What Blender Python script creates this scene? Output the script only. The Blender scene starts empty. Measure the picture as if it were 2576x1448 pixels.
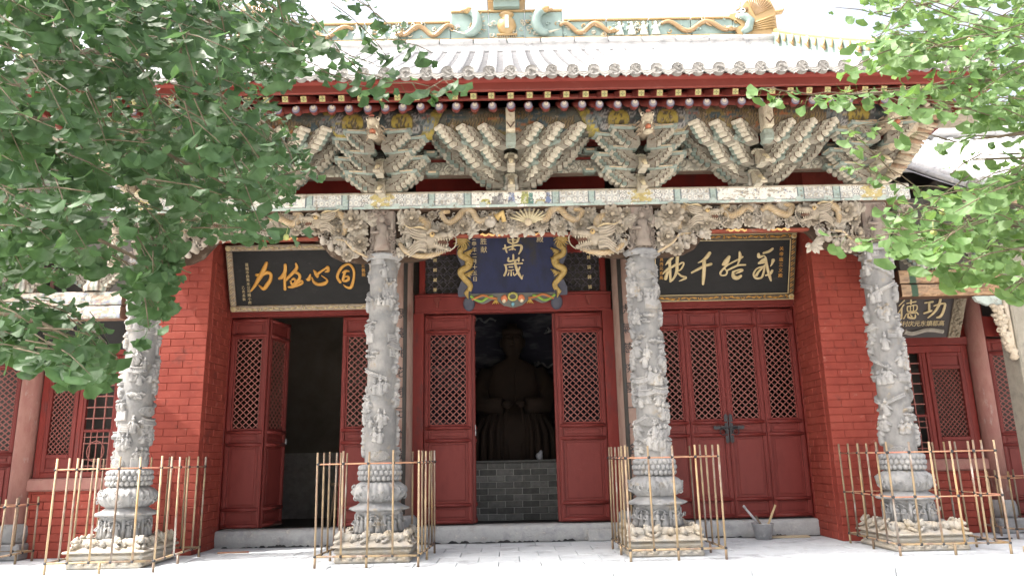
import bpy, math, random
import numpy as np
from mathutils import Matrix, Vector, Euler, noise as mnoise
R=math.radians
sc=bpy.context.scene
COL=sc.collection
rnd=random.Random(11)
# ---------------------------------------------------------------- camera
cam_d=bpy.data.cameras.new('camera'); cam=bpy.data.objects.new('camera',cam_d); COL.objects.link(cam)
cam_d.sensor_width=36; cam_d.lens=36*1854/2576; cam_d.clip_start=.05; cam_d.clip_end=800
def _cam():
    pi,ro,ya=R(12.9),R(-1.2),R(.4)
    f=Vector((math.sin(ya)*math.cos(pi),math.cos(ya)*math.cos(pi),math.sin(pi)))
    r=Vector((math.cos(ya),-math.sin(ya),0)); u=r.cross(f)
    c,s=math.cos(ro),math.sin(ro)
    r2=c*r+s*u; u2=-s*r+c*u
    m=Matrix((r2,u2,-f)).transposed().to_4x4(); m.translation=Vector((-.08,0,1.1)); return m
cam.matrix_world=_cam(); sc.camera=cam
# ---------------------------------------------------------------- light
SUN_EL,SUN_AZ=59,72        # azimuth to the left of the facade's outward normal
to_sun=Vector((-math.sin(R(SUN_AZ))*math.cos(R(SUN_EL)),-math.cos(R(SUN_AZ))*math.cos(R(SUN_EL)),math.sin(R(SUN_EL))))
w=bpy.data.worlds.new('World'); sc.world=w; w.use_nodes=True
nt=w.node_tree; bg=nt.nodes['Background']; sky=nt.nodes.new('ShaderNodeTexSky')
sky.sky_type='NISHITA'; sky.sun_disc=False; sky.sun_elevation=R(SUN_EL)
sky.sun_rotation=math.atan2(to_sun.x,to_sun.y); sky.air_density=1.0; sky.dust_density=10.0; sky.ozone_density=0
hz=nt.nodes.new('ShaderNodeHueSaturation'); hz.inputs["Saturation"].default_value=.5; hz.inputs["Value"].default_value=1.2
nt.links.new(sky.outputs[0],hz.inputs['Color']); nt.links.new(hz.outputs[0],bg.inputs[0]); bg.inputs[1].default_value=.15
sl=bpy.data.lights.new('sun','SUN'); sl.energy=3.0; sl.angle=R(.5); sl.color=(1,.95,.86)
so=bpy.data.objects.new('sun',sl); COL.objects.link(so)
so.rotation_euler=(-to_sun).to_track_quat('-Z','Y').to_euler(); so.location=to_sun*40
sc.view_settings.view_transform='Standard'; sc.view_settings.look='None'
sc.view_settings.exposure=1.72; sc.view_settings.gamma=1; sc.view_settings.use_curve_mapping=False
sc.render.engine='CYCLES'
sc.cycles.max_bounces=8; sc.cycles.diffuse_bounces=4; sc.cycles.glossy_bounces=2; sc.cycles.transmission_bounces=3; sc.cycles.transparent_max_bounces=4
# ---------------------------------------------------------------- materials
def mat(name,cols,rough=.6,scale=6,detail=5,bump=0,bscale=40,attr=None,wear=None,spec=.4,rand=0,stretch=(1,1,1),metal=0):
    """cols: 1-3 linear colours mixed by noise; wear=(colour,amount,scale); attr: colour attribute used as base"""
    m=bpy.data.materials.new(name); m.use_nodes=True; t=m.node_tree; N=t.nodes; Lk=t.links
    b=N['Principled BSDF']; b.inputs['Roughness'].default_value=rough; b.inputs['Specular IOR Level'].default_value=spec; b.inputs['Metallic'].default_value=metal
    geo=N.new('ShaderNodeNewGeometry'); mp=N.new('ShaderNodeMapping'); mp.inputs['Scale'].default_value=stretch
    Lk.new(geo.outputs['Position'],mp.inputs['Vector']); V=mp.outputs['Vector']
    ns=N.new('ShaderNodeTexNoise'); ns.inputs['Scale'].default_value=scale; ns.inputs['Detail'].default_value=detail; ns.inputs['Roughness'].default_value=.62
    Lk.new(V,ns.inputs['Vector'])
    cr=N.new('ShaderNodeValToRGB'); e=cr.color_ramp
    if len(cols)==1: cols=[cols[0],cols[0]]
    e.elements[0].position=.32; e.elements[0].color=(*cols[0],1); e.elements[1].position=.68; e.elements[1].color=(*cols[-1],1)
    for i,c in enumerate(cols[1:-1]):
        q=e.elements.new(.32+.36*(i+1)/(len(cols)-1)); q.color=(*c,1)
    Lk.new(ns.outputs['Fac'],cr.inputs[0]); out=cr.outputs[0]
    def mix(a,bb,fac,mode='MIX'):
        x=N.new('ShaderNodeMix'); x.data_type='RGBA'; x.blend_type=mode
        if isinstance(fac,float): x.inputs[0].default_value=fac
        else: Lk.new(fac,x.inputs[0])
        for s,v in ((6,a),(7,bb)):
            if isinstance(v,tuple): x.inputs[s].default_value=(*v,1)
            else: Lk.new(v,x.inputs[s])
        return x.outputs[2]
    if attr:
        a=N.new('ShaderNodeAttribute'); a.attribute_name=attr
        out=mix(a.outputs['Color'],out,1.0,'MULTIPLY')
    if wear:
        for wc,amt,ws in wear:
            n2=N.new('ShaderNodeTexNoise'); n2.inputs['Scale'].default_value=ws; n2.inputs['Detail'].default_value=7; n2.inputs['Roughness'].default_value=.7
            Lk.new(V,n2.inputs['Vector']); c2=N.new('ShaderNodeValToRGB'); c2.color_ramp.elements[0].position=.62-amt*.3; c2.color_ramp.elements[1].position=.72-amt*.2
            Lk.new(n2.outputs['Fac'],c2.inputs[0]); out=mix(out,wc,c2.outputs[0])
    if rand:
        oi=N.new('ShaderNodeObjectInfo'); hs=N.new('ShaderNodeHueSaturation'); mr=N.new('ShaderNodeMapRange')
        mr.inputs[3].default_value=1-rand; mr.inputs[4].default_value=1+rand
        Lk.new(oi.outputs['Random'],mr.inputs[0]); Lk.new(mr.outputs[0],hs.inputs['Value']); Lk.new(out,hs.inputs['Color']); out=hs.outputs[0]
    Lk.new(out,b.inputs['Base Color'])
    if bump:
        n3=N.new('ShaderNodeTexNoise'); n3.inputs['Scale'].default_value=bscale; n3.inputs['Detail'].default_value=6; Lk.new(V,n3.inputs['Vector'])
        bp=N.new('ShaderNodeBump'); bp.inputs['Strength'].default_value=bump; bp.inputs['Distance'].default_value=.02
        Lk.new(n3.outputs['Fac'],bp.inputs['Height']); Lk.new(bp.outputs['Normal'],b.inputs['Normal'])
    return m
M={}
M['red_door']=mat('red_lacquer',[(.125,.0215,.0185),(.160,.030,.026),(.142,.0255,.022)],.40,5,6,.06,90,spec=.22,wear=[((.24,.10,.09),-.18,16),((.13,.020,.017),.1,2.5)],stretch=(1,1,.35))
M['red_lat']=mat('red_lattice_paint',[(.20,.062,.05),(.26,.095,.078)],.4,14,4)
M['red_wall']=mat('red_wall_paint',[(.21,.031,.020),(.25,.042,.027),(.29,.056,.037)],.75,3.5,8,.25,60,wear=[((.33,.13,.10),.04,11),((.15,.03,.022),.10,3)],rand=.03)
M['red_frame']=mat('red_frame_paint',[(.14,.013,.009),(.19,.020,.014)],.5,4,6,.15,50,wear=[((.1,.02,.018),.25,5)],stretch=(1,1,.4))
M['red_eave']=mat('red_eave_paint',[(.125,.020,.014),(.16,.029,.021)],.6,3,6,.1,60,wear=[((.17,.05,.04),.2,7)],stretch=(.4,1,1))
M['red_dark']=mat('dark_red_soffit',[(.17,.028,.022),(.21,.04,.03)],.7,4,5)
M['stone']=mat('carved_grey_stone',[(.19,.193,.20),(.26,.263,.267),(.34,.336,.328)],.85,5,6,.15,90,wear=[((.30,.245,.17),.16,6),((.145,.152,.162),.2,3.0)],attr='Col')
M['stone_base']=mat('yellowed_plinth_stone',[(.38,.32,.235),(.42,.38,.32),(.35,.34,.32)],.85,6,8,.6,70,wear=[((.27,.26,.25),.2,4)])
M['stone_sill']=mat('sill_stone',[(.27,.275,.285),(.38,.38,.38),(.33,.335,.34)],.85,5,8,.4,50,wear=[((.24,.23,.22),.22,6),((.5,.48,.45),.15,12)])
M['pave']=mat('paving_stone',[(.47,.505,.54),(.54,.57,.60)],.9,3,7,.2,50,wear=[((.30,.315,.34),.25,2.2),((.27,.27,.27),.05,9)],rand=.05)
M['court']=mat('courtyard_stone',[(.42,.40,.37),(.5,.48,.45)],.9,1.5,6)
M['pitch']=mat('black_pitch',[(.018,.018,.02),(.03,.03,.032)],.6,20)
M['wood']=mat('weathered_carved_wood',[(.27,.235,.19),(.34,.305,.26),(.42,.385,.34)],.8,9,8,.3,80,wear=[((.20,.165,.13),.12,5)],attr='Col')
M['paint']=mat('weathered_painted_wood',[(.62,.60,.56),(1,.99,.97),(.82,.80,.76)],.75,11,8,.25,70,attr='Col',wear=[((.19,.15,.115),.22,15)])
M['flat']=mat('painted_colour',[(.9,.9,.9),(1,1,1)],.6,9,6,attr='Col')
M['glaze']=mat('glazed_ceramic',[(.85,.85,.85),(1,1,1)],.3,7,5,attr='Col',spec=.5)
M['tile']=mat('grey_roof_tile',[(.36,.365,.375),(.46,.46,.465),(.52,.52,.52)],.8,6,7,.3,60,wear=[((.25,.255,.27),.18,8)],rand=.08)
M['pan']=mat('darkened_pan_tile',[(.17,.17,.18),(.24,.24,.245)],.85,8,6,.3,60,rand=.12)  # darker than the cover tiles, painting shade into the channels between rows
M['tile_end']=mat('grey_tile_end',[(.19,.183,.175),(.27,.26,.245)],.85,12,7,.3,60,rand=.1)
M['board']=mat('black_plaque_board',[(.010,.010,.011),(.016,.016,.017)],.6,4,6,spec=.2,wear=[((.03,.03,.03),.1,7)],stretch=(1,1,2))
M['blue']=mat('blue_plaque_board',[(.006,.008,.026),(.010,.015,.055),(.008,.009,.016)],.55,3.0,8,spec=.25,wear=[((.020,.018,.017),.3,2.6),((.22,.2,.19),-.25,15)],stretch=(1,1,.45))
M['gold']=mat('old_gold',[(.42,.20,.03),(.52,.27,.05)],.45,12,5,.2,60)
M['pale_gold']=mat('pale_gold',[(.42,.33,.17),(.56,.46,.27)],.5,16,5,.2,60)
M['frame']=mat('painted_plaque_frame',[(.20,.12,.05),(.30,.25,.19),(.16,.12,.09)],.6,30,6,.3,60,stretch=(.5,1,1))
M['rust']=mat('rusty_yellow_iron',[(.30,.175,.065),(.33,.25,.15),(.20,.135,.095),(.40,.365,.33)],.7,5,6,.3,90,rand=.3,stretch=(1,1,.35),wear=[((.2,.14,.11),.16,11)])
M['rail']=mat('rusty_red_rail',[(.32,.14,.09),(.40,.22,.13),(.45,.17,.13)],.7,4,6,.2,60)
M['iron']=mat('dark_iron',[(.035,.035,.038),(.06,.06,.065)],.5,20,4,metal=.6)
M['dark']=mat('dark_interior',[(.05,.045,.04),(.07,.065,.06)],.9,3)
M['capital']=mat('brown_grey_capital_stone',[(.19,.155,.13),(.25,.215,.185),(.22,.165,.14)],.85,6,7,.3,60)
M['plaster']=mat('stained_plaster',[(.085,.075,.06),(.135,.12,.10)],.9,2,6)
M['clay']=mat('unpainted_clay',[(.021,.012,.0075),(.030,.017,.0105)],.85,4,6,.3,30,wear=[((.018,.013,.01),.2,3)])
M['gbrick']=mat('grey_brick',[(.17,.168,.16),(.27,.262,.245)],.9,10,6,.4,60,rand=.35,wear=[((.3,.29,.27),.10,6)])
M['mortar']=mat('white_mortar',[(.5,.48,.45),(.6,.58,.55)],.9,10)
M['column']=mat('faded_pink_column',[(.24,.15,.12),(.29,.20,.165),(.22,.125,.10)],.75,5,7,.2,60,stretch=(1,1,.3),wear=[((.17,.075,.06),.18,4)])
M['hcol']=mat('faded_side_column',[(.23,.09,.075),(.30,.15,.125),(.27,.115,.10)],.8,5,7,.3,60,stretch=(1,1,.4),wear=[((.38,.31,.27),.14,4)])
M['grey_stone_col']=mat('lichened_column_stone',[(.20,.185,.15),(.26,.24,.20),(.17,.16,.135)],.9,4,8,.4,60)
M['oldwood']=mat('bare_old_beam',[(.26,.18,.115),(.34,.25,.17),(.28,.22,.17)],.8,5,7,.2,60,stretch=(.3,1,1),attr='Col')
M['zinc']=mat('zinc_pail',[(.33,.33,.34),(.45,.45,.46)],.55,14,5,wear=[((.62,.61,.6),.22,9)],metal=.25)
M['stick']=mat('pale_wood_stick',[(.4,.3,.17),(.5,.38,.22)],.7,12)
M['plank']=mat('raw_plank',[(.40,.33,.22),(.47,.4,.29)],.8,8,5,stretch=(.2,1,1))
M['bark']=mat('ginkgo_bark',[(.10,.075,.055),(.17,.14,.11)],.9,14,7,.5,50)
M['twig']=mat('ginkgo_twig',[(.075,.055,.035),(.12,.095,.06)],.8,14)
M['fruit']=mat('ginkgo_fruit_skin',[(.20,.24,.07),(.28,.30,.10)],.5,14,rand=.15)
M['bag']=mat('crumpled_plastic',[(.3,.31,.35),(.6,.6,.65)],.4,40)
M['mural']=mat('dark_mural',[(.012,.012,.02),(.02,.02,.035),(.10,.10,.11)],.8,2.4,3,stretch=(.7,1,2.2))
def leafmat(name,c1,c2,tr):
    m=bpy.data.materials.new(name); m.use_nodes=True; t=m.node_tree; N=t.nodes; L=t.links
    b=N['Principled BSDF']; o=N['Material Output']
    g=N.new('ShaderNodeNewGeometry'); n=N.new('ShaderNodeTexNoise'); n.inputs['Scale'].default_value=16; n.inputs['Detail'].default_value=4
    L.new(g.outputs['Position'],n.inputs['Vector'])
    cr=N.new('ShaderNodeValToRGB'); cr.color_ramp.elements[0].position=.3; cr.color_ramp.elements[1].position=.7
    cr.color_ramp.elements[0].color=(*c1,1); cr.color_ramp.elements[1].color=(*c2,1); L.new(n.outputs['Fac'],cr.inputs[0])
    L.new(cr.outputs[0],b.inputs['Base Color']); b.inputs['Roughness'].default_value=.5; b.inputs['Specular IOR Level'].default_value=.36
    tl=N.new('ShaderNodeBsdfTranslucent'); hs=N.new('ShaderNodeHueSaturation'); hs.inputs['Hue'].default_value=.47; hs.inputs['Saturation'].default_value=1.15; hs.inputs['Value'].default_value=1.9
    L.new(cr.outputs[0],hs.inputs['Color']); L.new(hs.outputs[0],tl.inputs['Color'])
    mx=N.new('ShaderNodeMixShader'); mx.inputs[0].default_value=tr; L.new(b.outputs[0],mx.inputs[1]); L.new(tl.outputs[0],mx.inputs[2]); L.new(mx.outputs[0],o.inputs[0])
    return m
M['leafL']=leafmat('ginkgo_leaf_deep_green',(.020,.050,.014),(.062,.124,.056),.36)
M['leafR']=leafmat('ginkgo_leaf_fresh_green',(.048,.108,.028),(.105,.182,.066),.36)
# ---------------------------------------------------------------- mesh builder
WL={}      # world location of parents
class MB:
    def __init__(s): s.v=[]; s.f=[]; s.c=[]; s.m=[]; s.col=(1,1,1); s.mi=0; s.sm=False; s.smf=[]
    def add(s,vs,fs,col=None,smooth=None):
        o=len(s.v); s.v.extend(vs); s.f.extend([tuple(i+o for i in f) for f in fs])
        s.c.extend([col or s.col]*len(vs)); s.m.extend([s.mi]*len(fs)); s.smf.extend([s.sm if smooth is None else smooth]*len(fs))
    def box(s,x0,x1,y0,y1,z0,z1,col=None,ch=0):
        if ch<=0:
            s.add([(x0,y0,z0),(x1,y0,z0),(x1,y1,z0),(x0,y1,z0),(x0,y0,z1),(x1,y0,z1),(x1,y1,z1),(x0,y1,z1)],
              [(3,2,1,0),(4,5,6,7),(0,1,5,4),(1,2,6,5),(2,3,7,6),(3,0,4,7)],col,False); return
        c=min(ch,(x1-x0)*.45,(y1-y0)*.45,(z1-z0)*.45)
        X=((x0,x0+c),(x1,x1-c));Y=((y0,y0+c),(y1,y1-c));Z=((z0,z0+c),(z1,z1-c)); V=[];idx={}
        for i in (0,1):
            for j in (0,1):
                for k in (0,1):
                    for a in range(3):
                        idx[i,j,k,a]=len(V)
                        V.append((X[i][0 if a==0 else 1],Y[j][0 if a==1 else 1],Z[k][0 if a==2 else 1]))
        Fs=[]
        def q(l,inv): Fs.append(tuple(l[::-1] if inv else l))
        for i in (0,1):
            q([idx[i,0,0,0],idx[i,1,0,0],idx[i,1,1,0],idx[i,0,1,0]],i==0)
            q([idx[0,i,0,1],idx[1,i,0,1],idx[1,i,1,1],idx[0,i,1,1]],i==1)
            q([idx[0,0,i,2],idx[1,0,i,2],idx[1,1,i,2],idx[0,1,i,2]],i==0)
        for i in (0,1):
            for j in (0,1):
                q([idx[i,j,0,0],idx[i,j,1,0],idx[i,j,1,1],idx[i,j,0,1]],(i==0)!=(j==0))
                q([idx[i,0,j,0],idx[i,1,j,0],idx[i,1,j,2],idx[i,0,j,2]],(i==0)==(j==0))
                q([idx[0,i,j,1],idx[1,i,j,1],idx[1,i,j,2],idx[0,i,j,2]],(i==0)!=(j==0))
                for k in (0,1):
                    q([idx[i,j,k,0],idx[i,j,k,1],idx[i,j,k,2]],(i+j+k)%2==0)
        s.add(V,Fs,col,False)
    def tube(s,pts,rad,n=8,cap=True,col=None,sy=1.0,up=None,sm=True):
        pts=[Vector(p) for p in pts]; N=len(pts)
        if not hasattr(rad,'__len__'): rad=[rad]*N
        V=[];Fs=[];prev=None
        for i,p in enumerate(pts):
            t=(pts[min(i+1,N-1)]-pts[max(i-1,0)])
            t=t.normalized() if t.length>1e-9 else Vector((0,0,1))
            if prev is None:
                a=Vector(up) if up else (Vector((0,0,1)) if abs(t.z)<.9 else Vector((1,0,0)))
            else: a=prev
            b=t.cross(a); 
            if b.length<1e-6: b=t.cross(Vector((0,1,0)))
            b.normalize(); a=b.cross(t).normalized(); prev=a
            for k in range(n):
                th=2*math.pi*k/n; q=p+(b*math.cos(th)+a*math.sin(th)*sy)*rad[i]; V.append(tuple(q))
        for i in range(N-1):
            for k in range(n):
                k2=(k+1)%n; Fs.append((i*n+k,i*n+k2,(i+1)*n+k2,(i+1)*n+k))
        if cap: Fs.append(tuple(range(n-1,-1,-1))); Fs.append(tuple((N-1)*n+k for k in range(n)))
        s.add(V,Fs,col,sm)
    def lathe(s,prof,n=24,c=(0,0,0),col=None,a0=0,sq=None,sm=True,cap=True):
        V=[];Fs=[]
        for (r,z) in prof:
            for k in range(n):
                th=a0+2*math.pi*k/n; V.append((c[0]+r*math.cos(th),c[1]+r*math.sin(th),c[2]+z))
        for i in range(len(prof)-1):
            for k in range(n):
                k2=(k+1)%n; Fs.append((i*n+k,i*n+k2,(i+1)*n+k2,(i+1)*n+k))
        if cap: Fs.append(tuple(range(n-1,-1,-1))); Fs.append(tuple((len(prof)-1)*n+k for k in range(n)))
        s.add(V,Fs,col,sm)
    def ell(s,c,r,col=None,nu=10,nv=6,rot=None,bump=0,seed=0):
        V=[];Fs=[]; mt=Euler(rot).to_matrix() if rot else None
        for j in range(nv+1):
            ph=math.pi*j/nv
            for i in range(nu):
                th=2*math.pi*i/nu; k=1+bump*math.sin(3*th+seed)*math.sin(ph*2+seed)
                p=Vector((r[0]*math.sin(ph)*math.cos(th)*k,r[1]*math.sin(ph)*math.sin(th)*k,r[2]*math.cos(ph)*k))
                if mt: p=mt@p
                V.append((c[0]+p.x,c[1]+p.y,c[2]+p.z))
        for j in range(nv):
            for i in range(nu):
                i2=(i+1)%nu; Fs.append((j*nu+i,(j+1)*nu+i,(j+1)*nu+i2,j*nu+i2))
        s.add(V,Fs,col,True)
    def prism(s,poly,y0,y1,col=None,bev=0):
        """polygon in x,z extruded along y (y0 = front)"""
        n=len(poly); V=[(x,y0,z) for x,z in poly]+[(x,y1,z) for x,z in poly]
        Fs=[tuple(range(n)),tuple(range(2*n-1,n-1,-1))]+[(i,i+n,(i+1)%n+n,(i+1)%n) for i in range(n)]
        s.add(V,Fs,col,False)
    def grid(s,P,col=None,wrap=False,sm=True,flip=False):
        """P: array (a,b,3); col: array (a,b,3) or None"""
        a,b=P.shape[:2]; o=len(s.v); s.v.extend(map(tuple,P.reshape(-1,3).tolist()))
        if col is None: s.c.extend([s.col]*(a*b))
        else: s.c.extend(map(tuple,col.reshape(-1,3).tolist()))
        ii=np.arange(a-1)[:,None]; jn=b if wrap else b-1; jj=np.arange(jn)[None,:]; j2=(jj+1)%b
        q=np.stack([ii*b+jj,ii*b+j2,(ii+1)*b+j2,(ii+1)*b+jj],-1).reshape(-1,4)+o
        if flip: q=q[:,::-1]
        s.f.extend(map(tuple,q.tolist())); s.m.extend([s.mi]*len(q)); s.smf.extend([sm]*len(q))
    def mesh(s,name,mats,center=True):
        V=np.array(s.v,dtype=float).reshape(-1,3)
        c=np.zeros(3)
        if center:
            c=(V.min(0)+V.max(0))/2; c[2]=V[:,2].min(); V=V-c
        me=bpy.data.meshes.new(name); me.from_pydata(V.tolist(),[],s.f)
        ms=mats if isinstance(mats,(list,tuple)) else [mats]
        for x in ms: me.materials.append(x)
        if len(ms)>1: me.polygons.foreach_set('material_index',s.m)
        me.polygons.foreach_set('use_smooth',s.smf)
        ca=me.color_attributes.new('Col','FLOAT_COLOR','POINT')
        cc=np.ones((len(V),4),dtype=np.float32); cc[:,:3]=np.array(s.c,dtype=np.float32).reshape(-1,3); ca.data.foreach_set('color',cc.ravel())
        me.update(); return me,tuple(c)
def link(name,data,parent=None,loc=(0,0,0),rot=None,scale=None,label=None,cat=None,group=None,kind=None,local=False):
    o=bpy.data.objects.new(name,data); COL.objects.link(o)
    wl=Vector(loc)
    if parent is not None:
        o.parent=parent
        o.location=wl if local else wl-WL[parent]
    else: o.location=wl
    WL[o]=wl if not local else WL[parent]+wl
    if rot: o.rotation_euler=rot
    if scale: o.scale=scale if hasattr(scale,'__len__') else (scale,)*3
    if label: o['label']=label
    if cat: o['category']=cat
    if group: o['group']=group
    if kind: o['kind']=kind
    return o
def build(name,mb,mt,parent=None,local=False,center=True,**k):
    me,c=mb.mesh(name,mt,center); return link(name,me,parent,c,local=local,**k)
def empty(name,loc,label,cat,group=None,rot=None):
    return link(name,None,None,loc,rot,label=label,cat=cat,group=group)
def hsh(a,b,s=0):
    v=np.sin(a*127.1+b*311.7+s*74.7)*43758.5453; return v-np.floor(v)
def vn(x,y,s=0):
    xi=np.floor(x);yi=np.floor(y);fx=x-xi;fy=y-yi;fx=fx*fx*(3-2*fx);fy=fy*fy*(3-2*fy)
    a=hsh(xi,yi,s);b=hsh(xi+1,yi,s);c=hsh(xi,yi+1,s);d=hsh(xi+1,yi+1,s)
    return a+(b-a)*fx+(c-a)*fy+(a-b-c+d)*fx*fy
def fbm(x,y,s=0): return .5*vn(x,y,s)+.28*vn(x*2.1,y*2.1,s+1)+.22*vn(x*4.3,y*4.3,s+2)
def char_mesh(txt,size,ext=.002):
    c=bpy.data.curves.new('glyph','FONT'); c.body=txt; c.size=size; c.extrude=ext; c.align_x='CENTER'; c.align_y='CENTER'; c.resolution_u=2
    o=bpy.data.objects.new('glyph',c); COL.objects.link(o)
    me=bpy.data.meshes.new_from_object(o.evaluated_get(bpy.context.evaluated_depsgraph_get()))
    bpy.data.objects.remove(o); bpy.data.curves.remove(c); return me
STROKES=dict(left=[[-476,686,22,-516,602,32,-564,518,34,-611,451,29,-659,375,22,-724,295,12],[-631,519,21,-555,522,22,-469,550,24,-430,519,22,-443,447,25,-490,380,29,-545,321,24,-608,374,8],[-219,655,23,-229,562,25,-273,487,29,-320,462,17],[-232,528,20,-243,426,20,-247,307,20],[-71,669,13,-63,610,23,-109,551,24,-180,485,20,-226,435,13],[-109,551,17,-43,525,20,-30,473,20,-68,414,24,-131,347,22,-199,340,12],[-141,441,13,-107,458,15,-98,406,15,-146,377,15,-159,425,13],[-114,347,17,-37,371,17,3,396,15,-8,426,12,-52,397,12],[120,513,10,94,445,27,61,446,10],[138,470,8,167,401,21,224,370,22,309,381,25,349,428,13,274,493,7],[169,572,8,208,511,30,214,477,19],[225,519,18,286,561,15,339,594,15,369,606,24,370,559,22,327,545,8],[532,394,20,498,455,20,506,514,20,566,606,20,660,645,17,723,578,18,726,476,17,704,382,20,667,314,22,609,328,15,573,359,6],[570,530,10,621,554,17,663,545,10],[608,546,17,584,478,19,572,427,20,605,411,19,648,435,19,642,473,17,591,470,15]],
right=[[-696,625,18,-749,572,20,-793,519,6],[-737,580,19,-732,487,21,-726,394,18,-720,286,17],[-826,396,9,-769,457,17,-671,509,18,-634,539,15],[-761,426,23,-790,326,26],[-629,669,26,-631,577,23,-633,516,21,-632,454,23,-653,370,18,-690,309,14,-720,286,12],[-618,516,14,-557,551,12,-538,528,12,-571,461,12,-616,431,9],[-615,400,12,-569,360,14,-503,336,17,-537,313,14,-598,287,5],[-179,676,26,-223,616,27,-275,571,17,-336,541,7],[-424,404,14,-341,449,18,-251,493,20,-152,522,20],[-253,570,27,-250,478,26,-254,347,26,-259,238,17],[97,617,24,46,534,42,9,511,17],[56,487,15,78,502,12,26,457,14,-18,396,15,-2,359,11,59,364,12,73,410,12,34,457,11],[73,425,11,148,462,15,239,499,14,330,501,12],[78,502,11,161,547,12,251,591,14,288,614,12],[240,683,14,249,630,23,240,561,15,209,484,9],[158,408,17,168,338,28,222,316,26,271,344,21],[197,380,8,287,421,17,256,436,14,165,408,15],[704,721,17,652,683,18,576,662,14],[508,648,21,517,609,23,585,623,9,609,600,9],[610,592,18,596,554,15,513,525,12],[528,532,12,580,577,14,618,569,12],[513,517,11,628,522,12,577,462,15,518,401,17,489,348,21],[637,484,12,501,448,12,450,371,14,483,309,15,560,315,15,588,384,17,600,461,14],[610,584,18,629,492,20,656,398,20,682,320,20,700,266,11],[718,559,26,698,498,12,683,475,6],[709,413,18,688,367,17,620,345,11]],
centre=[[-53,858,12,-46,805,15,-1,782,12],[98,867,17,74,803,15,-1,780,11],[20,902,14,17,781,15,8,698,14],[-45,834,9,90,831,9],[-52,888,11,98,889,11],[-73,949,10,122,953,10],[-13,978,10,-10,925,10],[70,984,10,61,931,10],[-123,708,11,-47,730,12,73,756,14,130,745,17,131,696,18,94,629,8],[-96,761,12,-86,700,15,-71,653,8],[-41,690,8,20,706,11,50,689,8],[18,622,12,17,546,15],[-50,578,12,-51,533,15,24,539,11,93,553,11],[93,575,15,92,526,12],[-113,480,8,24,493,11,141,498,12],[-94,472,14,-84,403,14,-116,328,15],[40,538,17,53,447,18,89,354,20,134,277,12],[151,544,15,159,538,9],[-45,449,9,8,448,9],[-54,399,8,22,408,8],[-16,402,9,-17,326,11],[-47,372,8,-62,330,9],[14,371,8,21,333,9],[106,446,11,74,370,11,28,325,7],[134,284,8,151,330,5]],
side=[[-195,510,11,-91,525,15],[-137,509,16,-118,387,16],[-184,362,15,-86,395,15],[8,575,16,0,472,20,-49,368,18,-120,296,10],[-64,464,10,70,496,16,77,401,20,51,314,21,0,297,12],[-479,551,11,-542,474,8],[-479,490,11,-535,370,8],[-500,439,13,-482,290,13],[-440,507,8,-321,530,11],[-394,583,13,-381,497,11],[-425,463,9,-305,478,9,-301,400,9,-407,393,9,-425,463,9],[-384,462,7,-375,401,7],[-344,466,7,-334,400,7],[-418,359,8,-288,373,10],[-449,289,10,-425,350,8],[-400,349,10,-385,305,15,-301,295,15,-301,347,7],[-366,340,7,-342,318,10],[-290,382,7,-260,347,11]])
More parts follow.
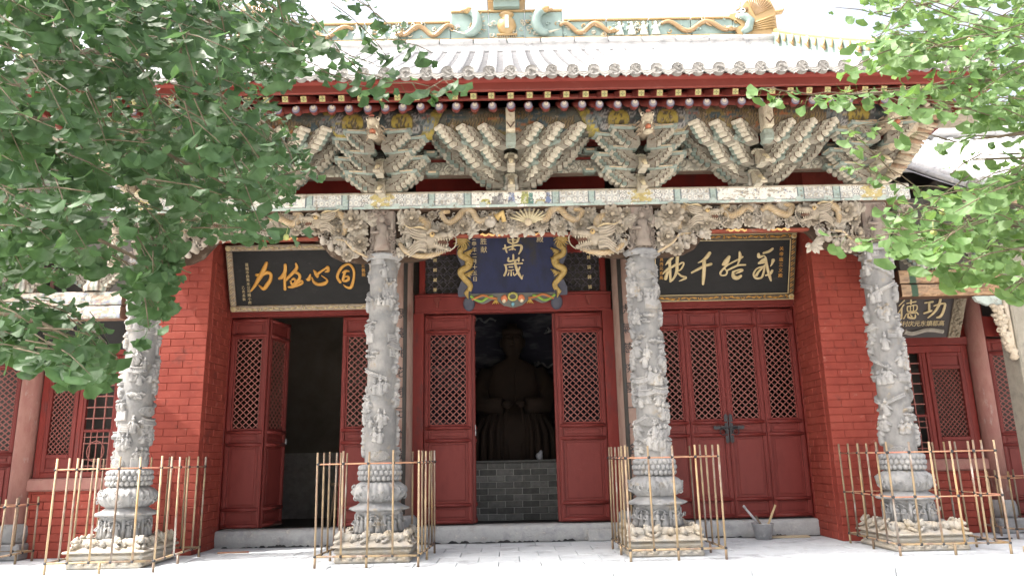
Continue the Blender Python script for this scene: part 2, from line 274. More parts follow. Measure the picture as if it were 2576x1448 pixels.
LEFT_TWIGS=[[-148,266,314,-118,271,307],[-224,310,201,-188,280,189],[-187,352,235,-167,366,233],[-189,230,245,-158,216,216],[-112,233,281,-107,241,255],[-243,305,201,-209,277,187],[-248,352,221,-230,338,198],[-95,242,291,-87,239,265],[-293,360,355,-259,332,321],[-212,337,320,-188,326,295],[-202,247,226,-197,260,204],[-264,340,281,-237,330,272],[-269,355,300,-254,347,270],[-224,332,348,-186,318,326],[-217,320,260,-213,332,247],[-145,301,234,-126,301,234],[-188,334,203,-173,333,187],[-227,317,206,-209,315,190],[-187,319,229,-149,291,212],[-149,247,265,-117,226,250],[-214,279,321,-188,276,301],[-238,283,258,-227,291,255],[-162,242,292,-135,228,261],[-124,313,268,-106,290,237],[-180,356,260,-165,342,229],[-208,279,218,-184,259,191],[-182,294,277,-171,285,252],[-203,268,215,-183,275,201],[-287,352,266,-246,333,248],[-192,268,291,-177,259,258],[-180,269,229,-153,259,214],[-163,256,244,-157,263,228],[-223,295,250,-190,272,225],[-162,349,349,-143,347,339],[-151,236,268,-130,223,245],[-270,327,352,-228,303,311],[-180,294,278,-149,280,247],[-244,312,219,-229,323,218],[-159,302,227,-143,305,222],[-161,278,301,-123,256,277],[-140,317,226,-115,292,216],[-154,292,291,-148,298,273],[-200,250,193,-170,250,192],[-234,316,332,-207,293,285],[-139,273,259,-108,259,243],[-203,314,326,-182,304,290],[-167,256,292,-156,266,299],[-124,243,232,-99,220,210],[-161,250,242,-142,232,215],[-223,293,283,-215,304,285],[-160,353,236,-146,353,225],[-168,251,200,-139,222,176],[-262,357,369,-231,341,345],[-191,323,301,-170,304,274],[-115,231,225,-112,236,211],[-228,359,377,-200,344,348],[-240,294,325,-205,266,274],[-176,238,287,-150,226,267],[-248,356,375,-224,349,369],[-167,271,230,-148,265,225],[-152,279,240,-134,282,222],[-258,330,301,-218,314,288],[-193,241,284,-168,237,273],[-175,236,284,-150,219,255],[-179,271,302,-150,266,282],[-204,267,272,-195,271,260],[-140,247,297,-121,256,302],[-231,337,369,-194,312,328],[-163,288,301,-146,294,275],[-227,290,276,-209,280,248],[-152,285,311,-150,299,303],[-277,345,254,-243,324,233],[-195,276,288,-161,257,256],[-223,339,318,-211,337,285],[-188,294,310,-166,271,280],[-203,306,346,-179,294,323],[-195,280,322,-173,281,312],[-261,329,291,-227,313,262],[-188,261,228,-171,256,196],[-167,253,306,-147,264,298],[-236,347,319,-221,345,303],[-131,304,300,-105,313,303],[-133,299,261,-101,282,236],[-172,254,212,-151,230,188],[-135,255,211,-111,254,205],[-133,293,205,-109,306,207],[-152,250,287,-123,227,266],[-169,326,339,-155,332,314],[-206,327,268,-188,315,249],[-168,308,274,-147,308,271],[-250,326,265,-213,313,245],[-224,333,264,-197,316,236],[-184,265,207,-163,257,202],[-185,231,237,-159,217,204],[-237,280,282,-194,252,251],[-160,266,237,-129,267,234],[-193,331,355,-170,328,339],[-142,337,281,-124,324,246],[-169,252,202,-132,225,189],[-184,350,349,-141,321,319],[-241,328,276,-223,333,270],[-240,321,255,-216,296,228],[-144,292,266,-127,306,259],[-210,301,237,-169,277,218],[-185,330,222,-160,323,220],[-225,280,240,-184,251,226],[-235,350,282,-216,344,262],[-168,240,270,-160,243,247],[-150,269,251,-144,276,230],[-233,304,278,-210,294,260],[-209,249,289,-165,231,261],[-133,262,247,-123,271,236],[-249,326,334,-204,297,312],[-267,343,206,-251,340,195],[-232,310,214,-227,322,204],[-197,242,288,-178,233,267],[-157,340,357,-146,344,344],[-232,329,302,-214,339,308],[-160,264,288,-119,243,265],[-227,285,268,-201,285,265],[-244,319,329,-221,315,310],[-104,264,263,-86,274,266],[-240,354,247,-230,359,235],[-230,340,351,-194,312,311],[-232,283,319,-191,256,273],[-230,333,329,-213,326,292],[-184,233,230,-149,217,214],[-271,353,271,-243,328,238],[-107,241,278,-79,235,250],[-216,356,323,-187,336,295],[-153,263,265,-140,267,246],[-168,320,329,-130,295,304],[-240,311,333,-198,288,299],[-126,263,295,-99,235,260],[-127,274,299,-112,273,274],[-243,325,231,-242,337,222],[-141,296,274,-124,293,248],[-98,230,263,-76,235,246],[-117,292,327,-96,271,299],[-228,315,299,-205,319,301],[-183,326,272,-162,322,262],[-104,238,227,-94,246,213],[-259,330,354,-235,320,347],[-173,298,195,-163,304,188],[-186,243,288,-148,217,259],[-203,269,319,-169,256,292],[-211,330,360,-191,339,348],[-129,316,270,-110,318,246],[-162,263,281,-138,267,271],[-202,278,233,-191,275,216],[-155,231,267,-131,220,253],[-288,355,385,-252,339,350],[-175,239,250,-148,219,217],[-153,325,241,-125,309,232],[-194,297,216,-178,296,213],[-178,288,305,-162,289,298],[-194,269,269,-153,252,255],[-193,241,244,-169,221,213],[-159,342,274,-139,343,272],[-218,264,277,-184,257,260],[-196,304,249,-184,304,227],[-127,247,237,-111,257,228],[-207,307,276,-187,297,257],[-150,328,354,-109,301,330],[-244,315,233,-223,306,223],[-224,296,277,-209,304,255],[-229,311,259,-220,321,256],[-215,290,203,-188,267,181],[-182,287,285,-157,277,259],[-224,316,348,-208,308,322],[-172,331,261,-156,316,235],[-125,236,267,-108,218,232],[-205,359,377,-166,339,353],[-158,255,302,-118,239,285],[-261,359,374,-239,371,378],[-173,239,269,-156,241,263],[-202,340,371,-174,343,360],[-145,267,251,-124,248,230],[-161,262,292,-145,275,299],[-170,307,192,-152,295,173],[-216,333,237,-193,310,211],[-191,231,206,-157,211,192],[-190,267,208,-156,246,182],[-176,320,190,-154,298,173],[-189,326,251,-164,318,245],[-143,291,276,-118,290,266],[-196,255,236,-190,267,229],[-193,234,219,-158,211,201],[-249,311,282,-223,292,258],[-179,293,288,-163,293,276],[-147,330,265,-122,328,242],[-221,273,236,-192,260,209],[-173,350,247,-156,352,226],[-145,311,303,-134,315,292],[-229,324,261,-201,315,238],[-119,310,319,-100,323,308],[-282,353,289,-258,338,255],[-131,313,247,-112,315,223],[-169,255,227,-130,237,218],[-235,271,300,-215,283,302],[-205,312,301,-168,287,277],[-187,332,309,-164,322,300],[-115,271,227,-92,243,188],[-108,302,313,-94,276,275],[-163,270,231,-133,262,209],[-185,285,196,-158,266,185],[-162,298,217,-137,274,193],[-198,231,272,-162,217,247],[-186,257,258,-156,249,234],[-253,305,331,-244,307,310],[-128,238,262,-95,216,240],[-145,315,338,-115,316,326],[-209,252,250,-186,245,237],[-227,353,323,-206,357,310],[-144,286,245,-124,266,220],[-285,354,377,-267,342,345],[-201,309,290,-174,301,276],[-135,287,246,-130,299,222],[-159,323,241,-144,311,220],[-215,273,318,-180,244,280],[-231,287,214,-214,298,206],[-120,254,270,-113,253,242],[-167,338,224,-147,336,220],[-151,315,260,-126,289,234],[-272,357,258,-258,366,242],[-199,329,267,-164,304,243],[-176,325,337,-144,301,316],[-140,329,282,-121,329,279],[-144,307,293,-114,303,291],[-212,309,304,-185,306,279],[-158,283,215,-144,284,200],[-182,277,318,-154,276,311],[-112,233,227,-105,242,207],[-230,359,241,-208,346,221],[-254,340,231,-223,319,222],[-186,354,333,-157,331,299],[-166,230,199,-134,212,191],[-188,318,341,-169,314,322],[-211,322,336,-186,304,302],[-213,357,338,-195,336,306],[-142,319,277,-124,316,263],[-213,286,291,-172,262,255],[-121,252,274,-98,237,253],[-196,268,206,-165,244,186],[-231,298,259,-215,303,259],[-231,345,218,-201,334,202],[-232,278,278,-188,248,247],[-152,333,242,-143,325,217],[-243,303,280,-214,277,248],[-236,327,337,-203,304,317],[-249,490,447,-233,493,413],[-193,436,371,-174,447,362],[-217,377,219,-199,373,201],[-179,435,380,-149,424,363],[-365,491,369,-338,502,372],[-240,471,358,-220,465,339],[-301,527,450,-267,512,422],[-288,420,272,-259,408,249],[-305,493,326,-277,475,302],[-141,412,388,-120,402,357],[-266,368,353,-259,371,332],[-356,556,471,-344,558,449],[-255,558,485,-220,557,480],[-397,516,289,-379,506,256],[-318,550,509,-292,563,511],[-345,446,426,-312,426,388],[-192,439,329,-165,424,304],[-213,524,467,-199,534,451],[-234,425,262,-223,420,233],[-332,499,330,-324,500,307],[-218,435,344,-191,423,310],[-166,426,357,-149,435,357],[-173,459,391,-146,439,370],[-305,481,445,-286,492,448],[-349,534,277,-327,535,266],[-368,448,377,-318,426,350],[-407,505,498,-379,504,483],[-206,368,310,-176,371,292],[-366,462,408,-349,465,379],[-280,388,218,-254,394,212],[-280,419,332,-272,433,315],[-282,394,365,-248,390,341],[-204,551,364,-181,531,341],[-201,559,335,-183,556,306],[-179,425,296,-144,419,283],[-384,485,295,-367,476,265],[-258,541,321,-233,546,302],[-195,458,261,-166,437,249],[-419,502,443,-397,499,419],[-372,517,302,-353,512,275],[-316,374,337,-307,388,333],[-241,534,334,-218,523,306],[-157,489,437,-145,490,413],[-314,477,263,-305,488,252],[-305,469,266,-276,461,260],[-285,407,407,-255,392,383],[-297,371,393,-275,360,347],[-284,371,298,-240,341,265],[-257,396,244,-252,408,224],[-361,533,482,-336,533,473],[-278,498,305,-272,504,280],[-236,414,378,-214,402,351],[-325,552,526,-291,539,501],[-250,441,262,-218,423,239],[-199,430,326,-171,408,291],[-218,385,289,-194,390,291],[-385,519,462,-351,503,447],[-365,501,422,-346,497,404],[-277,520,332,-255,528,313],[-249,365,383,-217,357,357],[-213,505,284,-179,485,265],[-145,400,298,-117,391,272],[-221,408,277,-199,419,261],[-319,376,395,-283,361,366],[-365,544,275,-340,531,256],[-290,474,419,-256,473,399],[-298,505,340,-273,483,307],[-181,410,349,-151,409,337],[-246,365,357,-207,354,344],[-341,413,350,-308,394,332],[-357,557,382,-325,533,357],[-199,372,330,-179,379,320],[-309,503,351,-277,490,340],[-203,488,393,-162,461,374],[-233,418,325,-209,429,325],[-274,433,426,-240,407,397],[-310,393,395,-286,374,355],[-384,515,500,-360,507,480],[-388,535,270,-360,511,238],[-193,420,415,-166,403,369],[-196,458,321,-163,435,302],[-227,428,298,-198,407,265],[-223,398,356,-196,371,318],[-254,384,278,-213,368,261],[-362,509,376,-341,504,340],[-318,496,338,-292,508,341],[-274,484,429,-271,492,409],[-205,423,274,-193,419,250],[-280,400,249,-248,377,229],[-215,541,412,-193,539,399],[-281,519,494,-248,508,459],[-176,496,480,-160,486,437],[-168,462,397,-151,469,383],[-334,430,416,-298,407,399],[-384,451,426,-352,423,382],[-219,447,365,-182,433,349],[-200,368,350,-178,380,330],[-262,510,352,-237,512,337],[-235,396,316,-209,377,285],[-173,437,365,-143,441,364],[-336,418,348,-333,427,332],[-196,510,359,-168,489,321],[-221,556,356,-192,562,340],[-245,461,219,-234,458,200],[-351,460,369,-331,467,350],[-227,423,233,-219,435,210],[-399,473,440,-390,479,416],[-310,512,460,-277,504,439],[-435,548,438,-407,535,401],[-215,517,296,-192,511,274],[-253,379,225,-209,351,213],[-151,412,375,-127,410,356],[-279,390,280,-257,369,249],[-444,553,536,-441,560,519],[-204,383,355,-190,383,323],[-223,486,411,-198,483,404],[-247,556,527,-229,552,499],[-329,449,429,-290,428,395],[-165,509,331,-151,521,326],[-315,550,360,-293,546,358],[-218,420,387,-194,408,369],[-331,550,294,-299,531,261],[-223,443,362,-198,416,317],[-445,558,517,-435,565,504],[-217,461,328,-182,440,313],[-395,548,324,-374,558,302],[-406,510,371,-392,517,370],[-179,366,267,-162,367,253],[-264,437,324,-252,443,296],[-176,453,390,-146,427,352],[-381,517,429,-364,514,403],[-251,429,298,-222,439,289],[-354,449,424,-336,446,391],[-293,554,269,-270,541,250],[-236,461,297,-225,466,282],[-151,361,372,-135,359,339],[-335,485,458,-311,492,452],[-267,369,255,-230,344,236],[-335,432,435,-314,421,392],[-227,402,356,-217,407,321],[-183,491,457,-173,486,421],[-296,397,287,-275,401,259],[-413,536,425,-375,519,384],[-153,408,275,-126,380,254],[-262,424,405,-229,403,384],[-323,552,326,-303,564,307],[-335,474,375,-304,450,342],[-191,527,445,-166,519,420],[-247,502,291,-215,480,271],[-193,366,353,-153,354,345],[-255,507,360,-243,506,334],[-223,400,381,-204,381,336],[-390,538,269,-376,537,241],[-270,423,271,-239,415,267],[-297,489,370,-259,464,356],[-272,443,270,-259,441,252],[-218,433,313,-196,405,273],[-307,395,367,-294,406,369],[-213,417,303,-188,420,280],[-231,367,389,-184,338,368],[-244,419,298,-219,432,286],[-208,500,327,-192,477,295],[-373,482,452,-333,455,421],[-345,538,372,-319,520,331],[-182,467,385,-163,461,364],[-340,516,261,-301,487,246],[-211,426,370,-179,409,339],[-356,426,404,-322,419,386],[-382,504,340,-372,513,325],[-284,364,252,-256,345,228],[-187,468,355,-159,451,346],[-302,385,268,-276,370,246],[-309,492,280,-308,507,259],[-278,489,329,-243,480,321],[-236,549,375,-235,564,361],[-266,383,363,-248,390,364],[-232,448,224,-230,458,206],[-294,385,285,-281,384,262],[-224,367,384,-193,347,343],[-295,488,358,-268,468,327],[-213,505,478,-180,477,434],[-372,487,295,-352,488,264],[-266,366,367,-235,360,347],[-355,500,309,-331,506,291],[-234,493,459,-211,480,432],[-233,417,360,-209,422,360],[-272,504,306,-234,490,300],[-231,446,426,-211,426,384],[-300,501,333,-276,509,325],[-298,365,278,-276,352,244],[-313,403,345,-309,412,321],[-389,485,480,-379,492,469],[-221,545,328,-205,560,326],[-333,559,430,-331,568,412],[-160,372,346,-119,345,319],[-213,529,489,-192,532,488],[-244,539,373,-204,515,360],[-183,392,344,-161,383,326],[-258,383,227,-253,394,214],[-396,485,463,-367,463,423],[-283,371,225,-242,355,209],[-337,465,307,-309,459,292],[-274,402,295,-258,393,265],[-321,547,413,-300,537,390],[-231,505,381,-201,478,352],[-275,513,292,-256,514,269],[-218,482,403,-205,480,374],[-265,402,359,-252,399,331],[-297,513,476,-271,505,462],[-358,448,436,-327,421,388],[-400,548,358,-385,541,330],[-287,421,224,-268,424,222],[-195,543,377,-177,548,369],[-181,487,387,-160,482,379],[-321,498,291,-296,494,287],[-226,503,443,-200,513,435],[-436,537,395,-398,522,374],[-271,364,291,-250,374,281],[-333,551,380,-319,555,346],[-381,520,394,-354,527,382],[-326,428,380,-308,417,342],[-248,542,527,-226,528,484],[-241,520,440,-225,524,414],[-304,378,355,-290,380,320],[-240,531,314,-225,539,299],[-266,439,381,-226,413,345],[-294,422,412,-268,428,411],[-338,518,404,-317,531,404],[-295,546,278,-265,525,267],[-438,554,394,-429,565,372],[-285,491,266,-265,494,265],[-287,406,418,-243,376,378],[-293,482,414,-258,474,393],[-307,508,410,-276,484,377],[-215,471,392,-197,456,364],[-149,417,300,-140,431,271],[-227,505,288,-211,516,289],[-200,458,381,-173,455,352],[-287,487,273,-273,487,251],[-211,389,384,-172,364,356],[-205,501,312,-164,472,295],[-233,543,367,-224,549,340],[-358,510,276,-328,490,249],[-317,496,440,-299,501,417],[-321,486,304,-298,469,278],[-291,435,360,-284,448,347],[-321,393,330,-286,374,301],[-390,458,437,-381,467,416],[-344,502,348,-321,483,321],[-199,423,300,-175,422,288],[-385,517,273,-361,497,241],[-175,456,404,-144,471,414],[-257,448,445,-224,435,415],[-151,369,335,-120,340,298],[-226,461,352,-220,465,332],[-269,440,298,-236,412,264],[-314,456,442,-285,443,416],[-333,518,288,-325,527,267],[-167,364,240,-139,379,238],[-157,449,437,-137,433,401],[-165,366,300,-142,355,290],[-231,537,332,-218,531,296],[-213,395,247,-189,385,223],[-268,481,334,-237,458,308],[-408,542,526,-370,541,511],[-399,533,256,-360,505,233],[-193,391,326,-172,388,320],[-221,525,483,-196,521,474],[-210,439,382,-179,412,361],[-417,539,425,-404,542,402],[-349,509,286,-346,517,270],[-155,376,260,-135,371,257],[-231,442,422,-219,438,397],[-362,518,440,-329,498,421],[-327,446,273,-293,417,246],[-405,553,385,-383,556,371],[-202,452,376,-172,431,349],[-145,428,394,-134,419,354],[-266,464,344,-249,476,349],[-236,477,392,-222,480,363],[-225,508,431,-212,512,400],[-381,560,434,-351,536,390],[-285,428,296,-264,439,302],[-273,373,397,-235,348,351],[-137,409,302,-120,389,276],[-301,433,349,-280,432,319],[-390,531,452,-351,521,428],[-292,452,365,-263,453,339],[-343,552,343,-328,558,332],[-279,410,326,-244,392,315],[-235,469,435,-206,465,419],[-415,558,450,-383,532,414],[-216,360,364,-205,364,343],[-203,479,325,-181,465,301],[-272,543,447,-245,521,405],[-292,439,290,-267,426,274],[-332,515,471,-308,496,419],[-209,413,288,-182,405,277],[-343,558,468,-323,568,472],[-145,406,379,-120,386,361],[-225,465,269,-198,468,263],[-363,449,422,-343,452,394],[-235,429,228,-216,443,219],[-360,490,399,-327,482,390],[-252,392,322,-217,368,290],[-233,423,305,-195,404,279],[-290,459,343,-274,469,320],[-314,451,318,-275,430,290],[-292,423,371,-278,435,363],[-243,487,387,-212,483,381],[-372,473,300,-345,459,268],[-322,509,419,-301,502,388],[-412,520,332,-376,517,315],[-202,450,397,-181,422,344],[-230,362,235,-208,363,230],[-197,534,456,-173,533,429],[-272,473,406,-249,474,397],[-337,497,304,-311,507,298],[-331,438,341,-302,424,326],[-255,551,518,-247,563,508],[-259,420,315,-243,420,296],[-362,539,519,-316,515,488],[-284,524,320,-250,524,312],[-200,495,364,-169,498,354],[-160,395,279,-147,377,247],[-191,440,312,-172,442,305],[-193,386,278,-169,361,240],[-359,535,309,-332,521,290],[-271,427,360,-256,433,340],[-340,442,275,-302,420,251],[-302,410,248,-280,408,238],[-199,448,287,-166,426,278],[-197,459,346,-189,468,328],[-308,382,322,-268,365,298],[-413,501,436,-384,486,407],[-301,491,279,-299,503,257],[-404,503,412,-392,500,383],[-319,545,365,-275,518,338],[-299,468,433,-270,462,428],[-220,479,348,-197,473,322],[-396,548,439,-362,520,405],[-248,383,331,-213,362,307],[-411,512,357,-377,487,319],[-316,536,437,-293,530,419],[-311,543,379,-267,523,366],[-153,422,313,-149,436,300],[-282,427,429,-256,440,428],[-390,557,498,-347,533,477],[-306,467,322,-276,457,292],[-436,558,387,-414,556,377],[-245,342,182,-228,334,167],[-207,352,155,-185,333,151],[-222,318,182,-196,306,174],[-175,270,156,-168,284,152],[-190,283,159,-165,264,146],[-222,336,166,-220,350,157],[-173,262,158,-156,259,155],[-200,273,169,-182,265,161],[-181,292,165,-175,298,157],[-197,311,156,-175,288,145],[-218,333,160,-195,330,160],[-258,337,182,-252,346,171],[-255,344,180,-239,341,179],[-184,272,155,-158,262,148],[-235,335,165,-211,319,163],[-239,327,185,-217,318,168],[-241,357,177,-223,362,178],[-202,316,154,-185,323,154],[-212,284,166,-208,290,158],[-209,307,178,-182,300,168],[-206,327,159,-185,307,149],[-257,349,173,-227,322,164],[-241,310,172,-227,314,166],[-215,316,168,-183,296,161],[-271,360,191,-236,335,178],[-231,357,168,-201,340,158],[-182,276,153,-164,272,149],[-181,306,159,-162,290,151],[-228,329,184,-191,302,175],[-231,308,173,-219,305,161],[-208,340,164,-192,339,153],[-238,338,174,-220,333,163],[-203,337,172,-192,341,162],[-191,312,155,-174,314,154],[-251,323,168,-215,298,163],[-233,309,169,-205,294,161],[-221,279,173,-198,268,153],[-213,285,156,-186,271,153],[-253,341,182,-236,347,178],[-173,265,153,-144,240,139],[-266,354,184,-227,328,168],[-256,325,179,-235,318,161],[-223,319,175,-201,314,174],[-247,347,187,-229,344,184],[-268,359,183,-247,348,181],[-183,264,151,-158,253,143],[-207,348,180,-191,332,167],[-233,304,161,-215,300,159],[-175,332,215,-164,331,201],[-165,324,213,-159,321,191],[-163,310,206,-151,295,191],[-146,269,191,-135,264,176],[-169,328,217,-160,316,194],[-178,339,221,-157,317,194],[-172,325,198,-164,330,180],[-156,299,200,-149,300,183],[-155,288,194,-140,267,178],[-172,328,189,-168,329,179],[-148,281,195,-133,253,176],[-160,315,207,-165,325,193],[-164,316,207,-154,296,183],[-150,280,178,-132,252,155],[-163,327,203,-153,307,181],[-171,333,198,-161,323,182],[-94,320,343,-79,320,329],[-79,320,329,-66,320,318],[-66,320,318,-55,320,305],[-55,320,305,-42,320,300],[-92,300,304,-80,300,287],[-80,300,287,-71,300,278],[-71,300,278,-56,300,273],[-56,300,273,-39,300,271],[-39,300,271,-31,300,275],[-119,340,330,-98,340,316],[-98,340,316,-82,340,309],[-82,340,309,-69,340,303],[-104,320,297,-90,320,289],[-90,320,289,-77,320,283],[-77,320,283,-66,320,279],[-106,380,381,-84,380,365],[-84,380,365,-77,380,352],[-98,360,352,-82,360,337],[-82,360,337,-68,360,318],[-131,300,252,-113,300,238],[-113,300,238,-101,300,231],[-101,300,231,-91,300,233],[-130,300,226,-114,300,213],[-114,300,213,-99,300,206]]
RIGHT_TWIGS=[[192,309,298,180,323,302],[238,304,292,234,318,304],[215,268,276,190,267,281],[183,286,278,146,270,271],[228,279,285,203,280,264],[181,315,332,156,301,323],[230,305,278,209,298,282],[178,314,328,157,306,326],[211,259,265,170,245,251],[188,288,296,170,294,311],[238,313,293,213,305,293],[186,287,274,163,296,279],[184,281,272,160,285,286],[159,255,261,132,240,257],[260,321,270,241,317,259],[215,300,282,185,290,265],[187,334,338,160,313,330],[163,271,296,151,282,307],[261,330,327,224,316,299],[216,309,281,200,311,284],[202,264,275,165,247,255],[205,313,294,174,295,281],[196,289,266,154,265,247],[182,297,281,149,271,272],[205,269,244,171,262,241],[236,321,343,211,327,340],[204,332,330,172,325,334],[205,309,297,169,297,293],[210,298,300,198,309,285],[224,284,261,210,286,249],[208,296,286,189,289,266],[190,269,274,180,280,286],[247,306,270,235,315,274],[235,321,312,218,329,298],[221,268,265,183,239,240],[189,326,271,173,341,286],[280,338,330,239,324,308],[244,328,291,226,330,287],[158,310,269,127,301,262],[208,306,262,188,298,263],[250,319,278,208,294,248],[204,272,236,160,246,235],[253,338,323,216,324,307],[186,255,266,137,227,243],[229,280,297,223,293,291],[233,282,315,221,290,320],[232,311,265,222,320,272],[269,337,281,225,311,254],[168,258,275,135,238,270],[228,324,334,200,314,309],[184,271,285,164,283,302],[245,290,308,199,269,296],[184,291,323,161,296,315],[266,338,335,225,321,331],[219,299,312,184,276,302],[279,330,338,231,302,297],[184,261,232,142,236,227],[192,251,259,167,253,270],[242,294,311,226,294,297],[218,279,277,202,293,287],[203,264,259,167,246,237],[226,285,300,194,280,282],[230,273,311,200,265,280],[205,306,312,182,307,291],[257,336,355,223,330,335],[233,334,311,206,327,306],[207,337,315,183,341,298],[159,264,289,140,263,267],[271,333,331,245,332,341],[233,306,270,202,283,248],[203,322,339,188,331,332],[242,317,263,221,326,266],[173,260,236,135,241,232],[200,276,287,177,266,285],[219,293,270,181,264,247],[219,290,274,196,295,273],[226,325,276,194,318,278],[157,272,271,126,258,253],[160,252,287,123,233,277],[224,284,278,214,299,264],[300,388,322,271,385,319],[254,387,356,220,376,332],[327,448,327,316,456,332],[292,425,413,246,396,390],[291,396,347,272,394,348],[265,390,370,246,395,353],[258,427,386,229,414,361],[256,415,352,219,387,327],[289,381,321,262,377,317],[243,350,352,227,364,353],[225,372,321,197,362,312],[309,448,393,289,453,397],[361,452,331,320,427,318],[297,444,368,267,430,363],[270,450,370,238,434,352],[285,362,314,258,354,305],[259,444,403,230,421,393],[266,454,360,237,445,364],[296,457,420,288,470,421],[243,359,356,214,356,347],[274,347,303,267,359,295],[288,363,371,279,372,373],[252,380,387,232,386,370],[226,385,350,203,379,339],[230,358,326,203,340,304],[276,437,385,258,431,364],[333,459,395,317,464,376],[323,440,410,292,429,412],[308,425,367,279,418,345],[259,348,317,246,350,301],[350,420,379,326,424,389],[225,358,285,198,359,294],[284,409,348,253,392,335],[273,414,399,247,397,394],[295,412,329,265,411,332],[333,422,382,308,418,362],[326,454,439,313,465,439],[326,449,333,286,431,322],[290,454,415,264,448,393],[262,357,289,242,346,270],[223,351,366,206,354,359],[337,423,358,297,400,345],[355,459,349,310,431,322],[288,391,358,265,384,340],[300,404,363,285,418,376],[261,436,358,240,427,352],[310,385,321,269,358,300],[317,417,322,281,401,307],[198,266,214,155,239,196],[221,315,216,191,311,220],[217,287,182,172,260,165],[220,301,199,203,306,205],[176,301,213,150,299,200],[162,260,191,139,243,175],[173,284,192,143,257,179],[200,298,182,161,274,178],[205,314,212,178,310,201],[198,272,179,165,255,181],[206,297,214,174,276,195],[202,263,185,189,278,171],[226,287,235,198,281,213],[242,310,227,225,303,213],[198,271,213,176,268,198],[180,291,208,153,268,186],[171,276,193,144,263,194],[180,252,204,139,229,185],[222,280,231,215,291,218],[213,272,223,174,252,207],[208,294,225,175,271,210],[205,318,219,186,317,218],[260,338,207,242,346,215],[230,327,197,195,305,186],[166,281,191,138,274,194],[256,337,246,227,330,238],[167,259,191,141,241,179],[194,257,218,177,252,205],[169,273,177,152,278,183],[216,293,201,183,283,187],[203,259,205,180,251,211],[208,306,203,196,312,190],[218,286,193,202,290,190],[161,265,189,139,257,186],[250,328,185,232,324,180],[164,259,199,145,258,194],[202,326,189,184,323,191],[168,271,196,145,274,205],[224,327,211,214,340,220],[203,337,204,192,345,201],[197,298,193,166,276,172],[169,252,201,144,253,198],[219,290,194,189,276,188],[221,311,198,182,289,182],[224,299,185,191,288,171],[180,317,211,159,309,212],[228,312,197,195,291,200],[179,258,180,150,247,172],[169,272,193,159,277,185],[167,269,190,141,276,186],[190,302,187,171,301,188],[207,298,222,198,306,209],[197,256,199,184,268,212],[241,310,220,202,281,209],[207,276,197,187,271,194],[185,306,196,156,300,195],[176,268,194,137,249,178],[189,297,222,153,272,197],[200,278,193,170,266,199],[225,304,193,190,286,195],[230,309,222,213,321,232],[208,306,206,196,306,194],[342,448,216,299,429,209],[234,397,228,197,368,210],[330,433,290,309,425,276],[274,353,217,257,364,213],[319,451,281,306,458,283],[326,425,215,299,420,199],[291,397,245,273,409,232],[274,357,202,236,334,193],[296,457,210,267,433,208],[254,361,244,230,349,224],[284,387,215,270,400,229],[325,425,235,311,430,219],[307,416,239,271,396,229],[283,439,233,251,423,228],[294,378,271,258,359,248],[277,371,236,256,366,242],[240,359,194,224,362,198],[286,368,240,248,354,237],[278,363,223,245,354,229],[241,341,235,225,347,230],[340,447,233,317,437,234],[239,370,221,219,377,221],[256,380,207,231,375,202],[256,382,246,228,369,235],[312,425,240,292,421,245],[293,410,209,279,424,224],[237,431,233,217,422,238],[235,363,198,201,336,188],[280,372,191,254,373,192],[276,380,254,269,391,246],[249,300,279,223,300,273],[223,300,273,193,300,267],[193,300,267,166,300,266],[166,300,266,145,300,264],[145,300,264,127,300,264],[127,300,264,115,300,266],[115,300,266,106,300,267],[191,320,263,168,320,259],[168,320,259,153,320,256],[224,290,240,200,290,238],[200,290,238,179,290,237],[179,290,237,163,290,241],[202,280,197,178,280,194],[178,280,194,154,280,193],[154,280,193,135,280,191],[135,280,191,120,280,192],[169,300,220,158,300,229],[158,300,229,150,300,239],[150,300,239,145,300,245],[186,300,218,165,300,220],[165,300,220,149,300,228],[149,300,228,141,300,231],[229,300,232,212,300,234],[212,300,234,196,300,232],[196,300,232,185,300,225],[199,260,177,183,260,169],[183,260,169,174,260,164],[193,310,315,172,310,309],[172,310,309,150,310,314],[203,310,292,180,310,290],[180,310,290,158,310,291]]
LEFT_LIMBS=[[[-377,420,289],[-264,360,312],[-192,330,314],[-160,320,311],[-143,310,317],[-136,300,325]],[[-341,380,349],[-270,380,368],[-230,380,375],[-167,370,380]],[[-160,320,311],[-167,330,309],[-171,330,298]],[[-283,320,280],[-212,300,259],[-171,290,248],[-139,290,231],[-119,290,220]],[[-277,320,240],[-207,290,215],[-169,280,197],[-147,280,184],[-143,280,168]],[[-268,320,182],[-214,310,172],[-187,300,161],[-166,290,151]],[[-162,360,373],[-119,340,334],[-95,330,310]],[[-215,360,332],[-162,350,300],[-122,340,270],[-108,330,247]],[[-340,460,380],[-336,460,350],[-329,460,327]],[[-291,460,385],[-287,460,352]]]
RIGHT_LIMBS=[[[287,320,296],[223,300,273],[193,300,267],[166,300,265],[145,300,264]],[[294,320,335],[230,320,328],[193,310,315],[168,310,311]],[[251,300,202],[202,280,196],[178,280,194],[154,280,192]],[[252,300,250],[217,290,240],[191,290,237]],[[328,360,344],[263,350,312],[230,340,298]],[[256,300,227],[229,300,232],[196,300,232]]]
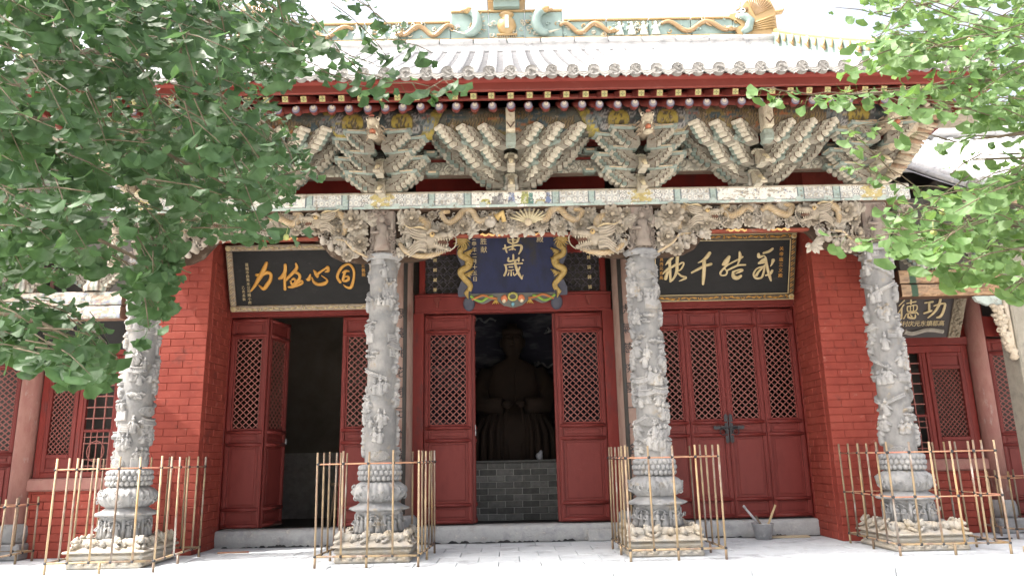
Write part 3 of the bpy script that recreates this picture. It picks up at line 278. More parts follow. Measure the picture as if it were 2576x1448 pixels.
# ================================================================ SETTING
mb=MB(); mb.add([(-250,-120,-.45),(250,-120,-.45),(250,300,-.45),(-250,300,-.45)],[(0,1,2,3)])
build('courtyard_ground',mb,M['court'],kind='structure')
mb=MB(); mb.box(-9,9,7.78,15,-.449,-.03)
plat=build('platform',mb,M['pave'],kind='structure')
mb=MB(); x=-9.0; k=0
while x<9:                                             # front edge stones, some worn
    l=1.2+.5*hsh(k,3); x2=min(9,x+l)
    m2=MB(); m2.box(x+.004,x2-.004,7.60+.015*hsh(k,5),7.98,-.16,.0+.008*(hsh(k,7)-.5),ch=.018)
    build('edge_stone',m2,M['pave'],plat); x=x2; k+=1
mb=MB(); mb.box(-9,9,7.72,7.80,-.449,-.165); build('platform_riser',mb,M['stone_sill'],plat)
slabs=[]
for v in range(3):
    m2=MB(); m2.box(-.2215,.2215,-.2215,.2215,-.05,0,ch=.005); slabs.append(m2.mesh('paving_slab',M['pave'],False)[0])
for j in range(5):
    for i in range(-15,16):
        xx=i*.45+(.225 if j%2 else 0); yy=8.205+j*.45
        link('paving_slab',slabs[(i+j)%3],plat,(xx,yy,.003*(hsh(i,j)-.5)),(0,0,.004*(hsh(i,j,2)-.5)))
# ================================================================ TEMPLE HALL
hall=empty('temple_hall',(0,9,0),'red Chinese temple hall with grey tiled roof, carved stone pillars and lattice doors','temple')
def hp(name,mb,mt,**k): return build(name,mb,mt,hall,**k)
# interior shell
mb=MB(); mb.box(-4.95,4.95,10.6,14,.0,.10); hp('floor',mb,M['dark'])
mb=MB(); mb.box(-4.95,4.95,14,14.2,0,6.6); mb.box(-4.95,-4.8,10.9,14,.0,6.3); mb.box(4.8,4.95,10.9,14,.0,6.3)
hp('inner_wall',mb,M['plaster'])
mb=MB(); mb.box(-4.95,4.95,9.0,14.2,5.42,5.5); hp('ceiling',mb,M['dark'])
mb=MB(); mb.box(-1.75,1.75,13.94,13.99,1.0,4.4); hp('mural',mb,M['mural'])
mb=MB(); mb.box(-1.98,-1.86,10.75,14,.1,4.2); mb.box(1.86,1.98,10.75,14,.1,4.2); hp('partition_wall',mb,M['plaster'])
mb=MB()                                            # grey brick dado seen in the left bay
mb.box(-4.8,-1.98,13.86,13.95,.1,1.25); hp('brick_dado',mb,M['gbrick'])
# sill stones with peeling black pitch along the foot
for i,(xa,xb) in enumerate(((-4.03,-1.64),(-1.60,1.60),(1.64,4.03))):
    n=60; P=np.zeros((9,n,3)); xs=np.linspace(xa,xb,n)
    prof=[(10.30,.0),(10.292,.04),(10.29,.1),(10.29,.16),(10.30,.2),(10.33,.215),(10.45,.217),(10.62,.217),(10.62,0)]
    for a,(yy,zz) in enumerate(prof):
        P[a,:,0]=xs; P[a,:,1]=yy+.006*(fbm(xs*9,zz*30+i,3)-.5); P[a,:,2]=zz+(.006*(fbm(xs*5,zz*0+i,5)-.5) if 0<zz<.21 else (.008*(fbm(xs*3,xs*0+i,9)-.5) if zz>.2 else 0))
    m2=MB(); m2.grid(P,flip=True); st=hp('sill_stone',m2,M['stone_sill'])
    m2=MB(); x=xa+.1
    while x<xb-.15:
        l=.04+.22*rnd.random()**2; h=.012+.03*rnd.random(); seg=max(3,int(l/.02))
        pts=[(x+l*q/seg,h*(.35+.65*rnd.random())*(math.sin(math.pi*q/seg)**.4)) for q in range(seg+1)]
        poly=[(pts[0][0],.001)]+[p for p in pts]+[(pts[-1][0],.001)]
        m2.prism(poly,10.281,10.2905); x+=l+(.02 if rnd.random()<.5 else .25*rnd.random())
    build('pitch_stain',m2,M['pitch'],st,kind='stuff')
# brick piers -----------------------------------------------------
def pier(sgn):
    xi,xo,yf,yb=4.035,5.05,9.6,10.42
    m2=MB(); 
    a,b=(xi+.004,xo) if sgn>0 else (-xo,-xi-.004)
    m2.box(a,b,yf+.004,yb,0,5.3)
    pr=hp('brick_pier',m2,M['red_wall'])
    pitch=.0965
    z=.0; r=0
    while z<3.75:
        h=pitch-.0035
        # front course
        x=xi; k=0
        off=(.17 if r%2 else .29)
        while x<xo-.01:
            l=off if k==0 else .30
            x2=min(x+l,xo)
            jx=.0035*(rnd.random()-.5); jz=.003*(rnd.random()-.5); jy=.003*rnd.random()
            if z<.5: jy+=.012*rnd.random()
            m3=MB(); A,B=(x+.0012,x2-.0012) if sgn>0 else (-x2+.0012,-x-.0012)
            m3.box(A,B,yf-.004-jy,yf+.12,z+.001+jz,z+h+jz,ch=.004+.003*rnd.random())
            build('brick',m3,M['red_wall'],pr); x=x2; k+=1
        # inner side course
        y=yf+.125; k=0
        while y<yb-.01:
            l=.17 if (k==0 and r%2==0) else .30; y2=min(y+l,yb)
            m3=MB(); j=.006*rnd.random()
            A,B=(xi-.003-j,xi+.1) if sgn>0 else (-xi-.1,-xi+.003+j)
            m3.box(A,B,y+.002,y2-.002,z+.001,z+h,ch=.006+.003*rnd.random())
            build('brick',m3,M['red_wall'],pr); y=y2; k+=1
        z+=pitch; r+=1
    m3=MB(); A,B=(xi-.002,xo+.001) if sgn>0 else (-xo-.001,-xi+.002)
    m3.box(A,B,yf-.006,yb-.001,z,5.28); build('plaster_face',m3,M['red_wall'],pr)
pier(-1); pier(1)
# inner columns with painted couplets -------------------------------
for sgn,txt in ((-1,'恩義桃花開元允溢野参'),(1,'虎氣慈桃園一代名傳秀')):
    cx=1.62*sgn; m2=MB(); m2.lathe([(.215,.38),(.215,1.5),(.212,3),(.208,4.4)],28,(cx,10.2,0)); co=hp('inner_column',m2,M['column'])
    m2=MB(); m2.lathe([(.20,.2),(.27,.215),(.30,.27),(.295,.33),(.25,.375),(.216,.385)],24,(cx,10.2,0)); build('drum_base',m2,M['stone'],co)
    for s2 in (-1,1):
        a=-math.pi/2+s2*.62; pts=[(cx+.219*math.cos(a),10.2+.219*math.sin(a),z) for z in (.4,3.9)]
        m2=MB(); m2.tube(pts,.03,8,sy=.25,up=(math.cos(a),math.sin(a),0)); build('dark_band',m2,M['dark'],co)
    for i,ch in enumerate(txt):
        zz=3.05-i*.27
        a=-math.pi/2+ (.22 if sgn<0 else -.30)
        link('painted_character',char_mesh(ch,.155,.001),co,(cx+.218*math.cos(a),10.2+.218*math.sin(a),zz),(math.pi/2,0,a+math.pi/2)).data.materials.append(M['iron'])
# door frames, lintels, transom ------------------------------------
for xa,xb in ((-1.46,-1.275),(1.275,1.46),(-4.035,-4.02),(4.02,4.035),(-1.89,-1.78),(1.78,1.89)):
    m2=MB(); m2.box(xa,xb,10.36,10.5,.217,3.13,ch=.006); hp('door_jamb',m2,M['red_frame'])
for xa,xb in ((-4.03,-1.83),(-1.41,1.41),(1.83,4.03)):
    m2=MB(); m2.box(xa,xb,10.325,10.5,3.15,3.36,ch=.012); m2.box(xa,xb,10.30,10.34,3.355,3.385,ch=.006); m2.box(xa,xb,10.345,10.48,3.118,3.152,ch=.005)
    hp('lintel',m2,M['red_door'])
    if abs(xa+xb)>1:
        m2=MB(); m2.box(xa-.02,xb+.02,10.43,10.5,3.385,5.4); hp('upper_wall_board',m2,M['red_frame'])
m2=MB()
for xs in (-1.35,1.27): m2.box(xs,xs+.085,10.38,10.46,3.39,4.06,ch=.006)
m2.box(-1.37,1.37,10.37,10.46,4.0,4.1,ch=.006); m2.box(-1.37,1.37,10.375,10.46,3.387,3.415)
m2.box(-1.41,1.41,10.40,10.46,4.101,5.4)
tr=hp('transom_frame',m2,M['red_frame'])
m2=MB()                                           # interlaced ring lattice
px=.118
for i in range(-11,12):
    for j in range(0,6):
        cx,cz=i*px+(px/2 if j%2 else 0),3.45+j*px*.87
        if abs(cx)>1.26 or cz>4.0: continue
        pts=[]
        for q in range(13):
            th=2*math.pi*q/12; rr=px*.42*(1+.18*math.cos(4*th)); pts.append((cx+rr*math.cos(th),10.41,cz+rr*math.sin(th)))
        m2.tube(pts,.0085,4,cap=False)
        for dx,dz in ((1,0),(.5,.87),(-.5,.87)):
            m2.tube([(cx+dx*px*.4,10.41,cz+dz*px*.4),(cx+dx*px*.6,10.41,cz+dz*px*.6)],.011,4)
build('transom_lattice',m2,mat('faded_blue_lattice',[(.05,.045,.055),(.075,.065,.075)],.6,12),tr)
fl=MB()
for q in range(4):
    th=math.pi/4+q*math.pi/2; fl.ell((.02*math.cos(th),0,.02*math.sin(th)),(.014,.006,.014),nu=8,nv=4)
fl.ell((0,-.004,0),(.009,.007,.009),nu=6,nv=4)
flm=fl.mesh('lattice_flower',M['pale_gold'],False)[0]
for sgn in (-1,1):
    for j in range(4): link('lattice_flower',flm,tr,(sgn*1.122,10.395,3.475+j*.148))
m2=MB(); m2.box(-1.3,1.3,10.5,10.52,3.41,4.02); hp('transom_backing',m2,M['dark'])
# roof-side peg ornaments under the transom
for xs in (-1.08,1.08):
    m2=MB(); m2.prism([(xs-.03,3.34),(xs-.045,3.31),(xs-.02,3.27),(xs-.015,3.2),(xs+.015,3.2),(xs+.02,3.27),(xs+.045,3.31),(xs+.03,3.34)],10.295,10.33); hp('lintel_peg',m2,M['red_eave'])
# door leaves -------------------------------------------------------
H0=.235
def leaf_mesh(w):
    m=MB(); st=.062; h=2.875
    for xa in (0,w-st):
        m.box(xa,xa+st,0,.055,0,h,ch=.006); m.box(xa+.016,xa+st-.016,-.007,.001,.004,h-.004,ch=.005)
    def rail(z0,z1,bulge=True):
        m.box(st+.001,w-st-.001,.004,.052,z0,z1,ch=.004)
        if bulge: m.tube([(st*.35,.0,(z0+z1)/2),(w-st*.35,.0,(z0+z1)/2)],(z1-z0)*.42,8,sm=True)
    for z0,z1 in ((.0,.06),(.215,.275),(1.075,1.135),(1.245,1.305),(2.60,2.655),(2.815,2.872)): rail(z0,z1)
    return m
def panel_mesh(w,z0,z1):
    m=MB(); st=.062
    m.box(st+.0015,w-st-.0015,.022,.04,z0,z1)
    m.box(st+.035,w-st-.035,.012,.0235,z0+.028,z1-.028,ch=.008)
    return m
bar=MB(); bar.box(-.5,.5,-.006,.006,-.0058,.0058); barm=bar.mesh('lattice_bar',M['red_lat'],False)[0]
barcount=0
def lattice(par,w,z0,z1,x0,indiv,dx=.092,dz=.089,yo=.026,parn='lattice'):
    """rhombic lattice between x0..w, z0..z1 in the leaf's own frame"""
    W_=w-x0; H_=z1-z0; segs=[]; s=dz/dx
    for sg in (1,-1):
        k0=-int((W_*s)/dz)-2; k1=int(H_/dz)+2+int(W_*s/dz)
        for k in range(k0,k1):
            c=k*dz*1.0
            # z = c + sg*s*x , x in 0..W_
            xs=[]
            for x in (0,W_):
                z=c+sg*s*x
                if -1e-6<=z<=H_+1e-6: xs.append(x)
            for z in (0,H_):
                x=(z-c)/(sg*s)
                if 1e-6<x<W_-1e-6: xs.append(x)
            xs=sorted(set(round(q,5) for q in xs))
            if len(xs)>=2 and xs[-1]-xs[0]>.02: segs.append((xs[0],c+sg*s*xs[0],xs[-1],c+sg*s*xs[-1],sg))
    if indiv:
        for xa,za,xb,zb,sg in segs:
            L=math.hypot(xb-xa,zb-za); o=bpy.data.objects.new('lattice_bar',barm); COL.objects.link(o); o.parent=par
            o.location=(x0+(xa+xb)/2,yo+(.004 if sg>0 else -.004),z0+(za+zb)/2); o.rotation_euler=(0,-math.atan2(zb-za,xb-xa),0); o.scale=(L,1,1)
    else:
        m=MB()
        for xa,za,xb,zb,sg in segs:
            d=Vector((xb-xa,0,zb-za)).normalized(); n=Vector((-d.z,0,d.x))*.006; yy=yo+(.004 if sg>0 else -.004); a=Vector((x0+xa,yy,z0+za)); b=Vector((x0+xb,yy,z0+zb)); t=Vector((0,.006,0))
            v=[a-n-t,a+n-t,b+n-t,b-n-t,a-n+t,a+n+t,b+n+t,b-n+t]
            m.add([tuple(q) for q in v],[(0,1,2,3),(7,6,5,4),(0,4,5,1),(2,6,7,3)])
        me,_=m.mesh(parn,M['red_lat'],False); o=link(parn,me,par,local=True,kind='stuff')
leafc={}
def door_leaf(par,x,y,w,rot=0,indiv=True,label=None):
    key=round(w,3)
    if key not in leafc:
        leafc[key]=(leaf_mesh(w).mesh('door_leaf',M['red_door'],False)[0],[panel_mesh(w,a,b).mesh('door_panel',M['red_door'],False)[0] for a,b in ((.06,.215),(.275,1.075),(1.135,1.245),(2.655,2.815))])
    me,pm=leafc[key]
    o=link('door_leaf',me,par,(x,y,H0),(0,0,rot),label=label)
    for p in pm: link('door_panel',p,o,local=True)
    mm=MB(); z0,z1=1.305,2.60
    for a in ((.063,.085),(w-.085,w-.063)): mm.box(a[0],a[1],.014,.045,z0,z1,ch=.004)
    mm.box(.085,w-.085,.014,.045,z0,z0+.022,ch=.004); mm.box(.085,w-.085,.014,.045,z1-.022,z1,ch=.004)
    link('lattice_frame',mm.mesh('lattice_frame',M['red_door'],False)[0],o,local=True)
    lattice(o,w-.083,z0+.02,z1-.02,.083,indiv)
    return o
YD=10.395
door_leaf(hall,-1.27,YD,.67); door_leaf(hall,.60,YD,.67)
wl=.524
for i in range(4): door_leaf(hall,1.905+i*.528,YD,wl)
door_leaf(hall,-4.015,YD,wl,indiv=False); door_leaf(hall,-2.432,YD,wl,indiv=False)
door_leaf(hall,-3.475,YD+.06,wl,R(76),indiv=False,label='red lattice door leaf folded open inwards')
door_leaf(hall,-.56,YD+.07,.60,R(93),indiv=False,label='red door leaf folded open inwards'); door_leaf(hall,.56+.055,YD+.07,.60,R(87),indiv=False,label='red door leaf folded open inwards')
m2=MB()                                            # iron lock plates on the right-hand doors
xc=1.905+2*.528-.004; zc=H0+1.19
for sx in (-1,1):
    pl=[]
    for q in range(17):
        t=q/16; wv=.021+.007*math.sin(t*math.pi*6)**2
        if q in(0,16): wv=.004
        pl.append((wv,-.20+.40*t))
    poly=[(xc+sx*.032+a,zc+b) for a,b in pl]+[(xc+sx*.032-a,zc+b) for a,b in pl[::-1]]
    m2.prism(poly[::-1],YD-.022,YD-.013)
    poly=[]
    for q in range(9):
        t=q/8; poly.append((xc+sx*(.06+.15*t),zc+.022+.012*math.sin(t*9)**2+.006))
    poly+= [(xc+sx*.215,zc+.02)]+[(xc+sx*(.21-.15*q/8),zc-.005-.012*math.sin(q)**2) for q in range(9)]
    m2.prism(poly if sx<0 else poly[::-1],YD-.023,YD-.015)
    pts=[(xc+sx*.09+.042*math.cos(2*math.pi*q/16),YD-.03,zc-.045+.042*math.sin(2*math.pi*q/16)) for q in range(17)]
    m2.tube(pts,.007,6,cap=False)
m2.tube([(xc-.12,YD-.03,zc+.012),(xc+.12,YD-.03,zc+.012)],.008,6)
build('door_lock',m2,M['iron'],hall)
m2=MB(); pts=[(-.575+.0,YD+.03,H0+1.22+.04*math.sin(2*math.pi*q/14)) if False else (-.552,YD-.0+.03*math.cos(2*math.pi*q/14),H0+1.2+.035*math.sin(2*math.pi*q/14)) for q in range(15)]
m2.tube(pts,.006,6,cap=False); m2.tube([(-.556,YD,H0+1.235),(-.556,YD,H0+1.31)],.006,6); build('door_ring',m2,M['zinc'],hall)
m2=MB(); pts=[(-3.335,YD+.55+.03*math.cos(2*math.pi*q/14),H0+1.15+.04*math.sin(2*math.pi*q/14)) for q in range(15)]
m2.tube(pts,.006,6,cap=False); build('door_ring',m2,M['zinc'],hall)
# ================================================================ ROOF AND EAVES
def roof_z(y): s=y-7.2; return 5.10+.595*s+.0200*s*s
XE,XR,YR=5.32,4.42,11.0
m2=MB(); ys=np.linspace(7.22,YR,14); P=np.zeros((14,2,3))
for i,y in enumerate(ys):
    h=XE+(XR-XE)*(y-7.2)/(YR-7.2); P[i,:,0]=(-h,h); P[i,:,1]=y; P[i,:,2]=roof_z(y)-.035
m2.grid(P)
Q=P.copy(); Q[:,:,1]=2*YR-Q[:,:,1]; m2.grid(Q,flip=True)           # rear slope
for s in (-1,1):                                                    # hipped sides
    pts=[(s*XE,7.22,roof_z(7.22)-.05),(s*XR,YR,roof_z(YR)-.05),(s*XE,2*YR-7.22,roof_z(7.22)-.05)]; m2.add(pts,[(0,1,2) if s>0 else (2,1,0)])
roof=hp('roof',m2,M['tile'])
def tile_row(y0,y1,r=.068):
    """half-round cover tiles, each one lapping the next"""
    m=MB(); L=.30; n=7; y=y0
    while y<y1-.02:
        ye=min(y+L,y1); V=[];Fs=[]
        for (yy,rr) in ((y-.004,r),(y+.012,r+.003),(ye,r-.005)):
            for k in range(n+1):
                th=math.pi*k/n; V.append((rr*math.cos(th),yy-7.2,roof_z(yy)+rr*math.sin(th)*1.05-roof_z(7.2)-.01))
        for a in range(2):
            for k in range(n): Fs.append((a*(n+1)+k,a*(n+1)+k+1,(a+1)*(n+1)+k+1,(a+1)*(n+1)+k))
        Fs.append(tuple(range(n,-1,-1)))
        m.add([(-v[0],v[1],v[2]) for v in V],Fs,smooth=True); y+=L
    return m
def pan_row(y0,y1,w=.056):
    m=MB(); L=.105; y=y0
    while y<y1-.02:
        ye=min(y+L*1.0,y1); V=[];n=4
        for (yy,dz) in ((y,.0),(y,.016),(ye,.004)):
            for k in range(n+1):
                t=-1+2*k/n; V.append((t*w,yy-7.2-(0 if dz else .0),roof_z(yy)-roof_z(7.2)-.045+dz+.014*t*t))
        Fs=[]
        for a in range(2):
            for k in range(n): Fs.append((a*(n+1)+k,a*(n+1)+k+1,(a+1)*(n+1)+k+1,(a+1)*(n+1)+k))
        m.add(V,Fs,smooth=False); y+=L
    return m
PT=.2245
def yend(x): return YR-.08 if abs(x)<XR-.1 else 7.2+(YR-7.2)*(XE-abs(x))/(XE-XR)-.08
full=tile_row(7.2,YR-.05).mesh('cover_tile_row',M['tile'],False)[0]; fullp=pan_row(7.21,YR-.05).mesh('pan_tile_row',M['pan'],False)[0]
# eave disc with a coiled beast in relief
def disc(seed):
    m=MB(); rr=np.linspace(0,1,11); th=np.linspace(0,2*math.pi,29)[:-1]; A,T=np.meshgrid(rr,th,indexing='ij')
    h=np.where(A>.80,.014,.004)-.006*(np.abs(A-.9)<.06); X=A*np.cos(T);Z=A*np.sin(T)
    rn=random.Random(seed)
    for _ in range(11):
        cx,cz=rn.uniform(-.5,.5),rn.uniform(-.5,.5); a=rn.uniform(0,3.1); rx,rz=rn.uniform(.15,.3),rn.uniform(.07,.13)
        u=(X-cx)*math.cos(a)+(Z-cz)*math.sin(a); v=-(X-cx)*math.sin(a)+(Z-cz)*math.cos(a)
        h=np.where(A<.78,np.maximum(h,.004+.016*np.sqrt(np.clip(1-(u/rx)**2-(v/rz)**2,0,1))),h)
    P=np.stack([X*.069,-h,Z*.069],-1); m.grid(P,wrap=True,sm=False)
    P2=np.stack([np.stack([.069*np.cos(th),-.012+0*th,.069*np.sin(th)],-1),np.stack([.069*np.cos(th),.05+0*th,.069*np.sin(th)],-1)]); m.grid(P2,wrap=True)
    return m.mesh('eave_disc',M['tile_end'],False)[0]
discs=[disc(s) for s in (3,8,14)]
dm=MB(); nx=13; P=np.zeros((5,nx,3))
for j in range(5):
    for i in range(nx):
        t=-1+2*i/(nx-1); low=.032+.04*(1-abs(t))**1.2+.006*math.cos(t*14)
        P[j,i]=(t*.068,-.004*((j%2)==0)-.004,.012*t*t+.0-low*j/4)
dm.grid(P,sm=False,flip=True); P2=P.copy(); P2[:,:,1]+=.016; dm.grid(P2,sm=False); drip=dm.mesh('drip_tile',M['tile_end'],False)[0]
n=int(XE/PT)
for i in range(-n,n+1):
    x=i*PT; ye=yend(x)
    me=full if abs(x)<XR-.1 else tile_row(7.2,ye).mesh('cover_tile_row',M['tile'],False)[0]
    link('cover_tile_row',me,roof,(x,7.2,roof_z(7.2)),(0,0,.004*(rnd.random()-.5)))
    link('eave_disc',discs[(i*i+i)%3],roof,(x+.004*(rnd.random()-.5),7.185,roof_z(7.2)+.028),(R(-6),rnd.uniform(-.25,.25),R(4*(rnd.random()-.5))))
    if i<n:
        x2=x+PT/2; ye=yend(x2)
        me=fullp if abs(x2)<XR-.1 else pan_row(7.21,ye).mesh('pan_tile_row',M['pan'],False)[0]
        link('pan_tile_row',me,roof,(x2,7.2,roof_z(7.2)+.02))
        link('drip_tile',drip,roof,(x2,7.165,roof_z(7.2)-.0),(R(-8),0,R(3*(rnd.random()-.5))))
# ridge ----------------------------------------------------------
TEAL=(.23,.31,.285);YEL=(.38,.26,.12);CRM=(.42,.39,.31);ORG=(.33,.215,.11)
def rz(y): return roof_z(y)
m2=MB(); zb=roof_z(YR)
m2.box(-XR,XR,YR-.13,YR+.13,zb-.1,zb+.06,ch=.01); 
for i in range(16):
    x0=-XR+i*2*XR/16; m2.tube([(x0+.01,YR-.12,zb+.075),(x0+2*XR/16-.01,YR-.12,zb+.075)],.055,8)
ridge=hp('ridge_base',m2,M['tile'])
rb=zb+.10; rh=.36
def ridge_panel(x0,x1,h):
    m=MB(); m.col=TEAL; m.box(x0+.004,x1-.004,YR-.075,YR+.075,rb,rb+h,ch=.01)
    m.box(x0+.006,x1-.006,YR-.105,YR+.1,rb+.035,rb+.075,col=YEL,ch=.01); m.box(x0+.006,x1-.006,YR-.105,YR+.1,rb+h-.0,rb+h+.035,col=YEL,ch=.01)
    return build('ridge_panel',m,M['glaze'],ridge)
k=-XR
xs=[-XR,-3.75,-3.05,-2.35,-1.65,-.93,-.3,.3,.93,1.65,2.35,3.05,3.75,XR]
for a,b in zip(xs,xs[1:]): ridge_panel(a,b,.55 if abs((a+b)/2)<.7 else rh)
def cloud_(m,x,y,z,s,seed):
    rn=random.Random(seed); a0=rn.uniform(0,6); sg=rn.choice((-1,1))
    m.tube([(x+s*(1-.075*k)*math.cos(a0+sg*k*.55),y-.004*k,z+s*(1-.075*k)*math.sin(a0+sg*k*.55)) for k in range(12)],[s*.34*(1-.05*k) for k in range(12)],5)
def dragon_tube(cx,cz,y,L,flip,amp=.075,r=.042,col=ORG,n=26,waves=1.4,thick=1):
    m=MB(); pts=[];rad=[]
    for i in range(n+1):
        t=i/n; pts.append((cx+flip*(t-.5)*L,y-.02*math.sin(t*9),cz+amp*math.sin(t*2*math.pi*waves+.6))); rad.append(r*(.35+.65*math.sin(math.pi*min(1,t*.62+.15))))
    m.tube(pts,rad,8,col=col)
    for t in (.3,.68):                                   # legs with claws
        i=int(t*n); p=Vector(pts[i]); a=p+Vector((flip*.07,-.02,-.07)); m.tube([p,a,a+Vector((flip*.05,0,-.015))],[r*.6,r*.42,r*.2],6,col=col)
        for q in (-1,0,1): m.tube([a,a+Vector((flip*.05,-.01,-.02+.022*q))],[r*.22,.002],4,col=col)
    e=Vector(pts[-1]); m.ell(e+Vector((flip*.03,-.02,.01)),(.06,.045,.045),col=col,rot=(0,.3*flip,0)); m.ell(e+Vector((flip*.09,-.02,-.005)),(.045,.035,.026),col=col)
    for q in (-1,1): m.tube([e,e+Vector((-flip*.06,.01*q,.08))],[.012,.003],5,col=col)
    for q in range(6):
        a=q; m.tube([e+Vector((-.01*flip,-.02,0)),e+Vector((-flip*(.05+.02*math.sin(q)),-.03,-.05+.02*q))],[.012,.002],4,col=CRM)
    return m
for cx,fl in ((1.3,1),(-1.3,-1),(3.1,1),(-3.1,-1)):
    build('ridge_dragon',dragon_tube(cx,rb+.22,YR-.10,.85 if abs(cx)<2 else 1.1,fl,.085,.043,col=ORG,waves=1.7),M['glaze'],ridge)
for k in range(150):
    m=MB(); m.col=(CRM,TEAL,YEL,CRM)[k%4]; cxx=rnd.uniform(-4.1,4.1)
    cloud_(m,cxx,YR-.082,rb+rnd.uniform(.09,.36),rnd.uniform(.025,.05),k); build('ridge_scroll',m,M['glaze'],ridge)
def small_figure(x,z,y,h,col):
    m=MB(); m.lathe([(.3*h,0),(.26*h,.15*h),(.18*h,.45*h),(.2*h,.6*h),(.07*h,.72*h)],8,(x,y,z),col=col); m.ell((x,y-.01,z+.82*h),(.1*h,.1*h,.12*h),col=col,nu=8,nv=5)
    m.tube([(x-.2*h,y,z+.58*h),(x-.3*h,y-.03,z+.4*h),(x-.1*h,y-.06,z+.42*h)],[.06*h,.05*h,.04*h],5,col=col); m.tube([(x+.2*h,y,z+.58*h),(x+.28*h,y-.03,z+.75*h)],[.06*h,.04*h],5,col=col)
    pts=[(x+.2*h*math.cos(q*.52),y+.01,z+.9*h+.2*h*math.sin(q*.52)) for q in range(13)]; m.tube(pts,.022*h,4,cap=False,col=YEL)
    return m
for sgn in (-1,1):
    for i in range(4): build('ridge_figure',small_figure(sgn*(1.86+i*.2),rb+.08,YR-.09,.26,(.62,.68,.62)),M['glaze'],ridge)
def fish_dragon(sgn):
    m=MB(); c=.60*sgn; z=rb+.1
    pts=[];rad=[]
    for i in range(15):
        t=i/14; th=-1.9+3.7*t; pts.append((c+sgn*(.03-.15*math.cos(th)),YR-.11-.02*math.sin(t*3),z+.20+.2*math.sin(th)+.04)); rad.append(.075*(.3+.9*math.sin(math.pi*(.12+.8*t))))
    m.tube(pts,rad,9,col=TEAL)
    e=Vector(pts[-1]); m.ell(e+Vector((sgn*-.02,-.03,.02)),(.085,.06,.06),col=YEL); m.ell(e+Vector((sgn*.06,-.04,.0)),(.05,.035,.03),col=ORG)
    for q in range(7):
        a=-.6+q*.28; b=Vector(pts[4+q]); m.tube([b,b+Vector((-sgn*.13*math.cos(a),-.01,.12*math.sin(a)))],[.022,.004],5,col=YEL if q%2 else CRM)
    for q in range(5):
        b=Vector(pts[1]); m.tube([b,b+Vector((sgn*(.05+.05*q),-.02,-.03+.02*q))],[.02,.004],5,col=CRM)
    return m
for s in (-1,1): build('fish_dragon',fish_dragon(s),M['glaze'],ridge)
m2=MB(); cz=rb                                       # vase of the ridge centre
m2.lathe([(.03,.09),(.055,.10),(.14,.2),(.165,.29),(.14,.38),(.08,.44),(.11,.47),(.13,.5),(.05,.56),(.0,.58)],16,(0,YR-.06,cz),col=YEL)
m2.box(-.03,.03,YR-.235,YR-.22,cz+.17,cz+.40,col=(.35,.5,.48)); m2.box(-.17,.17,YR-.13,YR-.06,cz+.10,cz+.13,col=YEL,ch=.008)
for i in range(9): m2.tube([(-.14+i*.035,YR-.1,cz+.105),(-.16+i*.04,YR-.11,cz+.05)],[.012,.006],5,col=CRM)
build('ridge_vase',m2,M['glaze'],ridge)
m2=MB(); z=rb+.59                                    # little pavilion above
for i in range(4):
    w_=.27-.05*i; m2.box(-w_*.8,w_*.8,YR-w_*.7,YR+w_*.7,z,z+.14,col=TEAL,ch=.005)
    m2.box(-w_-.04,w_+.04,YR-w_-.02,YR+w_,z+.14,z+.165,col=YEL,ch=.006)
    for q in range(9): m2.ell((-w_-.0+q*w_/4,YR-w_-.03,z+.135),(.022,.02,.022),col=CRM,nu=6,nv=4)
    V=[(-w_-.05,YR-w_-.03,z+.165),(w_+.05,YR-w_-.03,z+.165),(w_+.05,YR+w_,z+.165),(-w_-.05,YR+w_,z+.165),(-w_*.62,YR-w_*.5,z+.27),(w_*.62,YR-w_*.5,z+.27),(w_*.62,YR+w_*.5,z+.27),(-w_*.62,YR+w_*.5,z+.27)]
    m2.add(V,[(0,1,5,4),(1,2,6,5),(2,3,7,6),(3,0,4,7),(4,5,6,7)],col=TEAL); z+=.27
build('ridge_pavilion',m2,M['glaze'],ridge)
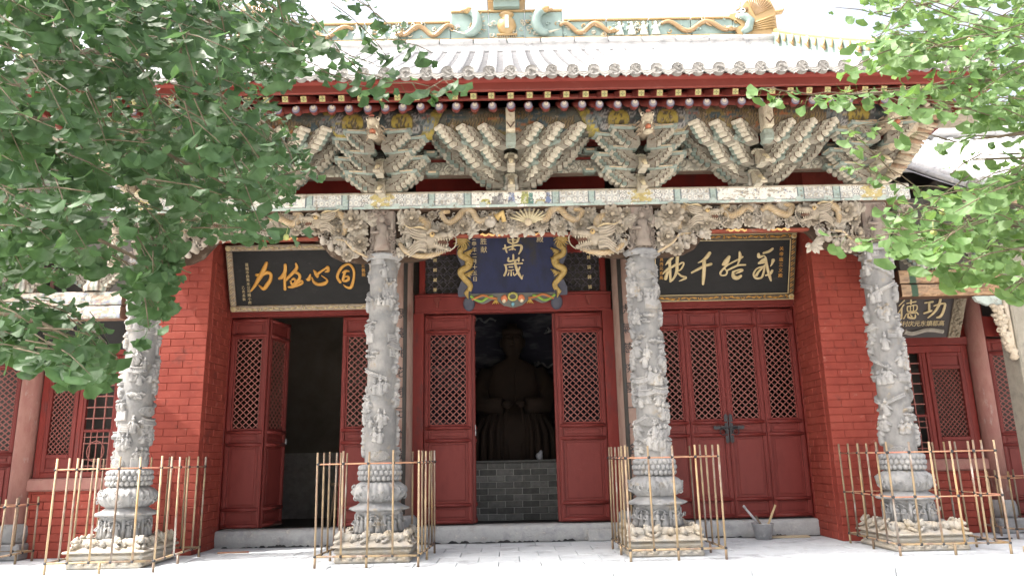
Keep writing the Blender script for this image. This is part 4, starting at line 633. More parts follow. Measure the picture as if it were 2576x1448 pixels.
def chiwen(sgn):
    m=MB(); x=sgn*(XR-.32); z=rb
    # broad fanned tail body
    poly=[(-.30,.05),(-.34,.16),(-.22,.22),(-.3,.30),(-.42,.36),(-.40,.42),(-.24,.46),(-.14,.62),(-.02,.74),(.1,.8),(.2,.78),(.3,.66),(.36,.5),(.36,.05)]
    m.prism([(x+sgn*a,z+b) for a,b in (poly if sgn<0 else poly)],YR-.11,YR+.11,col=YEL)
    m.tube([(x-sgn*.22,YR-.1,z+.08),(x-sgn*.12,YR-.13,z+.14),(x-sgn*.08,YR-.13,z+.28),(x-sgn*.16,YR-.13,z+.36),(x-sgn*.3,YR-.1,z+.40)],[.05,.075,.08,.07,.04],9,col=TEAL)
    m.ell((x-sgn*.2,YR-.16,z+.45),(.05,.04,.045),col=(.9,.9,.85)); m.ell((x-sgn*.205,YR-.195,z+.45),(.022,.015,.022),col=(.03,.03,.03))
    m.tube([(x-sgn*.1,YR-.13,z+.5),(x-sgn*.24,YR-.15,z+.5),(x-sgn*.3,YR-.14,z+.47)],[.03,.03,.01],6,col=ORG)
    for q in range(5): m.ell((x-sgn*(.3-.035*q),YR-.13,z+.36-.012*q),(.014,.014,.02),col=(.9,.88,.8),nu=6,nv=4)
    for q in range(12):
        a=.4+q*.14; m.tube([(x+sgn*.02,YR-.115,z+.4),(x+sgn*(.02+.33*math.cos(a)),YR-.125,z+.4+.36*math.sin(a))],[.008,.012],5,col=ORG)
    for q in range(5): m.tube([(x-sgn*.05,YR-.115,z+.12+.03*q),(x+sgn*.33,YR-.12,z+.17+.05*q)],[.012,.022],5,col=YEL)
    m.tube([(x-sgn*.1,YR,z+.5),(x-sgn*.2,YR,z+.62),(x-sgn*.16,YR,z+.72)],[.03,.03,.008],6,col=YEL)
    m.tube([(x+sgn*.3,YR,z+.5),(x+sgn*.5,YR,z+.52),(x+sgn*.56,YR,z+.58)],[.05,.045,.01],7,col=YEL)
    return m
for s in (-1,1): build('ridge_end_beast',chiwen(s),M['glaze'],ridge)
# hip ridges with tasselled figures
for s in (-1,1):
    n_=22; m2=MB(); pts=[]
    for i in range(n_+1):
        t=i/n_; y=YR-.1-(YR-7.35)*t; x=s*(XR+(XE-XR-.02)*t); pts.append(Vector((x,y,roof_z(y)+.02+.10*max(0,t-.85)/.15*.6)))
    for a,b in zip(pts,pts[1:]):
        d=(b-a); nrm=Vector((s*.06,0,0)); h=Vector((0,0,.24))
        V=[a-nrm,b-nrm,b-nrm+h,a-nrm+h,a+nrm,b+nrm,b+nrm+h,a+nrm+h]
        m2.add([tuple(q) for q in V],[(0,1,2,3),(7,6,5,4),(0,4,5,1),(3,2,6,7)],col=TEAL)
    m2.tube([p+Vector((0,0,.26)) for p in pts],.045,8,col=YEL)
    hr=hp('hip_ridge',m2,M['glaze'])
    for i in range(1,n_,1):
        p=pts[i]; m3=MB(); col=ORG if i%2 else YEL
        b=p+Vector((-s*.075,-.02,.22))
        if i%2:
            m3.ell(b+Vector((0,0,-.03)),(.035,.045,.05),col=CRM,nu=8,nv=5); m3.tube([b+Vector((0,0,-.03)),b+Vector((-s*.02,-.02,-.12)),b+Vector((-s*.01,-.05,-.21))],[.03,.038,.008],6,col=ORG); m3.tube([b+Vector((0,-.03,-.05)),b+Vector((-s*.03,-.07,-.13))],[.02,.006],5,col=YEL)
        else:
            m3.tube([b,b+Vector((-s*.02,-.01,-.1)),b+Vector((-s*.02,-.04,-.15))],[.024,.028,.006],6,col=YEL)
        build('hip_tassel',m3,M['glaze'],hr)
# fascia, rafters ----------------------------------------------------
m2=MB(); m2.box(-XE+.03,XE-.03,7.33,7.37,4.985,5.085,ch=.005); hp('fascia_board',m2,M['red_eave'])
m2=MB(); m2.box(-XE+.03,XE-.03,7.26,7.42,5.075,5.105); hp('tile_batten',m2,M['red_dark'])
m2=MB(); m2.box(-XE+.08,XE-.08,7.72,7.775,5.088,5.128,ch=.004); hp('rafter_batten',m2,M['red_eave'])
m2=MB(); m2.add([(-XE+.05,7.35,5.05),(XE-.05,7.35,5.05),(XE-.05,8.4,5.575),(-XE+.05,8.4,5.575)],[(0,1,2,3)]); m2.add([(-XE+.1,7.75,5.125),(XE-.1,7.75,5.125),(XE-.1,11.2,6.98),(-XE+.1,11.2,6.98)],[(0,1,2,3)]); hp('soffit_board',m2,M['red_dark'])
for s in (-1,1):                                                        # side eave returning along the gable
    m2=MB(); m2.box(s*XE-.03,s*XE+.03,7.35,14.5,4.985,5.10); m2.add([(s*XE,7.35,5.05),(s*XE,14.5,5.05),(s*4.9,14.5,5.45),(s*4.9,7.35,5.45)],[(0,1,2,3)]); hp('side_fascia',m2,M['red_eave'])
fr=MB(); fr.box(-.036,.036,0,1.1,-.036,.036,ch=.004); frm=fr.mesh('flying_rafter',M['red_eave'],False)[0]
ye=MB(); ye.box(-.031,.031,-.003,.001,-.031,.031,col=(.31,.285,.12))
for a,b in ((0,.016),(.016,0),(-.016,0),(0,-.016)): ye.ell((a,-.0035,b),(.008,.0015,.008),col=(.12,.12,.05),nu=6,nv=3)
ye.ell((0,-.004,0),(.006,.0015,.006),col=(.1,.1,.06),nu=6,nv=3)
yem=ye.mesh('painted_end',M['flat'],False)[0]
rr_=MB(); rr_.tube([(0,0,0),(0,2.4,0)],.047,12); rrm=rr_.mesh('round_rafter',M['red_eave'],False)[0]
en=MB(); 
def dsc(m,r,z,y,col):
    V=[(r*math.cos(2*math.pi*k/16),y,z+r*math.sin(2*math.pi*k/16)) for k in range(16)]; m.add(V,[tuple(range(16))[::1]],col=col,smooth=False)
en.tube([(0,-.004,0),(0,.075,0)],.0485,16,col=(.13,.022,.016)); dsc(en,.048,0,-.0045,(.12,.125,.21)); dsc(en,.040,.006,-.006,(.32,.305,.345)); dsc(en,.024,.018,-.0075,(.66,.62,.50)); dsc(en,.009,.036,-.009,(.12,.05,.05))
enm=en.mesh('eye_end',M['flat'],False)[0]
sl_=math.atan(.5); RP=.205; n=25
for i in range(-n,n+1):
    x=i*RP+.014*(rnd.random()-.5)
    o=link('flying_rafter',frm,hall,(x,7.385,4.945+.004*rnd.random()),(sl_,R(2*(rnd.random()-.5)),R(1.5*(rnd.random()-.5))))
    link('painted_end',yem,o,local=True)
    x=i*RP+.016*(rnd.random()-.5)
    o=link('round_rafter',rrm,hall,(x,7.79+.02*rnd.random(),5.03+.008*rnd.random()),(math.atan(.52),0,R(1.5*(rnd.random()-.5))))
    link('eye_end',enm,o,local=True,rot=(-.46,rnd.uniform(-.3,.3),0),loc=(0,-.027,0))
# ================================================================ PAINTED PURLIN, BEAMS, BRACKETS
PX=(-4.545,-1.615,1.615,4.545)
def lerp(a,b,f): return a+(b-a)*f[...,None]
def blend(c,col,mask): 
    mk=np.clip(mask,0,1)[...,None]; return c*(1-mk)+np.array(col)*mk
def paint_purlin(X,T):
    c=np.zeros(X.shape+(3,))+np.array((.022,.034,.036)); n=fbm(X*3,T*9,1)
    c=blend(c,(.075,.09,.09),(n-.42)*3*(fbm(X*22,T*60,4)>.42))
    for bi,b in enumerate((-3.08,0,3.08)):
        d=np.abs(X-b); arc=.86+.18*(.5-T)
        base=(.070,.072,.058) if bi<2 else (.13,.095,.066)
        c=blend(c,base,(d<arc)*(.75+.25*n)); 
        ph=(X-b)*5.2
        for s in (-1,1):
            band=np.abs(T-.52-.22*np.sin(ph*s+1.1+bi))
            inb=(band<.17)&(d<.78)
            q=np.abs(np.sin(X*95+np.round(T*9)*1.57)); c=blend(c,(.12,.085,.035),inb*(q>.5)*.7); c=blend(c,(.025,.02,.016),inb*(q<=.5)*.85)
        c=blend(c,(.20,.075,.025),(d<.5)*(fbm(X*9,T*5,bi+9)>.70)); c=blend(c,(.16,.12,.03),(d<.7)*(fbm(X*7,T*4,bi+3)>.66)*.7); c=blend(c,(.03,.05,.06),(d<.8)*(fbm(X*8,T*6,bi+19)>.68))
        ring=np.abs(d-arc-.085)<.085
        c=blend(c,(.26,.21,.04) if bi<2 else (.24,.20,.12),ring*(.55+.45*(fbm(X*16,T*14,3)>.45))); c=blend(c,(.03,.03,.03),(np.abs(np.abs(d-arc-.085)-.085)<.010)*1.)
    for p in PX:
        for s in (-1,1):
            m=p+s*.30; rr=np.sqrt(((X-m)/.135)**2+((T-.5)/.36)**2)
            # cloud scrolls round the medallion
            for q in range(6):
                a=q*math.pi/3+.52; cx=m+.185*math.cos(a); ct=.5+.40*math.sin(a); r2=np.sqrt(((X-cx)/.062)**2+((T-ct)/.165)**2)
                c=blend(c,(.19,.19,.19),(r2<1)*1.); c=blend(c,(.04,.04,.045),((np.abs(r2-.98)<.10)|(np.abs(r2-.5-.12*np.arctan2(T-ct,X-cx)/3.1)<.10))*1.)
            c=blend(c,(.28,.215,.035),(rr<1)*(.7+.3*fbm(X*12,T*10,6))); c=blend(c,(.06,.05,.03),((np.abs(rr-1)<.055))*1.)
            c=blend(c,(.07,.055,.03),(rr<.66)*(fbm(X*48,T*17,p)>.50)*(np.abs(X-m)<.075+.03*np.sin(T*20)))
            m=p+s*.60; r3=np.sqrt(((X-m)/.10)**2+((T-.5)/.30)**2)
            c=blend(c,(.12,.135,.14),(r3<1)*(fbm(X*22,T*13,8)>.42)); c=blend(c,(.17,.075,.06),(r3<.8)*(T>.6)*(fbm(X*20,T*11,2)>.55)); c=blend(c,(.05,.07,.075),(np.abs(r3-.4)<.09)*1.)
    return c
nx=900; xs=np.linspace(-5.15,5.15,nx); th=np.linspace(R(-115),R(75),26); X,TH=np.meshgrid(xs,th,indexing='xy')
T=(np.sin(TH)-np.sin(th[0]))/(np.sin(th[-1])-np.sin(th[0])); T=np.clip((TH-R(-75))/R(115),0,1)
P=np.stack([X,8.45-.19*np.cos(TH),5.13+.19*np.sin(TH)],-1)
m2=MB(); m2.grid(P,paint_purlin(X,T)); m2.box(-5.14,5.14,8.45,8.63,4.98,5.28,col=(.06,.07,.07)); 
purlin=hp('painted_purlin',m2,M['paint'])
for s in (-1,1):
    m2=MB(); m2.box(min(s*5.15,s*5.62),max(s*5.15,s*5.62),8.12,8.34,4.90,5.06,col=(.28,.25,.20),ch=.02); m2.box(min(s*5.15,s*5.5),max(s*5.15,s*5.5),8.10,8.36,5.065,5.2,col=(.22,.18,.14),ch=.02)
    hp('purlin_end',m2,M['paint'])
def paint_mid(X,T,base,seed):
    c=np.zeros(X.shape+(3,))+np.array(base); n=fbm(X*5,T*3,seed)
    c=blend(c,(.20,.205,.185),(fbm(X*14,T*5,seed+2)>.52)*.8); c=blend(c,(.45,.44,.38),(fbm(X*17,T*6,seed+4)>.60)*.8)
    for q in range(-26,27):
        cx=q*.195+.03*math.sin(q*7); ct=.62 if q%2 else .38; r2=np.sqrt(((X-cx)/.075)**2+((T-ct)/.42)**2)
        if q%3: c=blend(c,(.09,.085,.075),((np.abs(r2-1)<.10)|(np.abs(r2-.45-.15*np.arctan2(T-ct,X-cx)/3.1)<.09))*.85)
    c=blend(c,(.12,.10,.08),(T<.12)*(np.abs(np.sin(X*60))<.35)*.8)
    return c
def face_beam(name,x0,x1,y0,y1,z0,z1,fn,mt,nx=700,nz=16,par=None,bottom=(.2,.15,.12),**k):
    xs=np.linspace(x0,x1,nx); T=np.linspace(0,1,nz); X,TT=np.meshgrid(xs,T,indexing='xy')
    rd=.018; P=np.stack([X,y0+rd*(np.clip(.1-TT,0,1)/.1)**2+rd*(np.clip(TT-.9,0,1)/.1)**2,z0+(z1-z0)*TT],-1)
    m=MB(); m.grid(P,fn(X,TT)); m.box(x0,x1,y0+rd,y1,z0+.001,z1-.001,col=bottom); return build(name,m,mt,par or hall,**k)
face_beam('bracket_beam',-5.0,5.0,8.85,9.0,4.625,4.80,lambda X,T:paint_mid(X,T,(.31,.295,.25),3),M['paint'])
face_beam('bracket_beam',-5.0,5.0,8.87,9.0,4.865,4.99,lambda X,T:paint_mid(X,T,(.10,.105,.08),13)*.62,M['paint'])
m2=MB(); m2.box(-5,5,8.93,8.99,4.802,4.863,ch=.003); m2.box(-5,5,8.95,9.0,4.992,5.42); m2.box(-5,5,8.80,8.86,5.04,5.08,ch=.004); m2.box(-5,5,8.63,8.95,5.32,5.35); hp('bracket_board',m2,M['red_dark'])
def paint_arch(X,T):
    c=np.zeros(X.shape+(3,))+np.array((.66,.665,.63)); 
    c=blend(c,(.40,.38,.33),(fbm(X*6,T*3,31)>.56)*(fbm(X*40,T*9,33)>.46)*.9)
    # fret of little octagons and flowers
    u=X*1.0/.072; v=T/.36; fu=u-np.round(u); fv=v-np.round(v); r=np.maximum(np.abs(fu),np.abs(fv)); r2=np.abs(fu)+np.abs(fv)
    line=(np.abs(r-.40)<.05)|(np.abs(r2-.62)<.05); c=blend(c,(.30,.34,.40),line*.7); c=blend(c,(.28,.26,.30),(np.sqrt(fu**2+fv**2)<.13)*.8)
    TEALP=(.30,.41,.40)
    for p in PX:
        d=np.abs(X-p); c=blend(c,(.46,.38,.13),(d<.13-.03*np.cos(T*14))*(fbm(X*24,T*8,2)>.42)*.85); 
        for s in (-1,1):
            for ct in (.22,.52,.82):
                r3=np.sqrt(((X-p-s*.22)/.042)**2+((T-ct)/.16)**2); c=blend(c,(.72,.72,.7),(r3<1)*1.); c=blend(c,(.2,.22,.24),((np.abs(r3-1)<.13)|(np.abs(r3-.45)<.12))*.9)
    for b in (-3.08,0,3.08):
        d=np.abs(X-b)
        for dd in (.55,1.0): c=blend(c,TEALP,(np.abs(d-dd)<.038)*(.65+.35*fbm(X*20,T*4,5))); c=blend(c,(.12,.15,.17),(np.abs(np.abs(d-dd)-.042)<.007)*1.)
        pan=d<.5
        c=blend(c,(.70,.70,.67),pan*1.)
        if b==0:
            for (x,wd,h,col) in ((-.33,.075,.45,(.35,.33,.08)),(-.14,.045,.8,(.25,.25,.27)),(.0,.05,.85,(.20,.25,.40)),(-.21,.05,.62,(.2,.2,.2)),(.17,.06,.9,(.32,.35,.12)),(.24,.035,.8,(.10,.24,.22)),(.36,.085,.4,(.42,.38,.18)),(.46,.04,.8,(.15,.2,.35))):
                e=(np.abs(X-b-x)<wd*(1.1-.5*T/h*(.7+.6*fbm(X*40,T*7,7))))&(T<h)&(T>.12); c=blend(c,col,e*(.4+.6*(fbm(X*45,T*12,int(x*100))>.38)))
            c=blend(c,(.15,.15,.16),pan*(fbm(X*38,T*10,51)>.66))
        else: c=blend(c,(.35,.33,.28),pan*(fbm(X*22,T*9,b)>.60)*(fbm(X*4,T*2,b+5)>.45)); c=blend(c,(.2,.24,.33),pan*(fbm(X*30,T*9,b+8)>.70))
    c=blend(c,(.36,.46,.45),(T<.12)*(fbm(X*9,T,4)>.4)*.9); c=blend(c,(.16,.17,.18),(np.abs(T-.14)<.022)*1.)
    for q in range(-14,15): c=blend(c,(.40,.48,.47),(np.sqrt(((X-q*.36)/.05)**2+((T-.14)/.17)**2)<1)*1.)
    c=blend(c,(.42,.36,.28),(T>.86)*.75)
    return c
face_beam('painted_architrave',-5.0,5.0,8.74,9.08,4.145,4.365,paint_arch,M['paint'],nx=1500,nz=30,bottom=(.3,.2,.15))
CREAM=(.455,.43,.365);TEA=(.16,.205,.185);BRN=(.105,.072,.053);GGR=(.25,.235,.20)
def arm_mesh(dull=1.0,cap=False):
    """stepped wing-shaped arm along +x: cheek towards -y carries painted scrolls, the stepped end is cream with a teal outer corner"""
    m=MB(); L=[.19,.255,.305,.343,.374]; h=.046; tk=.060; X0=[0,0,.01,.04,.08]
    D=lambda c:tuple(q*dull for q in c)
    for i,l in enumerate(L):
        z0=i*h; z1=z0+h-.0035; e=.052; x0=X0[i]
        m.box(x0,l-e-.014,-tk,tk,z0,z1,col=D(GGR)); m.box(l-e-.014,l-e,-tk-.002,tk+.002,z0,z1,col=D(BRN))
        # end piece, undercut at the foot
        for (a,b,c) in ((-tk-.006,tk*.35,CREAM),(tk*.35,tk+.006,TEA if i<4 else CREAM)):
            poly=[(l-e,z0),(l-.018,z0),(l-.004,z0+.010),(l,z0+.022),(l,z1),(l-e,z1)]
            m.prism(poly,a,b,col=D(c))
    for sy in (-1,1):
        for q,(cx,cz,r) in enumerate(((.235,.185,.026),(.20,.135,.030),(.13,.085,.026),(.27,.20,.014))):
            pts=[(cx+r*(1-.05*k)*math.cos(k*.6),sy*(tk+.003),cz+r*(1-.05*k)*math.sin(k*.6)) for k in range(14)]; m.tube(pts,.008,4,col=D((.37,.355,.30)))
        m.tube([(.05,sy*(tk+.002),.06),(.16,sy*(tk+.002),.12),(.22,sy*(tk+.002),.21)],.009,4,col=D(BRN))
    if cap:
        zc=5*h; w0,w1=tk+.008,tk+.034; e0,e1=.385,.415
        V=[(.08,-w0,zc),(e0,-w0,zc),(e0,w0,zc),(.08,w0,zc),(.06,-w1,zc+.022),(e1,-w1,zc+.022),(e1,w1,zc+.022),(.06,w1,zc+.022),(.06,-w1,zc+.052),(e1,-w1,zc+.052),(e1,w1,zc+.052),(.06,w1,zc+.052)]
        m.add(V,[(3,2,1,0)]+[(i,(i+1)%4,(i+1)%4+4,i+4) for i in range(4)]+[(i+4,(i+1)%4+4,(i+1)%4+8,i+8) for i in range(4)]+[(8,9,10,11)],col=D((.22,.27,.25)))
        for sy in (-1,1): m.box(.12,.36,sy*(w1+.0015)-.0015,sy*(w1+.0015)+.0015,zc+.026,zc+.046,col=D((.50,.42,.31)))
        m.box(e1-.001,e1+.003,-w1*.7,w1*.7,zc+.026,zc+.046,col=D((.52,.46,.36)))
    return m.mesh('bracket_arm',M['paint'],False)[0]
def mirror_y(me):
    q=me.copy(); q.name='bracket_arm'
    q.transform(Matrix.Scale(-1,4,Vector((0,1,0)))); q.flip_normals(); return q
armA=arm_mesh(1.12,True); armAm=mirror_y(armA); armT=arm_mesh(1.12); armTm=mirror_y(armT); armB=arm_mesh(.72,True); armC=arm_mesh(.9,True)
def block_mesh(d=1.0):
    m=MB(); w0,w1,h,t=.062,.085,.055,.062
    V=[(-w0,-t*.8,0),(w0,-t*.8,0),(w0,t*.8,0),(-w0,t*.8,0),(-w1,-t,h*.5),(w1,-t,h*.5),(w1,t,h*.5),(-w1,t,h*.5),(-w1,-t,h),(w1,-t,h),(w1,t,h),(-w1,t,h)]
    m.add(V,[(3,2,1,0)]+[(i,(i+1)%4,(i+1)%4+4,i+4) for i in range(4)]+[(i+4,(i+1)%4+4,(i+1)%4+8,i+8) for i in range(4)]+[(8,9,10,11)],col=tuple(q*d for q in TEA))
    m.box(-w0*.8,w0*.8,-t-.003,-t*.8,h*.45,h*.9,col=tuple(q*d for q in (.52,.40,.28)))
    return m.mesh('bearing_block',M['paint'],False)[0]
blk=block_mesh(); blkd=block_mesh(.6)
def vase_mesh():
    m=MB(); n=32; prof=[(.17,0),(.185,.03),(.19,.07),(.16,.11),(.155,.16),(.165,.20)]
    P=np.zeros((len(prof),n,3)); C=np.zeros((len(prof),n,3))
    for i,(r,z) in enumerate(prof):
        for k in range(n):
            a=2*math.pi*k/n; q=1+.05*abs(math.sin(a*4)); P[i,k]=(r*q*math.cos(a),r*q*math.sin(a)*.8,z); C[i,k]=(CREAM,TEA,(.45,.45,.42),BRN)[k%4]
    m.grid(P,C,wrap=True); m.add([tuple(p) for p in P[-1]],[tuple(range(n))],col=GGR); return m.mesh('bracket_set',M['paint'],False)[0]
vase=vase_mesh()
def beak_mesh():
    m=MB(); t=.042
    side=[(.0,0),(-.10,-.02),(-.24,-.075),(-.33,-.10),(-.34,-.075),(-.30,-.03),(-.22,.02),(-.16,.09),(-.10,.14),(0,.16)]
    V=[(-t,y,z) for y,z in side]+[(t,y,z) for y,z in side]; n=len(side)
    m.add(V,[tuple(range(n)),tuple(range(2*n-1,n-1,-1))]+[(i,i+n,(i+1)%n+n,(i+1)%n) for i in range(n)],col=(.42,.38,.30))
    m.box(-t-.004,t+.004,-.30,-.02,-.062,-.03,col=CREAM,ch=.006)
    m.tube([(0,-.20,.03),(0,-.26,-.01),(0,-.33,-.06)],[.03,.034,.02],6,col=(.62,.54,.36))
    for k in range(7): a=k/6*math.pi; m.ell((.062*math.cos(a),-.0-.02*math.sin(a),.155+.02*math.sin(a)),(.026,.03,.028),col=(.45,.42,.34),nu=7,nv=5)
    return m.mesh('bracket_beak',M['paint'],False)[0]
beak=beak_mesh()
def head_block():
    m=MB(); m.box(-.055,.055,-.16,.05,0,.32,col=(.50,.46,.36),ch=.02); m.box(-.06,.06,-.10,.05,-.14,.0,col=(.26,.31,.28),ch=.012); m.prism([(-.05,.1),(0,.03),(.05,.1),(.045,.12),(0,.055),(-.045,.12)],-.166,-.158,col=BRN); return m.mesh('beam_head',M['paint'],False)[0]
headb=head_block()
def dragon_head_mesh():
    m=MB(); c1=(.44,.39,.30);c2=(.28,.23,.17)
    m.tube([(0,.25,.12),(0,0,.14),(0,-.12,.16)],[.08,.085,.075],8,col=c2)
    m.ell((0,-.16,.19),(.075,.10,.055),col=c1); m.ell((0,-.25,.20),(.055,.05,.042),col=c1)          # upper jaw
    m.ell((0,-.18,.03),(.06,.09,.028),col=c1); m.ell((0,-.19,.085),(.036,.07,.034),col=(.45,.17,.10))
    for s in (-1,1):
        for k in range(4): m.tube([(s*.045,-.14-.03*k,.055),(s*.047,-.14-.03*k,.075)],[.008,.003],5,col=(.8,.76,.62))
        for k in range(3): m.tube([(s*.05,-.15-.035*k,.155),(s*.05,-.15-.035*k,.13)],[.009,.003],5,col=(.8,.76,.62))
        m.ell((s*.055,-.17,.245),(.028,.028,.028),col=(.75,.7,.58)); m.ell((s*.06,-.195,.245),(.012,.01,.012),col=(.05,.03,.02),nu=6,nv=4)
        m.tube([(s*.04,-.10,.24),(s*.06,-.02,.34),(s*.05,.02,.42)],[.02,.018,.004],6,col=c2)
        for k in range(4): m.tube([(s*.07,-.05,.20-.045*k),(s*.12,.02,.18-.05*k)],[.018,.003],5,col=c2)
    m.ell((0,-.24,.262),(.03,.03,.02),col=(.4,.14,.1)); return m.mesh('dragon_head',M['paint'],False)[0]
dhead=dragon_head_mesh()
def inst(name,me,par,loc,rot=None,scale=None): return link(name,me,par,loc,rot,scale)
def fan_set(x):
    s=inst('bracket_set',vase,hall,(x,8.90,4.366))
    j=lambda a:a*(rnd.random()-.5)
    for t in (1,2,3):
        yt=8.90-.22*t; zb=(4.43,4.615,4.80)[t-1]
        for k in range(t):
            for sg in (-1,1):
                x0=x+sg*(.06+.262*k); 
                rot=(0,0,R(-40+j(3))) if sg>0 else (0,0,R(180+40+j(3)))
                inst('bracket_arm',((armA,armAm) if t<3 else (armT,armTm))[0 if sg>0 else 1],s,(x0,yt+.25+j(.01),zb+j(.008)),rot,(1.04,1,.96))
        inst('bracket_beak',beak,s,(x,yt+.12,zb-.03),None,(1,1,1)) if t<3 else inst('beam_head',headb,s,(x,yt+.0,zb+.06))
    for t,(o,z,sc_) in enumerate(((.10,4.40,1.15),(.44,4.60,1.1),(.62,4.78,1.0))):
        for sg in (-1,1):
            inst('bracket_arm',armB,s,(x+sg*o,8.80-.06*t,z),(0,0,R(-6) if sg>0 else R(186)),(sc_,1,1))
    for sg in (-1,1):                      # scalloped leaf under the lowest arms
        m=MB()
        for k in range(4): m.ell((x+sg*(.22+.075*k),8.83,4.43+.045*k),(.045,.05,.045),col=(.36,.34,.29),nu=8,nv=6)
        build('leaf_scallop',m,M['paint'],s)
        for t in (1,2): inst('bearing_block',blk,s,(x+sg*(.98+.02*t),8.84,4.60+.27*(t-1)))
def column_set(x,corner=0):
    s=inst('bracket_set',vase,hall,(x,8.90,4.366))
    for t in (1,2,3):
        yt=8.90-.17*t; zb=(4.37,4.57,4.765)[t-1]
        for sg in (-1,1):
            inst('bracket_arm',armC if t>1 else armA,s,(x+sg*.05,yt,zb),(0,0,R(-8) if sg>0 else R(188)),(.90 if t>1 else 1.0,1,.82))
            inst('bearing_block',blk,s,(x+sg*.13,yt-.04,zb+.195))
            if t>1: inst('bracket_arm',armC,s,(x+sg*.20,yt+.14,zb-.03),(0,0,R(-10) if sg>0 else R(190)),(.95,1,.82))
        if t<3: inst('bracket_beak',beak,s,(x,yt+.05,zb-.02),None,(1,1,1))
    inst('dragon_head',dhead,s,(x,8.20,4.78),(R(8),0,R(rnd.uniform(-6,6))))
    for sg in (-1,1):
        m=MB()
        for k in range(5): m.ell((x+sg*(.20+.065*k),8.86,4.40+.05*k),(.045,.05,.05),col=(.40,.38,.33),nu=8,nv=6)
        build('leaf_scallop',m,M['paint'],s)
    if corner:
        sg=corner; m=MB(); c1=(.42,.36,.28);c2=(.32,.22,.15)
        m.tube([(x,8.8,4.5),(x+sg*.15,8.65,4.7),(x+sg*.34,8.45,4.95),(x+sg*.46,8.34,5.12)],[.10,.14,.17,.12],10,col=c1)
        for k in range(26):
            q=k/25; a=rnd.uniform(-1,1); m.tube([(x+sg*(.1+.36*q),8.6-.3*q+.05*a,4.5+.6*q-.1),(x+sg*(.2+.40*q),8.5-.3*q+.06*a,4.48+.55*q-.14)],[.05,.012],6,col=(c1,c2,(.5,.44,.34))[k%3])
        m.ell((x+sg*.52,8.26,5.08),(.11,.10,.085),col=c1,rot=(0,sg*.4,0)); m.ell((x+sg*.60,8.2,5.0),(.08,.06,.05),col=c2); m.tube([(x+sg*.48,8.2,5.13),(x+sg*.6,8.12,5.25),(x+sg*.66,8.1,5.24)],[.03,.025,.006],6,col=(.6,.55,.45))
        build('corner_beast',m,M['paint'],s)
        inst('bracket_arm',armA,s,(x+sg*.1,8.75,4.6),(0,0,R(-44) if sg>0 else R(224)),(1.2,1,1))
for i,p in enumerate(PX): column_set(p,(-1,0,0,1)[i])
for b in (-3.08,0,3.08): fan_set(b)
# ================================================================ CARVED OPENWORK FRIEZE
GOLD=(1.3,1.03,.58)
def petal_ring(m,c,r,n,tilt,len_,wid,seed,colr):
    for k in range(n):
        a=2*math.pi*k/n+seed; d=Vector((math.cos(a),0,math.sin(a))); s=Vector((-math.sin(a),0,math.cos(a))); f=Vector((0,-1,0))
        b=Vector(c)+d*r
        tip=b+(d*math.cos(tilt)+f*math.sin(tilt))*len_; mid=b+(d*math.cos(tilt*.6)+f*math.sin(tilt*.6+.25))*len_*.6
        V=[b-s*wid*.3,b+s*wid*.3,mid+s*wid*.55,tip+s*wid*.38,tip*1.0+d*len_*.08,tip-s*wid*.38,mid-s*wid*.55,mid+f*.006]
        m.add([tuple(v) for v in V],[(0,1,7),(1,2,7),(2,3,7),(3,4,7),(4,5,7),(5,6,7),(6,0,7)],col=colr,smooth=False)
def peony_mesh(seed):
    m=MB(); r_=random.Random(seed)
    for i,(r,n,t,l,w_) in enumerate(((.030,9,.25,.055,.042),(.020,8,.65,.048,.036),(.010,6,1.0,.042,.028))): petal_ring(m,(0,-.012*i,0),r,n,t,l*r_.uniform(.9,1.1),w_,r_.uniform(0,1),(1.02-.08*i,.99-.08*i,.93-.08*i))
    m.ell((0,-.045,0),(.018,.02,.018),col=(1.05,1.0,.88),nu=8,nv=5)
    return m.mesh('peony',M['wood'],False)[0]
peon=[peony_mesh(s) for s in (1,2,3)]
def leaf_spray(seed):
    m=MB(); r_=random.Random(seed)
    for k in range(5):
        a=-1.1+.55*k+r_.uniform(-.1,.1); l=.10*r_.uniform(.8,1.15); d=Vector((math.sin(a),-.25*r_.random(),math.cos(a))); s=Vector((math.cos(a),0,-math.sin(a))); f=Vector((0,-1,0))
        b=Vector((0,0,0)); V=[b,b+d*l*.45+s*.026,b+d*l*.75+s*.020,b+d*l,b+d*l*.75-s*.020,b+d*l*.45-s*.026,b+d*l*.5+f*.016]
        m.add([tuple(v) for v in V],[(0,1,6),(1,2,6),(2,3,6),(3,4,6),(4,5,6),(5,0,6)],col=(1.0,1.0,.97),smooth=False)
    return m.mesh('leaf_spray',M['wood'],False)[0]
sprays=[leaf_spray(s) for s in (4,5,6)]
